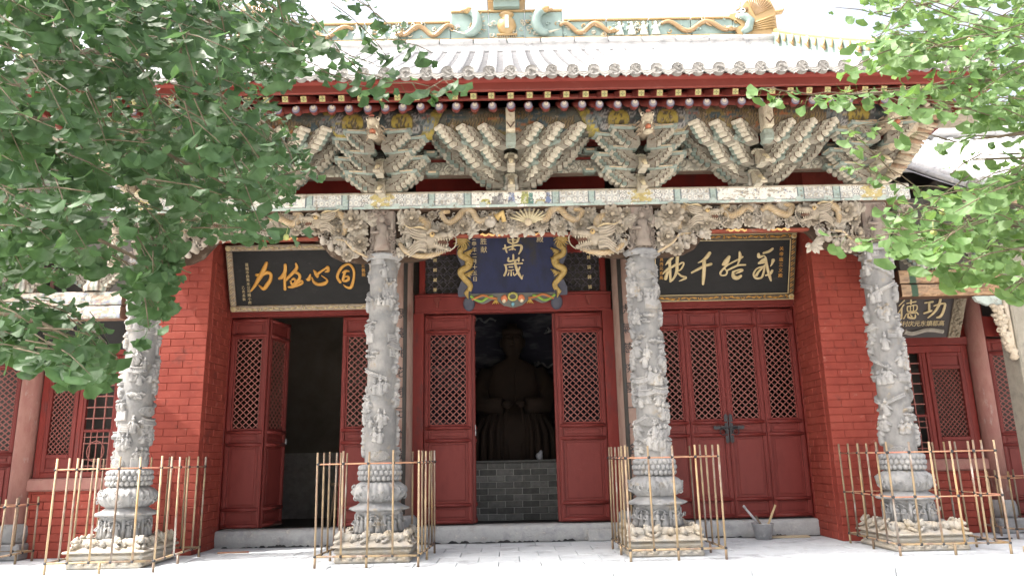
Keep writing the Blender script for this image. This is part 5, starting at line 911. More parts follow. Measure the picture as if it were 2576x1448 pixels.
def body(m,pts,r0,gold=True,n=10,fin=True):
    # smooth the control polygon, then a scaled tube
    P=[Vector(p) for p in pts]; Q=[]
    for i in range(len(P)-1):
        a,b,c,d=P[max(i-1,0)],P[i],P[i+1],P[min(i+2,len(P)-1)]
        for k in range(8):
            t=k/8; Q.append(.5*((2*b)+(c-a)*t+(2*a-5*b+4*c-d)*t*t+(3*b-a-3*c+d)*t**3))
    Q.append(P[-1]); N=len(Q); o=len(m.v)
    rad=[r0*(.45+.55*math.sin(math.pi*min(1,.12+.80*i/(N-1)))) for i in range(N)]
    m.tube(Q,rad,n,col=GOLD)
    for i in range(N):
        for k in range(n):
            g=GOLD if (i//1+k)%2 else (.80,.60,.36); gr=(1.0,.97,.9)
            w_=.25+.7*vn(np.array(i*.3),np.array(k*.8),r0*99); w_=float(w_)
            m.c[o+i*n+k]=tuple(g[q]*w_+gr[q]*(1-w_) for q in range(3)) if gold else gr
    if fin:
        for i in range(2,N-2,2):
            t=(Q[i+1]-Q[i-1]).normalized(); up=Vector((-t.z,0,t.x)); b=Q[i]+up*rad[i]*.85
            m.tube([b,b+up*rad[i]*.7-t*rad[i]*.4],[rad[i]*.28,.002],4,col=(1.1,1.05,.95))
    return Q
def beast_face(m,c,s,fl):
    """roaring dragon head in profile, facing fl along x"""
    c=Vector(c); f=lambda x,y,z:c+Vector((fl*x,y,z))*s
    H=(.86,.83,.76)
    m.ell(f(-.02,0,0),(.085*s,.055*s,.070*s),col=H); m.ell(f(.07,-.02,.035),(.085*s,.05*s,.036*s),rot=(0,-.12*fl,0),col=H)
    m.ell(f(.155,-.02,.045),(.034*s,.042*s,.034*s),col=H); m.ell(f(.165,-.045,.07),(.014*s,.014*s,.014*s),col=H,nu=7,nv=5)
    m.ell(f(.055,-.01,-.055),(.085*s,.040*s,.022*s),rot=(0,.32*fl,0),col=H); m.ell(f(.125,-.01,-.078),(.026*s,.03*s,.022*s),col=H)
    m.ell(f(.06,-.0,-.012),(.07*s,.03*s,.03*s),col=(.35,.2,.16))
    for k in range(6):
        m.tube([f(.03+.024*k,-.047,.012),f(.032+.024*k,-.05,-.014)],[.0085*s,.002*s],5,col=(1.35,1.3,1.15)); m.tube([f(.02+.02*k,-.045,-.045-.004*k),f(.022+.02*k,-.048,-.022-.004*k)],[.007*s,.002*s],5,col=(1.35,1.3,1.15))
    m.ell(f(.0,-.055,.045),(.024*s,)*3,col=GOLD,nu=9,nv=7); m.ell(f(.004,-.077,.044),(.009*s,.006*s,.009*s),col=(.15,.1,.07),nu=6,nv=4)
    m.tube([f(-.045,-.045,.055),f(-.005,-.07,.082),f(.05,-.05,.072)],[.015*s,.019*s,.010*s],6,col=H)
    for k in range(8):                          # curling mane locks
        z=.075-.024*k; q=crom_([f(-.05,-.02-.015*(k%2),z),f(-.12,-.035,z+.012),f(-.18,-.03,z+.035*(1 if k<4 else -1)),f(-.20-.012*(k%3),-.015,z+.075*(1 if k<4 else -.7))])
        n=len(q); m.tube(q,[.020*s*(1-.9*i/(n-1))+.002 for i in range(n)],6,col=H)
    q=crom_([f(-.03,-.01,.07),f(-.10,-.03,.12),f(-.19,-.03,.115),f(-.25,-.02,.15)]); m.tube(q,[.018*s*(1-.85*i/(len(q)-1)) for i in range(len(q))],6,col=(1.4,1.25,.9))
    q=crom_([f(.17,-.04,.05),f(.21,-.06,.0),f(.20,-.07,-.07),f(.15,-.06,-.11)]); m.tube(q,.006*s,5,col=H)
    for k in range(5): m.tube([f(.04+.018*k,-.02,-.075),f(.03+.02*k,-.03,-.125-.006*(k%2))],[.011*s,.002*s],5,col=H)
def crom_(P,k=4):
    Q=[]
    for i in range(len(P)-1):
        a,b,c,d=P[max(i-1,0)],P[i],P[i+1],P[min(i+2,len(P)-1)]
        for j in range(k):
            t=j/k; Q.append(.5*((2*b)+(c-a)*t+(2*a-5*b+4*c-d)*t*t+(3*b-a-3*c+d)*t**3))
    Q.append(P[-1]); return Q
def cloud(m,x,y,z,s,seed):
    rn=random.Random(seed); a0=rn.uniform(0,6); sg=rn.choice((-1,1))
    m.tube([(x+s*(1-.075*k)*math.cos(a0+sg*k*.55),y-.004*k,z+s*(1-.075*k)*math.sin(a0+sg*k*.55)) for k in range(12)],[s*.34*(1-.05*k) for k in range(12)],5)
def person_relief(m,x,y,z,h):
    m.lathe([(.24*h,0),(.2*h,.2*h),(.13*h,.5*h),(.17*h,.68*h),(.06*h,.78*h)],8,(x,y,z)); m.ell((x,y-.02,z+.88*h),(.085*h,.085*h,.10*h),nu=8,nv=6); m.ell((x,y-.0,z+.97*h),(.06*h,.06*h,.05*h),nu=6,nv=4)
    m.tube([(x-.15*h,y,z+.68*h),(x-.26*h,y-.04,z+.5*h),(x-.06*h,y-.09,z+.48*h)],[.06*h,.055*h,.04*h],5); m.tube([(x+.15*h,y,z+.68*h),(x+.28*h,y-.04,z+.6*h),(x+.3*h,y-.06,z+.82*h)],[.06*h,.05*h,.035*h],5)
def frieze(xa,xb,mid):
    YF=8.80; c=(xa+xb)/2; hw=(xb-xa)/2
    m=MB()
    # curved backing: straight lintel with drooping corner brackets
    drop=.30; sp=.66; q=[(xa,4.14)]
    pro=[(xa,3.50),(xa+.20,3.50),(xa+.38,3.53),(xa+.52,3.60),(xa+.60,3.70),(xa+.68,3.79),(xa+.80,3.82)]
    poly=[(xa,4.14)]+pro+[(2*c-x,z) for x,z in pro[::-1]]+[(xb,4.14)]
    m.prism(poly,8.90,8.96,col=(.20,.14,.11))
    m.box(xa+.66,xb-.66,8.84,8.93,3.795,3.83,col=(.62,.17,.12),ch=.006)
    fz=build('carved_frieze',m,M['wood'],hall)
    def pe(x,z,s=1,y=YF): inst('peony',peon[rnd.randrange(3)],fz,(x,y,z),(rnd.uniform(-.2,.3),rnd.uniform(0,6),rnd.uniform(-.3,.3)),1.15*s*rnd.uniform(.92,1.08))
    def sp_(x,z,s=1,y=YF+.02): inst('leaf_spray',sprays[rnd.randrange(3)],fz,(x,y,z),(rnd.uniform(-.2,.2),rnd.uniform(0,6.28),rnd.uniform(-.3,.3)),1.2*s*rnd.uniform(.85,1.2))
    # gold dragons along the lintel
    for fl in (-1,1):
        m=MB(); X=lambda d:c+fl*d
        if mid:
            Q=body(m,[(X(.10),YF,4.03),(X(.22),YF-.02,4.06),(X(.32),YF-.03,3.99),(X(.42),YF-.03,3.98),(X(.50),YF-.02,4.10),(X(.60),YF,4.12),(X(.70),YF-.03,4.0),(X(.80),YF-.04,3.96),(X(.88),YF-.03,4.08),(X(.78),YF-.0,4.11)],.042)
            build('carved_dragon',m,M['wood'],fz); m=MB()
            Q=body(m,[(X(1.36),YF,3.98),(X(1.20),YF-.03,4.02),(X(1.06),YF-.05,3.94),(X(1.10),YF-.07,3.78),(X(1.20),YF-.06,3.66)],.050)
            beast_face(m,(X(.98),YF-.10,3.70),1.4,-fl)
            build('carved_dragon',m,M['wood'],fz); m=MB()
            Q=body(m,[(X(1.40),YF-.02,3.70),(X(1.30),YF-.06,3.58),(X(1.12),YF-.08,3.52),(X(.95),YF-.07,3.54),(X(.84),YF-.05,3.60)],.036)
        else:
            Q=body(m,[(X(.05),YF,4.05),(X(.14),YF-.02,4.09),(X(.24),YF-.03,4.02),(X(.36),YF-.03,3.98),(X(.44),YF-.02,4.09),(X(.34),YF,4.12)],.046)
            build('carved_dragon',m,M['wood'],fz); m=MB()
            Q=body(m,[(X(.70),YF-.05,3.92),(X(.80),YF-.05,4.04),(X(.90),YF-.04,4.10),(X(1.0),YF-.05,4.02),(X(1.0),YF-.03,3.92),(X(.98),YF,3.83)],.046)
            beast_face(m,(X(.66),YF-.08,3.97),1.15,-fl)
        build('carved_dragon',m,M['wood'],fz)
    # filling scrolls
    m=MB()
    for k in range(430):
        x=rnd.uniform(xa+.03,xb-.03); d=min(x-xa,xb-x); zl=3.85 if d>.66 else 3.54+.28*(d/.66)**2.2
        cloud(m,x,YF+.06-.05*rnd.random(),rnd.uniform(zl,4.11),rnd.uniform(.02,.045),k+int(c*50))
    build('carved_scroll',m,M['wood'],fz,kind='stuff')
    n=int((xb-xa)/.24)
    for k in range(n):
        x=xa+.12+(xb-xa-.24)*k/(n-1); pe(x,3.90+.025*math.sin(k*2.1),1.0 if k%2 else .8,YF-.01)
        if k%2: pe(x+.1,4.06,.7,YF)
    for k in range(n*4): 
        x=rnd.uniform(xa+.05,xb-.05); d=min(x-xa,xb-x); zl=3.84 if d>.66 else 3.6; sp_(x,rnd.uniform(zl,4.08))
    for fl in (-1,1):
        for k in range(4): sp_(c+fl*(hw-.05-.10*k),3.98-.06*k,1.25,YF-.03); 
        pe(c+fl*(hw-.22),4.0,1.5,YF-.05)
        if not mid:
            m=MB()                         # riders and lions in the corner brackets
            for k in range(2): person_relief(m,c+fl*(hw-.30-.17*k),YF-.06,3.60+.03*k,.16)
            for k in range(5): m.ell((c+fl*(hw-.18-.10*k),YF-.03,3.56+.012*k*k),(.06,.05,.04),nu=9,nv=6,rot=(0,.4*k,0))
            for k in range(9): cloud(m,c+fl*(hw-.08-.065*k),YF-.03,3.57+.003*k*k+.05*rnd.random(),.04,k)
            build('carved_rider',m,M['wood'],fz); pe(c+fl*(hw-.13),3.70,1.25,YF-.06); pe(c+fl*(hw-.25),3.55,1.0,YF-.06)
            m=MB(); m.tube([(c+fl*(hw-.02),YF-.06,3.52),(c+fl*(hw-.2),YF-.08,3.62),(c+fl*(hw-.3),YF-.07,3.74),(c+fl*(hw-.45),YF-.05,3.76)],[.016,.02,.018,.01],6,col=(1.25,1.1,.85)); build('carved_branch',m,M['wood'],fz)
        else:
            for k in range(6): sp_(c+fl*(hw-.1-.1*k),3.60+.02*k*rnd.random(),.9,YF-.04)
    if mid:
        m=MB(); m.ell((-.27,YF-.06,3.95),(.075,.06,.08)); m.ell((-.29,YF-.115,3.945),(.03,.03,.025)); m.ell((-.31,YF-.11,3.985),(.014,.012,.014),col=(1.6,1.5,1.3)); m.ell((-.25,YF-.115,3.985),(.014,.012,.014),col=(1.6,1.5,1.3))
        for k in range(3): cloud(m,-.23+.05*k,YF-.04,4.05,.04,k+90)
        m.tube([(-.2,YF-.04,4.0),(-.12,YF-.06,4.06),(-.1,YF-.05,3.95)],[.05,.045,.03],7,col=(1.5,1.2,.6))
        build('carved_lion',m,M['wood'],fz)
        m=MB()                             # fan of phoenix feathers
        for k in range(11):
            a=.45+.225*k; m.tube([(.22,YF-.03,3.92),(.22+.13*math.cos(a),YF-.06,3.92+.1*math.sin(a)),(.22+.27*math.cos(a),YF-.05,3.92+.20*math.sin(a))],[.008,.016,.011],6,col=(1.35,1.3,1.0))
        m.ell((.20,YF-.08,3.93),(.05,.04,.05),col=(1.3,1.2,1.0)); build('carved_phoenix',m,M['wood'],fz)
    for dx in (-.27,.27):
        m=MB(); pts=[(c+dx-.13+.026*k,8.835,3.812+.012*math.sin(k*1.9)) for k in range(11)]; m.tube(pts,[.008+.008*abs(math.sin(k*.9)) for k in range(11)],6,col=(2.3,1.5,.7)); build('gilded_scroll',m,M['wood'],fz)
frieze(-4.39,-1.765,False); frieze(-1.465,1.465,True); frieze(1.765,4.39,False)
# outer half of the frieze beyond the corner pillars
for s in (-1,1):
    m=MB(); 
    for k in range(26): cloud(m,s*(4.78+.18*rnd.random()),8.80,3.62+.5*rnd.random(),rnd.uniform(.03,.05),k)
    for k in range(8): m.ell((s*(4.80+.14*rnd.random()),8.78,3.45+.08*k),(.05,.05,.05),nu=8,nv=6)
    b=build('carved_bracket',m,M['wood'],hall)
    for k in range(4): inst('peony',peon[k%3],b,(s*(4.86+.05*(k%2)),8.74,3.5+.16*k),(0,k,0),1.2)
# ================================================================ CARVED STONE PILLARS
def relief(nth,nz,circ,H,seed,density=5):
    rn=random.Random(seed); x=np.arange(nth)*circ/nth; z=np.linspace(0,H,nz); X,Z=np.meshgrid(x,z,indexing='xy'); h=np.zeros_like(X)
    st=[h]
    def dx(cx): d=X-cx; return d-circ*np.round(d/circ)
    def ell(cx,cz,rx,rz,amp,rot=0,base=0):
        u=dx(cx); v=Z-cz
        if rot: u,v=u*math.cos(rot)+v*math.sin(rot),-u*math.sin(rot)+v*math.cos(rot)
        q=1-(u/rx)**2-(v/rz)**2; st[0]=np.where(q>0,np.maximum(st[0],base+amp*np.sqrt(np.clip(q,0,1))),st[0])
    def fig(cx,cz,s,amp=.044):
        s*=1.42
        ell(cx,cz+.05*s,.030*s,.060*s,amp*.85); ell(cx,cz+.012*s,.036*s,.022*s,amp*.7); ell(cx,cz+.122*s,.0165*s,.021*s,amp); ell(cx,cz+.145*s,.012*s,.012*s,amp*.8)
        sg=rn.choice((-1,1)); ell(cx+sg*.03*s,cz+.07*s,.011*s,.034*s,amp*.95,sg*.7); ell(cx-sg*.028*s,cz+.082*s,.010*s,.028*s,amp*.9,-sg*.3)
        u=dx(cx); v=Z-cz; st[0]-=np.where((np.abs(u)<.03*s)&(v>0)&(v<.09*s),.004*np.abs(np.sin(u*260/s)),0)
    def roof_(cx,cz,w_):
        u=dx(cx); v=Z-cz; cur=.25*u*u/w_; t=(v-cur)/.05
        msk=(t>0)&(t<1)&(np.abs(u)<w_*(1-.35*t)); st[0]=np.where(msk,np.maximum(st[0],.040-.018*t+.005*np.cos(u*2*math.pi/.018)),st[0])
        m2=(t<=0)&(t>-.22)&(np.abs(u)<w_); st[0]=np.where(m2,np.maximum(st[0],.046),st[0])
        m3=(v<0)&(v>-.10)&(np.abs(u)<w_*.7); st[0]=np.where(m3,np.maximum(st[0],.014+.008*(np.abs(np.sin(u*40))>.85)+.005*(np.abs((v+.05))<.006)),st[0])
        m4=(t>1)&(t<1.3)&(np.abs(u)<w_*.72); st[0]=np.where(m4,np.maximum(st[0],.036),st[0])
    def wave(cx,cz,w_,hh):
        u=dx(cx); v=Z-cz; a=np.sqrt((u/w_)**2+(v/hh)**2)<1; k=np.round(v/.028); uu=u+.014*(k%2); r=np.sqrt((uu-np.round(uu/.036)*.036)**2+(v-k*.028)**2)
        st[0]=np.where(a,np.maximum(st[0],.012+.014*np.abs(np.cos(r*240))),st[0])
    def diag(cx,cz,L,sl):
        u=dx(cx); v=Z-cz-sl*u; m_=(np.abs(u)<L)&(np.abs(v)<.024); st[0]=np.where(m_,np.maximum(st[0],.020+.009*(np.abs(np.abs(v)-.02)<.006)+.003*(np.sin(u*200)>0)),st[0])
    def steps(cx,cz,w_):
        u=dx(cx); v=Z-cz; m_=(np.abs(u)<w_)&(np.abs(v)<.05); st[0]=np.where(m_,np.maximum(st[0],.012+.010*(np.abs(np.sin(v*2*math.pi/.04)))),st[0])
    def wallb(cx,cz,w_):
        u=dx(cx); v=Z-cz; m_=(np.abs(u)<w_)&(np.abs(v)<.055); st[0]=np.where(m_,np.maximum(st[0],.018+.003*((np.abs(np.sin(v*110))<.15)|(np.abs(np.sin(u*70))<.1))),st[0])
        m_=(np.abs(u)<w_)&(v>=.055)&(v<.075)&(np.sin(u*130)>0); st[0]=np.where(m_,np.maximum(st[0],.02),st[0])
    def cloud_(cx,cz,s):
        for k in range(3): ell(cx+(k-1)*.028*s,cz+.006*(k%2),.024*s,.018*s,.026)
        u=dx(cx); v=Z-cz; r=np.sqrt(u*u+v*v)/s; st[0]-=np.where(r<.05,.004*np.abs(np.sin(r*230)),0)
    zz=.05
    while zz<H-.08:
        x0=rn.uniform(0,circ); ne=density; kinds=[rn.choice(['fig','fig','fig','roof','wave','diag','steps','wall','fig','cloud','crowd']) for _ in range(ne)]
        for i,kd in enumerate(kinds):
            cx=x0+circ*i/ne+rn.uniform(-.04,.04); cz=zz+rn.uniform(-.03,.05)
            if kd=='fig': 
                for q in range(rn.choice((1,2,3))): fig(cx+q*.06,cz+rn.uniform(-.02,.02),rn.uniform(.75,1.05))
            elif kd=='crowd':
                for q in range(6): fig(cx+rn.uniform(-.09,.09),cz+rn.uniform(-.05,.05),rn.uniform(.55,.8))
            elif kd=='roof': roof_(cx,cz+.08,rn.uniform(.10,.15)); fig(cx+rn.uniform(-.05,.05),cz-.06,.8)
            elif kd=='wave': wave(cx,cz,.11,.06)
            elif kd=='diag': diag(cx,cz,.14,rn.choice((-.6,-.4,.5)))
            elif kd=='steps': steps(cx,cz,.07); fig(cx+.09,cz-.05,.9)
            elif kd=='wall': wallb(cx,cz,.10); [fig(cx+q*.05-.05,cz+.06,.6) for q in range(3)]
            else: 
                for q in range(5): cloud_(cx+rn.uniform(-.08,.08),cz+rn.uniform(-.05,.05),rn.uniform(.8,1.2))
        zz+=rn.uniform(.18,.215)
    h=st[0]; h=h*1.3+.0015*(fbm(X*45,Z*45,seed)-.5)+.008*(fbm(X*9,Z*7,seed+3)-.5)
    return h
def ring(m,prof,nth,c,seed,amp=.01,fx=6,ang=None,extra=None,wrap=True):
    """lathe with noise / stamped relief; prof list of (r,z)"""
    n=len(prof); th=2*math.pi*np.arange(nth)/nth; P=np.zeros((n,nth,3))
    for i,(r,z) in enumerate(prof):
        rr=r+amp*(fbm(th*fx,np.full(nth,z*fx*3),seed)-.5)*2
        if ang: rr=rr*np.cos(math.pi/ang)/np.cos((th+math.pi/ang)%(2*math.pi/ang)-math.pi/ang)
        if extra is not None: rr=rr+extra(th,z)
        P[i,:,0]=c[0]+rr*np.cos(th); P[i,:,1]=c[1]+rr*np.sin(th); P[i,:,2]=c[2]+z
    m.grid(P,wrap=True)
def lumps(m,rn,box,n,s):
    for _ in range(n):
        c=(rn.uniform(box[0],box[1]),rn.uniform(box[2],box[3]),rn.uniform(box[4],box[5])); a=s*rn.uniform(.6,1.3); m.ell(c,(a*rn.uniform(.8,1.6),a,a*rn.uniform(.6,1)),nu=8,nv=5,rot=(rn.uniform(-.5,.5),rn.uniform(-.6,.6),rn.uniform(0,3)),bump=.18,seed=rn.random()*9)
def pillar(px,seed,plab,dens=4):
    c=(px,8.93,0); rn=random.Random(seed)
    nth,nz=208,450; H=2.50; r0=.160; circ=2*math.pi*(r0+.02); hgt=relief(nth,nz,circ,H,seed,dens)
    th=2*math.pi*np.arange(nth)/nth; z=np.linspace(0,H,nz)
    rad=r0+hgt+(.020*(1-z/H))[:,None]
    P=np.stack([px+rad*np.cos(th)[None],8.93+rad*np.sin(th)[None],np.broadcast_to((1.05+z)[:,None],rad.shape)],-1)
    relief_tone=np.clip((hgt-.008)/.016,0,1)*.32+.78+.16*(fbm(np.broadcast_to(th[None]*2,hgt.shape),np.broadcast_to(z[:,None]*3,hgt.shape),seed)-.5)  # ground darkened, worn figures paled by relief height: shading contrast put into colour
    cc=np.stack([relief_tone*1.02,relief_tone,relief_tone*.975],-1)
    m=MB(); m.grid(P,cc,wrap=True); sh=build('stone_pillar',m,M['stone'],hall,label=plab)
    # capital: square block with a standing guardian
    m=MB(); m.box(px-.155,px+.155,8.77,9.08,3.55,4.144,ch=.03); cp=build('capital_block',m,M['capital'],sh)
    m=MB(); person_relief(m,px,8.76,3.60,.46); m.ell((px,8.76,3.78),(.10,.035,.14)); 
    for k in range(14): cloud(m,px+rn.uniform(-.18,.18),8.74+.03*rn.random(),3.53+.07*rn.random(),.035,k)
    
    for k in range(34): cloud(m,px+rn.uniform(-.15,.15),8.765,rn.uniform(3.58,4.12),rn.uniform(.02,.04),k)
    build('guardian_relief',m,M['capital'],cp)
    m=MB(); ring(m,[(.20,3.50),(.235,3.53),(.24,3.56),(.20,3.585)],48,c,seed,.02,9); build('capital_collar',m,M['stone'],sh)
    # bands of lotus petals / studs
    m=MB(); m.lathe([(.19,.86),(.215,.88),(.232,.93),(.232,1.02),(.215,1.05)],40,(px,8.93,0))
    for row in range(3):
        nn=26
        for k in range(nn):
            a=2*math.pi*(k+.5*(row%2))/nn; r_=.225+.008*(row==1); m.ell((px+r_*math.cos(a),8.93+r_*math.sin(a),.895+.058*row),(.031,.031,.034),nu=7,nv=5)
    build('lotus_band',m,M['stone'],sh)
    # gnarled ring of carved beasts
    m=MB(); ring(m,[(.20,.62),(.25,.65),(.29,.69),(.31,.74),(.30,.79),(.26,.825),(.20,.86)],120,c,seed+5,.022,8,extra=lambda t,z:.016*np.sin(t*9+z*30)*np.sin(t*17-z*22))
    for k in range(34):
        a=2*math.pi*k/34+rn.uniform(-.08,.08); cloud(m,px+.29*math.cos(a),8.93+.29*math.sin(a),rn.uniform(.68,.80),.03,k)
    build('beast_ring',m,M['stone'],sh)
    m=MB(); ring(m,[(.20,.52),(.30,.535),(.335,.55),(.325,.565),(.26,.595),(.215,.63)],96,c,seed,.004,6,extra=lambda t,z:(.020*np.cos(t*8)+.007*np.sin(t*64)) if z<.58 else 0*t); build('eaves_ring',m,M['stone'],sh)
    m=MB(); ring(m,[(.275,.27),(.285,.29),(.262,.31),(.26,.40),(.258,.48),(.275,.50),(.27,.53)],96,c,seed,.004,9,ang=8)
    for k in range(8):
        a=2*math.pi*k/8+math.pi/8; m.tube([(px+.265*math.cos(a),8.93+.265*math.sin(a),zz) for zz in (.29,.5)],.019,7)
        b=a+math.pi/8
        for q in (-.17,.13): person_relief(m,px+.255*math.cos(b+q),8.93+.255*math.sin(b+q),.30,.18)
        m.tube([(px+.262*math.cos(a+.08*k),8.93+.262*math.sin(a+.08*k),.44+.05*math.sin(k*.39)) for k in range(9)],.012,5)
    build('octagonal_drum',m,M['stone'],sh)
    m=MB(); w_=.42
    m.box(px-w_,px+w_,8.51,9.35,.0,.055,ch=.02); m.box(px-w_+.03,px+w_-.03,8.54,9.32,.055,.09); 
    for k in range(7): m.ell((px-w_+.05+k*.123,8.53,.055),(.045,.035,.035),nu=8,nv=5,bump=.2,seed=k)
    m.box(px-w_-.005,px+w_+.005,8.505,9.355,.09,.165,ch=.03); m.box(px-w_-.03,px+w_+.03,8.48,9.38,.165,.19,ch=.01)
    P=[]; 
    for (s_,zz) in ((w_,.19),(w_-.04,.215),(w_-.12,.27),(.24,.29)): P.append([(px-s_,8.93-s_,zz),(px+s_,8.93-s_,zz),(px+s_,8.93+s_,zz),(px-s_,8.93+s_,zz)])
    for a,b in zip(P,P[1:]): m.add(a+b,[(i,(i+1)%4,(i+1)%4+4,i+4) for i in range(4)])
    pl=build('plinth',m,M['stone_base'],sh)
    for k in range(4):                                     # reclining lions round the plinth top
        m=MB(); r2=random.Random(seed*7+k); a=[0,1,2,3][k]*math.pi/2
        for q in range(3):                     # crouching beasts: body, haunch, head, mane, paws, tail
            x=px-.26+.26*q+r2.uniform(-.03,.03); fl=r2.choice((-1,1)); y=8.585; z=.215
            m.ell((x,y+.02,z+.045),(.095,.05,.048),rot=(0,.2*fl,0),nu=10,nv=7); m.ell((x-fl*.075,y+.01,z+.04),(.05,.05,.055),nu=9,nv=6); m.ell((x+fl*.085,y-.02,z+.075),(.042,.042,.042),nu=9,nv=7); m.ell((x+fl*.118,y-.035,z+.066),(.026,.026,.022),nu=8,nv=5)
            for w_ in range(7): m.ell((x+fl*(.065-.02*math.cos(w_)),y-.015+.02*math.sin(w_*2),z+.085+.028*math.sin(w_)),(.018,.018,.018),nu=6,nv=4)
            for w_ in (-1,1): m.tube([(x+fl*.06,y-.02+.02*w_,z+.04),(x+fl*.11,y-.045+.02*w_,z+.01),(x+fl*.135,y-.05+.02*w_,z+.006)],[.022,.018,.016],6); m.tube([(x-fl*.08,y-.01,z+.03),(x-fl*.04,y-.045,z+.012)],[.025,.017],6)
            cloud(m,x-fl*.13,y,z+.06,.032,q)
        for q in range(9): cloud(m,px+r2.uniform(-.36,.36),8.575+.03*r2.random(),.215+.03*r2.random(),.026,q)
        if k: 
            for i,v in enumerate(m.v):
                x,y=v[0]-px,v[1]-8.93; m.v[i]=(px+x*math.cos(a)-y*math.sin(a),8.93+x*math.sin(a)+y*math.cos(a),v[2])
        build('plinth_lions',m,M['stone_base'],pl,kind='stuff')
pillar(PX[0],21,'carved stone pillar at the left corner, sunlit'); pillar(PX[1],32,'carved stone pillar left of the open centre doors',3); pillar(PX[2],43,'carved stone pillar right of the open centre doors',6); pillar(PX[3],54,'carved stone pillar at the right corner')
# ================================================================ IRON CAGES
bm=MB(); bm.tube([(0,0,0),(0,0,1.12)],.0112,7); barM=bm.mesh('bar',M['rust'],False)[0]
wd=MB(); wd.ell((0,0,0),(.02,.02,.017),nu=7,nv=5); weld=wd.mesh('weld',M['iron'],False)[0]
def cage(cx,cy,wx,wy,h,label,group,nx=5,ny=5,rails=(1.0,),rot=0,z0=.115,gates=0):
    e=empty('iron_cage',(cx,cy,0),label,'cage',group,(0,0,rot))
    def L(n,me,l,rt=None,s=None): return link(n,me,e,l,rt,s,local=True)
    for zz,mt in [(z0,'rust')]+[(r,'rail') for r in rails]:
        for (a,b) in (((-wx/2,-wy/2),(wx/2,-wy/2)),((wx/2,-wy/2),(wx/2,wy/2)),((wx/2,wy/2),(-wx/2,wy/2)),((-wx/2,wy/2),(-wx/2,-wy/2))):
            m=MB(); d=Vector((b[0]-a[0],b[1]-a[1],0)); 
            m.tube([(0,0,0),d],.0115 if zz==z0 else .0075,7); me=m.mesh('rail',M[mt],False)[0]
            L('rail',me,(a[0],a[1],zz+.006*(rnd.random()-.5)))
    pts=[]
    for i in range(nx): pts.append((-wx/2+wx*i/nx,-wy/2)); pts.append((wx/2-wx*i/nx,wy/2))
    for i in range(ny): pts.append((wx/2,-wy/2+wy*i/ny)); pts.append((-wx/2,wy/2-wy*i/ny))
    for x,y in pts:
        o=L('bar',barM,(x+.006*(rnd.random()-.5),y+.006*(rnd.random()-.5),z0+.005),(R(1.2*(rnd.random()-.5)),R(1.2*(rnd.random()-.5)),rnd.random()*6),(1,1,(h-z0)/1.12*(1+.012*(rnd.random()-.5))))
        L('weld',weld,(x,y,z0)); [L('weld',weld,(x,y,r)) for r in rails]
    for x,y in ((-wx/2,-wy/2),(wx/2,-wy/2),(0,-wy/2),(wx/2,0),(-wx/2,0),(wx/2,wy/2),(-wx/2,wy/2)):
        m=MB(); m.tube([(0,0,0),(0,0,z0)],.014,7); L('foot',m.mesh('foot',M['rust'],False)[0],(x,y,0))
G1='iron cages round the carved pillars'
cage(-4.42,8.80,1.12,1.24,1.18,'tall rusty iron cage round the sunlit pillar at the left corner','%s'%G1,rails=(1.065,),rot=R(1.5))
cage(-1.585,8.76,1.10,1.12,1.19,'tall iron cage round the pillar left of the open centre doors',G1,4,5,rails=(1.065,),rot=R(-3))
cage(1.66,8.78,1.02,1.12,1.19,'tall iron cage round the pillar right of the open centre doors',G1,4,5,rails=(1.065,),rot=R(2))
cage(4.60,8.78,1.16,1.22,1.17,'tall iron cage with a second rail half way up, round the right corner pillar',G1,5,5,rails=(1.065,.60),rot=R(-1))
cage(-6.35,9.10,.95,.62,.74,'low rusty iron cage at the left edge beside the side hall',None,4,3,rails=(.66,))
cage(6.58,9.75,.95,.62,.80,'low rusty iron cage at the right edge beside the side hall',None,4,3,rails=(.72,))
# ================================================================ PLAQUES
def crom(pts,k=5):
    P=[Vector(p) for p in pts]; Q=[]
    if len(P)<3: return P
    for i in range(len(P)-1):
        a,b,c,d=P[max(i-1,0)],P[i],P[i+1],P[min(i+2,len(P)-1)]
        for j in range(k):
            t=j/k; Q.append(.5*((2*b)+(c-a)*t+(2*a-5*b+4*c-d)*t*t+(3*b-a-3*c+d)*t**3))
    Q.append(P[-1]); return Q
def brush(par,data,mt,y=-.012):
    """raised calligraphy: each stroke a rounded ribbon of varying width (x, z, half-width in mm)"""
    for st in data:
        p4=[Vector((st[i]/1000,st[i+1]/1000,st[i+2]/1000)) for i in range(0,len(st),3)]
        q=crom(p4); pts=[Vector((v.x,y,v.y)) for v in q]; rad=[max(v.z*1.04,.002) for v in q]
        d0=(pts[0]-pts[1]).normalized(); d1=(pts[-1]-pts[-2]).normalized()
        pts=[pts[0]+d0*rad[0]*.8,pts[0]+d0*rad[0]*.5]+pts+[pts[-1]+d1*rad[-1]*.5,pts[-1]+d1*rad[-1]*.8]; rad=[rad[0]*.25,rad[0]*.75]+rad+[rad[-1]*.75,rad[-1]*.25]
        m=MB(); m.tube(pts,rad,8,up=(0,-1,0),sy=.42)
        link('brush_stroke',m.mesh('brush_stroke',mt,False)[0],par,local=True)
def inscr(par,txt,x,z,dz,size,mt,y=-.008,dx=0):
    for i,ch in enumerate(txt):
        me=char_mesh(ch,size,.002); me.materials.append(mt); link('inscribed_character',me,par,(x+dx*i,y,z-dz*i),(math.pi/2,0,0),local=True)
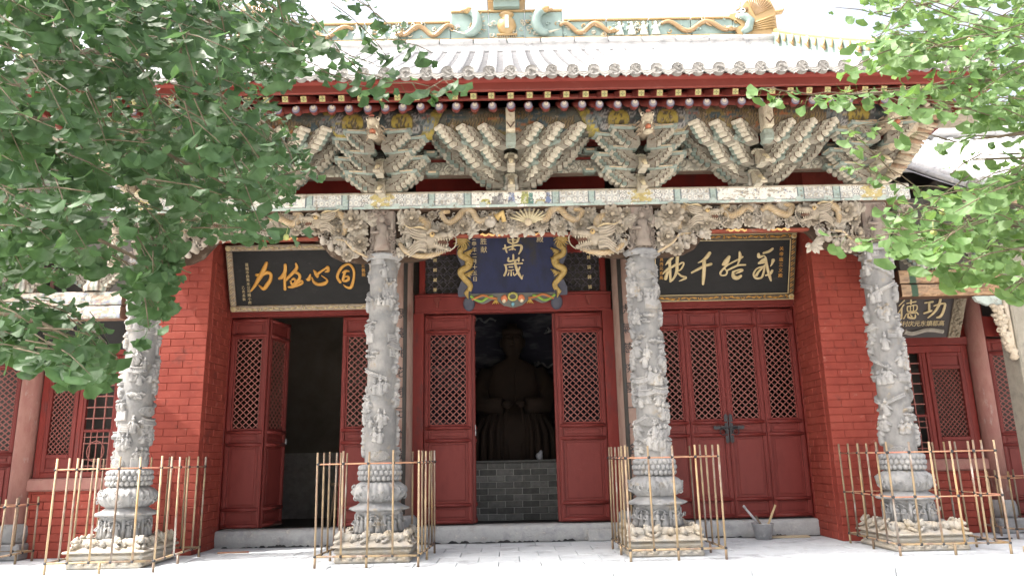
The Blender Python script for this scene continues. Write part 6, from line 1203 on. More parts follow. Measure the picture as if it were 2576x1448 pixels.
def plaque(x,y,z,k,label,w,h,fr=.085,bm_='board',x0=None):
    e=empty('plaque',(x,y,z),label,'plaque','plaques hung over the doors',(math.atan(k),0,0))
    a,b=(-w/2,w/2) if x0 is None else x0
    m=MB(); m.box(a+fr*.8,b-fr*.8,0,.03,fr*.8,h-fr*.8); link('board',m.mesh('board',M[bm_],False)[0],e,local=True)
    return e,a,b
def frame_parts(e,a,b,h,fr,mt,inner=None,gold=M['pale_gold']):
    for (x0,x1,z0,z1) in ((a,b,0,fr),(a,b,h-fr,h),(a,a+fr,fr+.001,h-fr-.001),(b-fr,b,fr+.001,h-fr-.001)):
        m=MB(); m.box(x0,x1,-.03,.035,z0,z1,ch=.012); f=link('frame_strip',m.mesh('frame_strip',mt,False)[0],e,local=True)
        L=x1-x0; H_=z1-z0; hor=L>H_; n=int(max(L,H_)/.075); m=MB()
        for q in range(n):
            t=(q+.5)/n; cx=x0+L*t if hor else (x0+x1)/2; cz=(z0+z1)/2 if hor else z0+H_*t
            if q%4==1 and hor: cloud(m,cx,-.033,cz,.022,q)
            elif hor: m.tube([(cx-.035,-.032,cz+.012*math.sin(q)),(cx,-.034,cz-.012*math.sin(q*2)),(cx+.035,-.032,cz+.01*math.cos(q))],[.006,.013,.006],5)
            else:
                s=.024
                m.tube([(cx-s,-.032,cz-s),(cx+s,-.032,cz+s*.6)],.005,4); m.tube([(cx-s,-.032,cz+.004),(cx,-.032,cz+s*1.2)],.005,4)
        link('frame_ornament',m.mesh('frame_ornament',gold,False)[0],f,local=True)
        if inner:
            pass
    for x in (a+fr/2,b-fr/2):
        for z in (fr/2,h-fr/2):
            m=MB()
            for r in (.033,.02): m.tube([(x+r*math.cos(q*.5236),-.034,z+r*math.sin(q*.5236)) for q in range(13)],.006,5,cap=False)
            m.ell((x,-.034,z),(.009,.007,.009),nu=6,nv=4); link('corner_rosette',m.mesh('corner_rosette',M['pale_gold'],False)[0],e,local=True)
    if inner:
        for (x0,x1,z0,z1) in ((a+fr,b-fr,fr,fr+.008),(a+fr,b-fr,h-fr-.008,h-fr),(a+fr,a+fr+.008,fr+.008,h-fr-.008),(b-fr-.008,b-fr,fr+.008,h-fr-.008),(a+.001,b-.001,-.004+.004,.008),(a+.001,b-.001,h-.008,h)):
            m=MB(); m.box(x0,x1,-.036,-.02,z0,z1); link('gilt_fillet',m.mesh('gilt_fillet',M['pale_gold'],False)[0],e,local=True)
e,a,b=plaque(-2.94,10.2,3.17,.42,'long black plaque with orange-gold 力协心同 characters and a painted frame, over the left doors',2.06,.94)
frame_parts(e,a,b,.94,.085,M['frame']); brush(e,STROKES['left'],M['gold']); inscr(e,'晋城市自来水公司揭小虎',-.755,.66,.0535,.05,M['pale_gold']); inscr(e,'乙亥孟秋',-.83,.34,.055,.045,M['pale_gold']); inscr(e,'關帝廟三義殿',.86,.80,.062,.055,M['gold'])
e,a,b=plaque(2.94,10.2,3.20,.42,'long black plaque with pale gold 秋千结义 characters and gilt edging, over the right doors',2.06,.94)
frame_parts(e,a,b,.94,.085,mat('dark_carved_frame',[(.05,.035,.02),(.10,.07,.035)],.5,20,5),True,M['gold']); brush(e,STROKES['right'],M['pale_gold']); inscr(e,'关帝庙三义殿',.83,.715,.076,.062,M['gold']); inscr(e,'邢真西元玄真',-.85,.66,.065,.055,M['gold'])
# centre plaque: blue board between two gilded dragons
e=empty('plaque',(0,10.25,3.3),'blue plaque with 萬歲 characters between two gilded dragons, over the open centre doorway','plaque','plaques hung over the doors',(math.atan(.42),0,0))
m=MB(); m.box(-.585,.585,0,.03,.06,1.35); link('board',m.mesh('board',M['blue'],False)[0],e,local=True)
for s in (-1,1):
    m=MB(); n_=40; pl=[]
    for i in range(n_+1):
        z=.03+1.28*i/n_; pl.append((s*(.735+.045*math.sin(z*11+.6)+.05*(z>.75)),z))
    poly=pl+[(s*.57,1.31),(s*.57,.03)]
    m.prism(poly if s<0 else poly[::-1],.005,.04); 
    m.ell((s*.625,.02,-.075),(.085,.022,.11),nu=16,nv=8); m.box(min(s*.57,s*.66),max(s*.57,s*.66),.004,.036,-.05,.08)
    link('side_board',m.mesh('side_board',mat('dark_blue_border',[(.03,.035,.06),(.05,.05,.07)],.5,8) if s<0 else bpy.data.materials['dark_blue_border'],False)[0],e,local=True)
    m=MB(); pts=[(.62,.12),(.60,.20),(.68,.30),(.73,.40),(.62,.47),(.60,.56),(.71,.62),(.72,.70),(.65,.75),(.70,.86),(.62,.92),(.60,1.0)]
    q=crom([(s*x,-.02,z) for x,z in pts],6); m.tube(q,[.02+.028*math.sin(math.pi*min(1,.15+i/len(q))) for i in range(len(q))],8,sy=.6,up=(0,-1,0))
    m.ell((s*.70,-.05,.86),(.08,.04,.085)); m.ell((s*.74,-.085,.88),(.018,.015,.018))
    for k in range(16):
        a_=k*.39; m.tube([(s*.70,-.06,.85),(s*(.70+.075*math.cos(a_)),-.07,.85+.085*math.sin(a_)),(s*(.70+.125*math.cos(a_+.2)),-.05,.83+.13*math.sin(a_+.2))],[.014,.012,.003],5)
    for z in (.36,.52,.66):
        for k in range(4): m.tube([(s*.66,-.03,z),(s*(.60-.02*k),-.05,z-.03+.028*k),(s*(.585-.01*k),-.04,z-.05+.03*k)],[.016,.012,.003],5)
    m.tube([(s*.62,-.02,.16),(s*.66,-.03,.09),(s*.63,-.02,.0)],[.018,.035,.004],7,sy=.5,up=(0,-1,0))
    link('gilded_dragon',m.mesh('gilded_dragon',mat('dull_dragon_gold',[(.28,.18,.05),(.42,.30,.10)],.5,18,5,.3,60) if s<0 else bpy.data.materials['dull_dragon_gold'],False)[0],e,local=True)
poly=[]
for i in range(61):
    x=-.60+1.2*i/60; ax=abs(x); zb_=-.02-.10*max(0,1-ax/.30)**.8-.035*math.sin(ax*16+1.0)*(ax>.12)-.02; poly.append((x,zb_))
m=MB(); m.prism(poly+[(.60,.075),(-.60,.075)],-.012,.035,col=(.11,.11,.10))
for s in (-1,1):
    m.tube(crom([(s*x,-.03,z) for x,z in ((.60,.05),(.52,-.01),(.44,-.03),(.36,.02),(.28,.04))],5),[.02]*21,6,col=(.20,.34,.06)); m.tube(crom([(s*x,-.035,z) for x,z in ((.58,-.005),(.50,.03),(.42,.055),(.32,.02),(.22,.0))],5),[.018]*21,6,col=(.42,.15,.05))
    m.ell((s*.12,-.03,.0),(.05,.02,.055),col=(.55,.18,.08)); m.ell((s*.125,-.04,-.03),(.03,.018,.03),col=(.6,.5,.35))
    for k in range(4): m.tube([(s*.24,-.02,-.01),(s*(.20+.03*k),-.03,-.075)],[.012,.004],5,col=(.5,.33,.07))
m.tube([(.06*math.cos(k*.45+2),-.035,.03+.05*math.sin(k*.45+2)) for k in range(15)],.017,6,col=(.38,.36,.10)); m.ell((0,-.03,-.08),(.025,.015,.03),col=(.15,.33,.40))
link('painted_apron',m.mesh('painted_apron',M['flat'],False)[0],e,local=True)
brush(e,STROKES['centre'],M['pale_gold']); inscr(e,'萬胜献',-.395,.925,.115,.095,M['pale_gold']); inscr(e,'万历壬申年二月十五日',-.53,1.03,.083,.072,M['pale_gold']); inscr(e,'三義殿',.395,1.06,.115,.10,M['pale_gold'])
m=MB(); m.box(-.062,-.05,-.02,-.012,.88,1.0); link('red_mark',m.mesh('red_mark',M['red_eave'],False)[0],e,local=True)
# ================================================================ INTERIOR
al=empty('brick_altar',(0,12.6,.1),'grey brick altar inside the open centre doorway','altar')
m=MB(); m.box(-1.3,1.3,12.53,13.6,.1,1.0); build('core',m,M['mortar'],al)
for r_ in range(9):
    x=-1.3-(.14 if r_%2 else .0)
    while x<1.29:
        x2=min(x+.282,1.3); xa=max(x,-1.3)
        if x2-xa>.03:
            m=MB(); j=.006*rnd.random(); m.box(xa+.006,x2-.006,12.518-j,12.6,.1+r_*.101+.006,.1+(r_+1)*.101-.004,ch=.006); build('brick',m,M['gbrick'],al)
        x=x2
m=MB(); m.box(-1.33,1.33,12.50,13.62,1.012,1.05,ch=.01); build('top_slab',m,M['gbrick'],al)
sta=empty('statue',(0,13.1,1.05),'unpainted clay statue of a seated robed figure in the dark hall, on the brick altar','statue')
m=MB(); n=28; rows=[]
for (z,rx,ry,cy) in ((0,.66,.42,-.02),(.12,.70,.45,-.03),(.3,.68,.45,-.04),(.5,.66,.44,-.04),(.66,.66,.42,-.03),(.78,.62,.36,.0),(.9,.52,.28,.06),(1.1,.46,.24,.08),(1.3,.47,.23,.09),(1.5,.46,.22,.09),(1.62,.40,.20,.09),(1.70,.26,.16,.08),(1.76,.13,.13,.07),(1.84,.12,.12,.06)):
    rows.append([(rx*math.cos(2*math.pi*k/n)*(1+.03*math.sin(k*2.2+z*5)),13.1+cy+ry*math.sin(2*math.pi*k/n)*(1+.05*math.cos(k*3.1)),1.05+z) for k in range(n)])
m.grid(np.array(rows),wrap=True)
m.ell((0,13.14,3.10),(.20,.21,.27),nu=20,nv=14); m.tube([(0,12.95,3.17),(0,12.92,3.1),(0,12.905,3.05)],[.02,.03,.036],7)
for s in (-1,1):
    m.ell((s*.2,13.15,3.1),(.03,.05,.09)); m.ell((s*.075,12.955,3.14),(.04,.02,.016)); m.tube([(s*.03,12.95,3.19),(s*.09,12.945,3.2),(s*.14,12.98,3.18)],[.012,.014,.006],5)
    m.tube([(s*.45,13.17,2.6),(s*.60,13.1,2.25),(s*.52,12.85,1.95),(s*.2,12.68,1.95)],[.14,.15,.16,.14],10); m.ell((s*.11,12.62,1.97),(.09,.07,.07))
    for k in range(5): m.tube([(s*(.12+.1*k),12.70+.01*k,1.95-.05*k),(s*(.16+.12*k),12.66,1.5),(s*(.14+.13*k),12.64,1.06)],[.03,.05,.06],7)
m.tube([(-.05,12.935,2.99),(0,12.925,2.985),(.05,12.935,2.99)],[.012,.018,.012],6); m.lathe([(.195,3.24),(.185,3.34),(.09,3.36),(.085,3.44),(.0,3.45)],18,(0,13.15,0))
m.tube([(.02,12.6,2.0),(.03,12.58,2.3),(.03,12.6,2.55)],[.03,.035,.03],6,sy=.4)
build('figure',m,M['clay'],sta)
m=MB(); rn=random.Random(3)
m.ell((0,0,.05),(.06,.05,.07),nu=9,nv=7,bump=.25,seed=2); m.ell((.02,0,.10),(.035,.03,.05),nu=7,nv=5,bump=.3,seed=4)
build('plastic_bag',m,M['bag'],label='small crumpled silvery plastic bag on the altar edge before the clay statue',cat='bag',center=False); bpy.data.objects['plastic_bag'].location=(.41,12.56,1.05)
m=MB(); rn=random.Random(9)
for s in (-1,1):
    for k in range(9):
        cx=s*rn.uniform(.35,1.5); cz=2.6+.22*k+rn.uniform(-.1,.1); L=rn.uniform(.2,.45)
        m.tube(crom([(cx-L,13.93,cz),(cx-L*.4,13.93,cz+.06),(cx,13.93,cz-.02),(cx+L*.5,13.93,cz+.05),(cx+L,13.93,cz)],5),[.012+.014*abs(math.sin(q*.7)) for q in range(21)],5,sy=.2,up=(0,-1,0)); cloud(m,cx-L*.8,13.93,cz+.05,.06,k)
build('mural_cloud',m,mat('pale_mural_cloud',[(.13,.135,.14),(.2,.2,.205)],.8,8),hall,kind='stuff')
st_=empty('wooden_stool',(-2.7,12.2,.1),'wooden stool in the dark left room behind the open door','stool')
m=MB(); m.box(-2.92,-2.48,12.05,12.35,.72,.76,ch=.006); build('seat',m,M['oldwood'],st_)
for sx in (-1,1):
    for sy in (-1,1):
        m=MB(); m.tube([(-2.7+sx*.16,12.2+sy*.1,.72),(-2.7+sx*.22,12.2+sy*.14,.1)],.022,6); build('leg',m,M['oldwood'],st_)
m=MB(); m.box(-2.9,-2.5,12.09,12.11,.35,.38); build('stretcher',m,M['oldwood'],st_)
# ================================================================ THINGS ON THE PLATFORM
bk=empty('bucket',(3.17,9.98,.0),'white-spattered zinc bucket on the platform before the closed right doors','bucket')
m=MB(); m.lathe([(.098,.0),(.135,.185),(.142,.19),(.142,.198),(.128,.19),(.094,.02)],28,(3.17,9.98,.003)); m.add([(3.17+.09*math.cos(2*math.pi*k/28),9.98+.09*math.sin(2*math.pi*k/28),.02) for k in range(28)],[tuple(range(28))]); build('pail',m,M['zinc'],bk)
m=MB(); m.tube([(3.17+.141*math.cos(a),9.98+.141*math.sin(a),.195) for a in [2*math.pi*k/28 for k in range(29)]],.006,5,cap=False); build('rim',m,M['zinc'],bk)
m=MB(); m.tube([(3.17-.14*math.cos(math.pi*k/10),9.98-.135-.02*math.sin(math.pi*k/10) if 0 else 9.98-.13*math.sin(math.pi*k/10),.19-.005*math.sin(math.pi*k/10)+.006) for k in range(11)],.004,5); build('handle',m,M['iron'],bk)
m=MB(); m.tube([(3.22,9.97,.06),(2.93,9.93,.42)],.016,8); m.tube([(2.95,9.932,.40),(2.925,9.93,.425)],.018,8); build('metal_rod',m,M['zinc'],label='white-smeared metal rod leaning left out of the bucket',cat='rod')
m=MB(); m.tube([(3.19,9.90,.08),(3.05,9.86,.30)],.014,6); build('dark_handle',m,M['bark'],label='short dark tool handle leaning over the bucket rim under the metal rod',cat='tool')
m=MB(); m.box(-.013,.013,-.010,.010,0,.36,ch=.004); build('wooden_stick',m,M['stick'],label='flat pale wooden stick leaning right out of the bucket',cat='stick',center=False); o=bpy.data.objects['wooden_stick']; o.location=(3.21,10.0,.10); o.rotation_euler=(0,R(26),0)
m=MB(); m.box(3.30,3.80,10.05,10.17,.003,.025,ch=.004); build('raw_plank',m,M['plank'],label='thin raw plank on the platform beside the zinc bucket',cat='plank')
m=MB(); m.box(.93,1.27,10.17,10.255,.003,.15,ch=.012); build('loose_block',m,M['stone_sill'],label='loose grey stone block leaning on the centre doorway sill',cat='block')
m=MB(); m.tube([(-3.72,9.62,.02),(-3.35,9.66,.02)],.012,6); build('iron_rod',m,M['rail'],label='short rusty iron rod by the foot of the left brick pier',cat='rod')
m=MB(); m.box(5.35,5.95,8.15,8.25,.003,.07,ch=.006); m.box(5.75,5.85,8.26,8.75,.003,.06,ch=.006); build('timber_offcut',m,M['stick'],label='weathered yellow timber offcut lying right of the corner cage',cat='timber')
m=MB(); m.tube([(5.55,9.35,.015),(6.0,9.4,.015)],.012,6); build('iron_rod',m,M['iron'],label='dark iron rod on the paving near the right side hall',cat='rod')
# ================================================================ SIDE HALLS
def side_hall(s,yw,label):
    h=empty('side_hall',(s*6.6,yw,0),label,'temple hall')
    def B(name,m,mt,**k): return build(name,m,mt,h,**k)
    def bx(m,x0,x1,*a,**k): m.box(min(s*x0,s*x1),max(s*x0,s*x1),*a,**k)
    xc=6.25 if s<0 else 6.46                              # timber column
    xd=xc-.11; ze=3.72 if s<0 else 4.15
    # dado wall: coursed brick under a render ledge
    m=MB(); bx(m,5.06,xd,yw+.015,yw+.3,0,.80); dw=B('dado_wall',m,M['red_wall'])
    r_=0; z=0
    while z<.78:
        x=5.06; k=0
        while x<xd-.02:
            l=(.16 if r_%2 and k==0 else .29); x2=min(x+l,xd); m=MB(); j=.004*rnd.random(); bx(m,x+.003,x2-.003,yw-.002-j,yw+.1,z+.001,min(z+.092,.799),ch=.006); build('brick',m,M['red_wall'],dw); x=x2; k+=1
        z+=.0965; r_+=1
    m=MB(); bx(m,5.06,xd+.04,yw-.04,yw+.2,.80,.955,ch=.02); B('ledge',m,M['hcol'])
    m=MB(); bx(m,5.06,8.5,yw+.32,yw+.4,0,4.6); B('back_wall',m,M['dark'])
    # window: outer frame, lattice sash, grid sash
    x0,x1=5.10,xd-.01; m=MB()
    for a,b in ((x0,x0+.07),(x1-.09,x1)): bx(m,a,b,yw+.03,yw+.14,.956,2.50,ch=.006)
    bx(m,x0+.071,x1-.091,yw+.03,yw+.14,.957,1.03,ch=.006); bx(m,x0+.071,x1-.091,yw+.03,yw+.14,2.40,2.50,ch=.006); xm=(x0+x1)/2+.0; bx(m,xm-.03,xm+.03,yw+.035,yw+.135,1.031,2.399,ch=.005)
    wf=B('window_frame',m,M['red_frame'])
    xa,xb=xm+.03,x1-.091
    m=MB(); bx(m,xa,xa+.055,yw+.02,yw+.08,1.031,2.399,ch=.006); bx(m,xb-.055,xb,yw+.02,yw+.08,1.031,2.399,ch=.006)
    for z0,z1 in ((1.031,1.08),(1.20,1.25),(2.17,2.22),(2.35,2.399)): bx(m,xa+.056,xb-.056,yw+.021,yw+.079,z0,z1,ch=.005)
    bx(m,xa+.056,xb-.056,yw+.04,yw+.06,1.08,1.20); bx(m,xa+.056,xb-.056,yw+.04,yw+.06,2.22,2.35); sash=build('lattice_sash',m,M['red_door'],wf)
    o=link('lattice',None,sash,(min(s*xa,s*xb),yw+.05,0)); bpy.data.objects.remove(o)
    hold=bpy.data.objects.new('lattice',None)
    # rhombic lattice
    segm=MB(); W_=abs(xb-xa)-.112; H_=.92; xo=min(s*xa,s*xb)+.056; dx,dz=.062,.066; sl=dz/dx
    for sg in (1,-1):
        for k in range(-16,34):
            c=k*dz; xs_=[]
            for x in (0,W_):
                z=c+sg*sl*x
                if -1e-6<=z<=H_+1e-6: xs_.append(x)
            for z in (0,H_):
                x=(z-c)/(sg*sl)
                if 1e-6<x<W_-1e-6: xs_.append(x)
            xs_=sorted(xs_)
            if len(xs_)>=2 and xs_[-1]-xs_[0]>.02:
                A=(xo+xs_[0],yw+.05,1.25+c+sg*sl*xs_[0]); Bp=(xo+xs_[-1],yw+.05,1.25+c+sg*sl*xs_[-1]); segm.tube([A,Bp],.0065,4,sm=False)
    build('lattice',segm,M['red_lat'],sash,kind='stuff'); bpy.data.objects.remove(hold)
    # grid sash with ornamental lower panel
    ga,gb=x0+.071,xm-.03; m=MB(); bx(m,ga,ga+.035,yw+.04,yw+.09,1.031,2.399,ch=.004); bx(m,gb-.035,gb,yw+.04,yw+.09,1.031,2.399,ch=.004); bx(m,ga+.036,gb-.036,yw+.04,yw+.09,1.52,1.555,ch=.004)
    gs=build('grid_sash',m,M['red_door'],wf)
    for q in range(1,3):
        m=MB(); xx=ga+(gb-ga)*q/3; bx(m,xx-.008,xx+.008,yw+.055,yw+.075,1.555,2.399); build('glazing_bar',m,M['red_lat'],gs)
    for q in range(1,6):
        m=MB(); zz=1.555+.844*q/6; bx(m,ga+.036,gb-.036,yw+.053,yw+.077,zz-.008,zz+.008); build('glazing_bar',m,M['red_lat'],gs)
    m=MB(); c0=(ga+gb)/2
    for q in range(5):
        xx=ga+.05+(gb-ga-.1)*q/4; bx(m,xx-.006,xx+.006,yw+.055,yw+.07,1.031,1.52)
    for zz in (1.1,1.18,1.38,1.46): bx(m,ga+.036,gb-.036,yw+.054,yw+.071,zz-.006,zz+.006)
    m.tube([(s*(c0+.11*math.cos(k*.5236)),yw+.055,1.28+.13*math.sin(k*.5236)) for k in range(13)],.009,5,cap=False); build('fret_panel',m,M['red_lat'],gs)
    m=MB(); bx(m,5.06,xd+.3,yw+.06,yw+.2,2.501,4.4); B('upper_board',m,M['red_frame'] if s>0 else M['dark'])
    m=MB(); bx(m,5.06,xd,yw+.0,yw+.1,2.505,2.62,ch=.01); B('window_head',m,M['red_door'])
    # column on its stone base, then a lattice door
    m=MB(); m.lathe([(.118,.42),(.118,2.2),(.112,3.6)],24,(s*xc,yw,0)); cl=B('timber_column',m,M['hcol'])
    m=MB(); m.lathe([(.15,.19),(.17,.23),(.175,.32),(.15,.40),(.12,.42)],24,(s*xc,yw,0)); m.box(s*xc-.2,s*xc+.2,yw-.2,yw+.2,0,.19,ch=.02); build('column_base',m,M['stone'],cl)
    m=MB(); bx(m,xc+.10,xc+.17,yw+.05,yw+.15,.2,2.9); bx(m,xc+.17,8.4,yw+.05,yw+.15,2.62,2.9); bx(m,xc+.17,8.4,yw+.05,yw+.2,0,.2); B('door_surround',m,M['red_frame'])
    d=door_leaf(h,min(s*(xc+.18),s*(xc+.18+wl)),yw+.08,wl,indiv=False); d.scale=(1,1,.83); d.location.z=.21-h.location.z
    # porch: two tie beams, a post, carved brackets
    yb=9.0 if s<0 else 9.05; zb=(2.86,3.03) if s<0 else (2.945,3.115); xo_=8.5
    pale=s<0
    def ptie(X,T):
        c=np.zeros(X.shape+(3,))+np.array((.60,.52,.45) if pale else (.95,.82,.70)); 
        c=blend(c,(.30,.36,.36),(fbm(X*9,T*4,5)>.55)*(.9 if pale else .25)); c=blend(c,(.22,.24,.34),(fbm(X*13,T*5,15)>.62)*(.8 if pale else .35)); c=blend(c,(.33,.20,.13),(fbm(X*7,T*9,25)>.62)*.6)
        for q in range(9):
            cx=s*(5.25+q*.19); r2=np.sqrt(((X-cx)/.085)**2+((T-.5)/.5)**2); c=blend(c,(.12,.16,.17),(np.abs(np.sin(r2*6))<.22)*(r2<1)*((.8 if (q<4 or q>6) else .1) if pale else (.55 if q>2 and q<5 else .0)))
        c=blend(c,(.10,.26,.22),(np.abs(X-s*5.0)<.045)*(0. if pale else 1.))
        return c
    for i,(z0,z1) in enumerate(((zb[0],zb[0]+.155),(zb[1],zb[1]+.17))):
        face_beam('tie_beam',min(s*4.84,s*xo_),max(s*4.84,s*xo_),yb-.1+.01*i,yb+.1,z0,z1,ptie,M['paint'] if pale else M['oldwood'],nx=260,nz=14,par=h,bottom=(.25,.16,.12))
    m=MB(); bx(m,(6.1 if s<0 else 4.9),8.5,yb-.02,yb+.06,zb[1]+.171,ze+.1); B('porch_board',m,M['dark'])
    for x in (5.2,6.1,7.0):
        v=link('bracket_set',vase,h,(s*x,yb-.03,zb[1]+.172),None,(.8,.8,.9))
        for q in (-1,1):
            link('bracket_arm',armB,v,(s*x+q*.05,yb-.05,zb[1]+.23),(0,0,R(-8) if q>0 else R(188)),(1,1,.9))
    xp=6.30
    m=MB(); bx(m,xp-.16,xp+.22,yb-.15,yb+.17,0 if s>0 else 0,3.6,ch=.02)
    if s>0: po=B('stone_post',m,M['grey_stone_col'])
    else:
        m=MB(); bx(m,6.42,6.75,yb-.15,yb+.17,0,3.6,ch=.02); po=B('stone_post',m,M['grey_stone_col']); xp=6.58
    m=MB(); xx=xp-.20
    m.col=(1.25,1.2,1.1)
    m.tube([(s*xx,yb-.1,zb[0]-.02),(s*(xx+.01),yb-.1,2.25)],.03,6); m.lathe([(.03,2.13),(.055,2.16),(.04,2.2),(.055,2.24),(.03,2.28)],10,(s*xx,yb-.1,0))
    for k in range(44): q=k/43; m.ell((s*(xx-.03-.07*rnd.random()*(1.3-q)-.04*(1-q)),yb-.1+.02*math.sin(k*3),2.25+.55*(1-q)),(.042,.045,.032),nu=7,nv=5,bump=.25,seed=k)
    for k in range(8): cloud(m,s*(xx-.10-.03*(k%3)),yb-.12,2.40+.05*k,.032,k)
    build('hanging_bracket',m,M['wood'],po)
    m=MB(); pl=[(xx+.02,zb[0]-.01),(xx-.36,zb[0]-.01),(xx-.33,zb[0]-.07),(xx-.26,zb[0]-.10),(xx-.2,zb[0]-.13),(xx-.13,zb[0]-.13),(xx-.08,zb[0]-.18),(xx+.02,zb[0]-.2)]
    pl=[(s*a,b) for a,b in pl]; m.prism(pl if s<0 else pl[::-1],yb-.08,yb-.03,col=(.38,.44,.42)); build('scalloped_board',m,M['paint'],po)
    # roof
    ze=3.72 if s<0 else 4.15; x0r,x1r=(6.15 if s<0 else 5.45),10.5
    def zz(y): t=y-8.35; return ze+.58*t+.03*t*t
    m=MB(); ys=np.linspace(8.35,11.2,9); Pm=np.zeros((9,2,3)); Pm[:,:,1]=ys[:,None]; Pm[:,0,0]=min(s*x0r,s*x1r); Pm[:,1,0]=max(s*x0r,s*x1r); Pm[:,:,2]=np.array([zz(y)-.03 for y in ys])[:,None]; m.grid(Pm)
    Q=Pm.copy(); Q[:,:,1]=2*11.2-Q[:,:,1]; m.grid(Q,flip=True); rf=B('roof',m,M['tile'])
    cm=MB()
    for y0 in np.arange(8.33,11.1,.3):
        y1=min(y0+.3,11.15); V=[];n=6
        for yy,rr in ((y0,.064),(y0+.015,.067),(y1,.058)):
            for k in range(n+1): th=math.pi*k/n; V.append((-rr*math.cos(th),yy-8.35,zz(yy)-ze+rr*math.sin(th)-.01))
        cm.add(V,[(a*(n+1)+k,a*(n+1)+k+1,(a+1)*(n+1)+k+1,(a+1)*(n+1)+k) for a in range(2) for k in range(n)]+[tuple(range(n,-1,-1))],smooth=True)
    cme=cm.mesh('cover_tile_row',M['tile'],False)[0]
    for i in range(22):
        x=s*(x0r+.1+i*.225); link('cover_tile_row',cme,rf,(x,8.35,ze)); link('eave_disc',discs[i%3],rf,(x,8.33,ze+.025)); link('drip_tile',drip,rf,(x+.1125,8.315,ze-.0))
    m=MB(); bx(m,x0r,x1r,11.08,11.32,zz(11.2)-.05,zz(11.2)+.16,ch=.02); m.tube([(s*x0r,11.07,zz(11.2)+.02),(s*x1r,11.07,zz(11.2)+.02)],.06,8)
    rg=build('ridge',m,M['tile'],rf); m=MB()
    for k in range(44): cloud(m,s*(x0r+.2+.11*k),11.1,zz(11.2)+.20+.03*(k%3),.05,k)
    for k in range(16): m.ell((s*(x0r+.4+.3*k),11.1,zz(11.2)+.27),(.10,.05,.07),nu=9,nv=6,bump=.3,seed=k)
    build('ridge_carving',m,M['tile'],rg)
    m=MB(); bx(m,x0r,x1r,8.42,8.46,ze-.11,ze-.03); B('fascia_board',m,M['red_eave'])
    rm=MB(); rm.tube([(0,0,0),(0,1.0,.5)],.045,8); rmm=rm.mesh('rafter',M['oldwood'],False)[0]
    for i in range(24): link('rafter',rmm,h,(s*(x0r+.08+i*.21),8.5,ze-.13))
    m=MB(); m.add([(s*x0r,8.42,ze-.04),(s*x1r,8.42,ze-.04),(s*x1r,yw+.4,ze+.75),(s*x0r,yw+.4,ze+.75)],[(0,1,2,3)]); B('soffit_board',m,M['red_dark'])
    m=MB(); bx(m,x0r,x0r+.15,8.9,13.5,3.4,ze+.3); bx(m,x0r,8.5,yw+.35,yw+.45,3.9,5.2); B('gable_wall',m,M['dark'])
    return h
side_hall(-1,9.6,'lower red side hall at the left with a lattice window, behind the left corner pillar')
side_hall(1,10.2,'lower red side hall at the right with a lattice window, behind the right corner pillar')
e=empty('plaque',(5.75,10.0,2.58),'dark plaque with pale 德功 characters and a carved floral edge, on the right side hall','plaque',None,(math.atan(.6),0,0))
m=MB(); m.box(-.95,.36,0,.03,0,.78); link('board',m.mesh('board',mat('brown_black_board',[(.03,.024,.024),(.045,.036,.035)],.5,6),False)[0],e,local=True)
m=MB(); m.box(.20,.36,-.02,.0,.0,.78)
for k in range(60): rn=random.Random(k); m.ell((.28+rn.uniform(-.06,.06),-.03,.03+.72*k/60),(.028,.014,.018),nu=6,nv=4,rot=(0,rn.uniform(-1,1),0))
link('carved_edge',m.mesh('carved_edge',mat('faded_carved_edge',[(.16,.13,.09),(.26,.22,.16)],.7,20),False)[0],e,local=True)
brush(e,STROKES['side'],M['pale_gold']); inscr(e,'單村庆元东鎮都高',-.50,.205,0,.085,M['pale_gold'],dx=.083)
m=MB(); pts=crom([(-.42,-.02,.10),(-.30,-.02,.07),(-.1,-.02,.12),(.12,-.02,.09)],6); m.tube(pts,[.04,.05]+[.032]*(len(pts)-2),7,sy=.4,up=(0,-1,0)); m.tube([(p.x,-.035,p.z+.008) for p in pts[3:]],.006,5); link('painted_scroll',m.mesh('painted_scroll',mat('scroll_grey',[(.24,.22,.19),(.34,.32,.28)],.6,14),False)[0],e,local=True)
m=MB(); m.tube([(-.11+.022*math.cos(k*.6),-.015,.66+.022*math.sin(k*.6)) for k in range(12)],.004,4,cap=False); link('hanging_ring',m.mesh('hanging_ring',M['zinc'],False)[0],e,local=True)
e=empty('plaque',(-5.62,9.45,2.55),'dark plaque with a faint 天 character, on the left side hall','plaque',None,(math.atan(.35),0,0))
m=MB(); m.box(-.75,.62,0,.03,0,.75); link('board',m.mesh('board',M['board'],False)[0],e,local=True)
g=mat('faint_character',[(.12,.11,.10),(.16,.15,.135)],.6,12); brush(e,[[160,400,16,300,412,16],[130,290,17,330,300,17],[232,410,18,215,290,18,110,110,14],[225,270,14,300,170,18,370,95,14]],g); brush(e,[[-260,400,16,-60,410,16],[-280,280,17,-40,290,17],[-170,410,18,-190,280,18,-270,120,14],[-180,270,14,-100,170,18,-40,110,14]],g)
e=empty('plaque',(7.35,10.05,2.52),'dark plaque edge with a gold figure at the far right of the right side hall','plaque',None,(math.atan(.4),0,0))
m=MB(); m.box(-.6,.6,0,.03,0,.75); link('board',m.mesh('board',M['board'],False)[0],e,local=True)
m=MB(); m.box(-.6,-.5,-.02,0,0,.75); m.tube([(-.55,-.03,.1),(-.52,-.04,.25),(-.57,-.04,.4),(-.53,-.03,.6)],[.02,.035,.03,.015],6); link('carved_edge',m.mesh('carved_edge',M['gold'],False)[0],e,local=True)
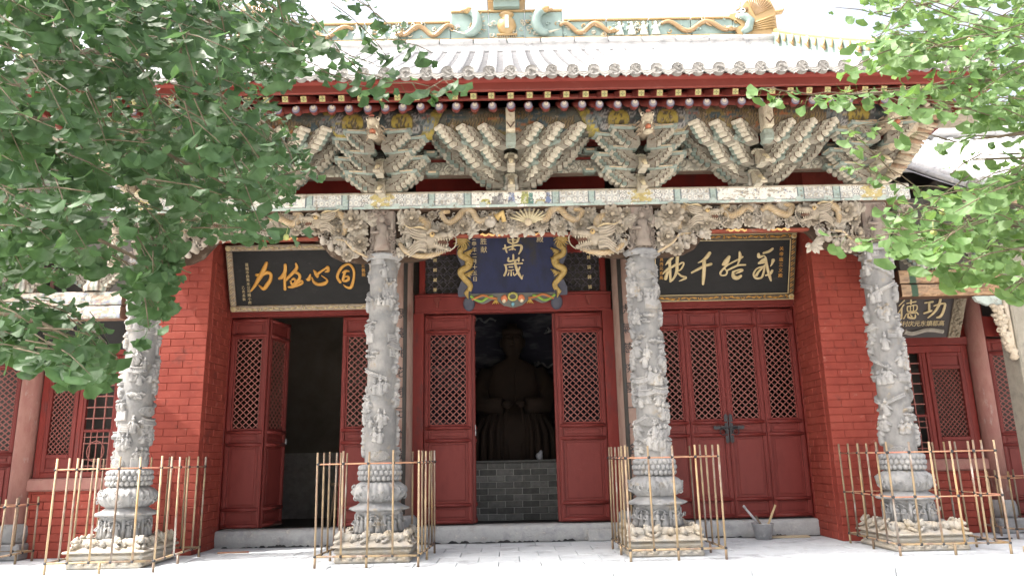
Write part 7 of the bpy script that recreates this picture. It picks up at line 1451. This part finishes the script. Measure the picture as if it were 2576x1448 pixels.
# ================================================================ GINKGO TREES
CAMP=Vector((-.08,0,1.1))
def leaf_geo(seed):
    r_=random.Random(seed); V=[];F=[]; nseg=7; sp=R(r_.uniform(48,66)); notch=r_.choice((.0,.22,.38)); cup=r_.uniform(.05,.65)
    V.append((0,0,0))
    for rr in (.55,1.0):
        for k in range(nseg+1):
            t=-1+2*k/nseg; a=t*sp; q=rr*(1-(.05*t*t))
            if rr==1.0: q*=1-notch*max(0,1-abs(t)*3.2)+.045*math.sin(k*2.3+seed)
            V.append((q*math.sin(a),q*math.cos(a),cup*(q*q)*(t*t-.2)+.04*math.sin(k*1.9+seed)*rr))
    n=nseg+1
    for k in range(nseg): F.append((0,1+k+1,1+k)); F.append((1+k,1+k+1,1+n+k+1,1+n+k))
    o=len(V); w_=.016; V+=[(-w_,0,0),(w_,0,0),(w_*.8,-.55,.10),(-w_*.8,-.55,.10),(w_*.8,-1.0,.05),(-w_*.8,-1.0,.05)]; F+=[(o,o+1,o+2,o+3),(o+3,o+2,o+4,o+5)]
    return V,F
LG=[leaf_geo(s) for s in range(6)]
def tree(name,label,twigs,limbs,lm,trunk,seed,upper=None,nf=26,per=(11,17),big=1.0):
    rn=random.Random(seed)
    t=empty(name,trunk[0],label,'tree')
    m=MB(); m.tube(trunk[1],trunk[2],14); build('trunk',m,M['bark'],t)
    for i,lb in enumerate(limbs):
        pts=crom([Vector((a/100,b/100,c/100)) for a,b,c in lb],4); m=MB(); n=len(pts); r0=(.035 if 'dark' in label else .013) if i==0 else .012
        m.tube(pts,[r0*(1-.75*k/(n-1)) for k in range(n)],7); build('branch',m,M['bark'] if i==0 else M['twig'],t)
    tw=MB(); leaves=[]
    for q in twigs:
        a=Vector(q[:3])/100; b=Vector(q[3:])/100; d=b-a; L=d.length; dn=d.normalized()
        side=dn.cross(Vector((0,0,1))); side=side.normalized() if side.length>.01 else Vector((1,0,0))
        tw.tube([a-dn*.05,a+d*.5+Vector((0,0,.012)),b],[.0032,.0026,.0014],4)
        n=int(rn.randint(*per)*max(.45,min(1.6,L/.34)))
        for k in range(n):
            f=rn.uniform(.0,1.04); p=a+d*f+Vector((0,0,.012*math.sin(f*3.1)))
            s=rn.uniform(.033,.061)*(.62 if f>.96 else 1)*big
            ang=rn.uniform(0,6.28); out=(side*math.cos(ang)+Vector((0,0,1))*math.sin(ang)*.7+dn*rn.uniform(-.1,.8)); out.normalize()
            dr=(out*.75+Vector((0,0,-rn.uniform(.25,1.1)))+dn*.2).normalized()
            nr=Vector((rn.uniform(-.7,.7),-.45+rn.uniform(-.6,.5),.75+rn.uniform(-.5,.3))); nr=nr-dr*nr.dot(dr)
            if nr.length<.05: nr=Vector((0,-1,.2))-dr*(Vector((0,-1,.2)).dot(dr))
            nr.normalize(); sx=dr.cross(nr).normalized()
            c=p+dr*s*.95
            M4=Matrix(((sx.x,dr.x,nr.x,c.x),(sx.y,dr.y,nr.y,c.y),(sx.z,dr.z,nr.z,c.z),(0,0,0,1)))
            leaves.append((s/(c-CAMP).length,M4,s,rn.randrange(6)))
    build('twig',tw,M['twig'],t,kind='stuff')
    leaves.sort(key=lambda l:-l[0])
    lms=[]
    for V,F in LG:
        me=bpy.data.meshes.new('leaf'); me.from_pydata(V,[],F); me.materials.append(M[lm]); me.polygons.foreach_set('use_smooth',[True]*len(F)); lms.append(me)
    inv=Matrix.Translation(-WL[t])
    for q,M4,s,k in leaves[:300]:
        o=bpy.data.objects.new('leaf',lms[k]); COL.objects.link(o); o.parent=t; o.matrix_local=inv@M4@Matrix.Scale(s,4)
    m=MB()
    rest=leaves[300:]
    Vn=[np.array(V) for V,F in LG]
    for q,M4,s,k in rest:
        A=np.array(M4); P=(Vn[k]*s)@A[:3,:3].T+A[:3,3]; m.add(list(map(tuple,P)),LG[k][1],smooth=True)
    if upper:
        for (c,r,n) in upper:
            for _ in range(n):
                while True:
                    v=Vector((rn.uniform(-1,1),rn.uniform(-1,1),rn.uniform(-1,1)))
                    if v.length<1: break
                p=Vector(c)+Vector((v.x*r[0],v.y*r[1],v.z*r[2])); s=rn.uniform(.05,.085)
                A=np.array(Euler((rn.uniform(-.9,.9),rn.uniform(-.9,.9),rn.uniform(0,6.28))).to_matrix()); P=(Vn[rn.randrange(6)]*s)@A.T+np.array(p); m.add(list(map(tuple,P)),LG[0][1],smooth=True)
    build('foliage',m,M[lm],t,kind='stuff')
    fm=MB(); fm.ell((0,0,-.012),(.0125,.0125,.014),nu=10,nv=8); fm.tube([(0,0,0),(.004,0,.03)],.0014,4); fme=fm.mesh('ginkgo_fruit',M['fruit'],False)[0]
    for _ in range(nf):
        q=twigs[rn.randrange(len(twigs))]; a=Vector(q[:3])/100; b=Vector(q[3:])/100; p=a.lerp(b,rn.random())+Vector((0,-.02,-.035)); link('ginkgo_fruit',fme,t,tuple(p))
    return t
tree('ginkgo_tree','dark green ginkgo tree hanging over the left side, in front of the hall',LEFT_TWIGS,LEFT_LIMBS,'leafL',
     ((-4.6,4.4,-.45),[(-4.6,4.4,-.45),(-4.55,4.4,1),(-4.4,4.35,2.4),(-4.2,4.2,3.4),(-3.9,4.1,4.6),(-3.6,4.0,6.2)],[.26,.22,.2,.17,.13,.07]),7,
     big=1.03,
     upper=[((-3.0,3.0,5.3),(2.6,2.4,1.2),3600),((-4.6,3.0,4.2),(1.2,1.8,1.6),1500)],nf=16)  # unseen crown leaves above the view, added to shade the hanging foliage
tree('ginkgo_tree','bright green sunlit ginkgo tree hanging over the right side, in front of the hall',RIGHT_TWIGS,RIGHT_LIMBS,'leafR',
     ((4.9,3.6,-.45),[(4.9,3.6,-.45),(4.85,3.6,1),(4.7,3.5,2.6),(4.5,3.4,4.0),(4.3,3.3,5.6)],[.22,.19,.16,.12,.05]),17,nf=12,big=.86)
bpy.context.view_layer.update()
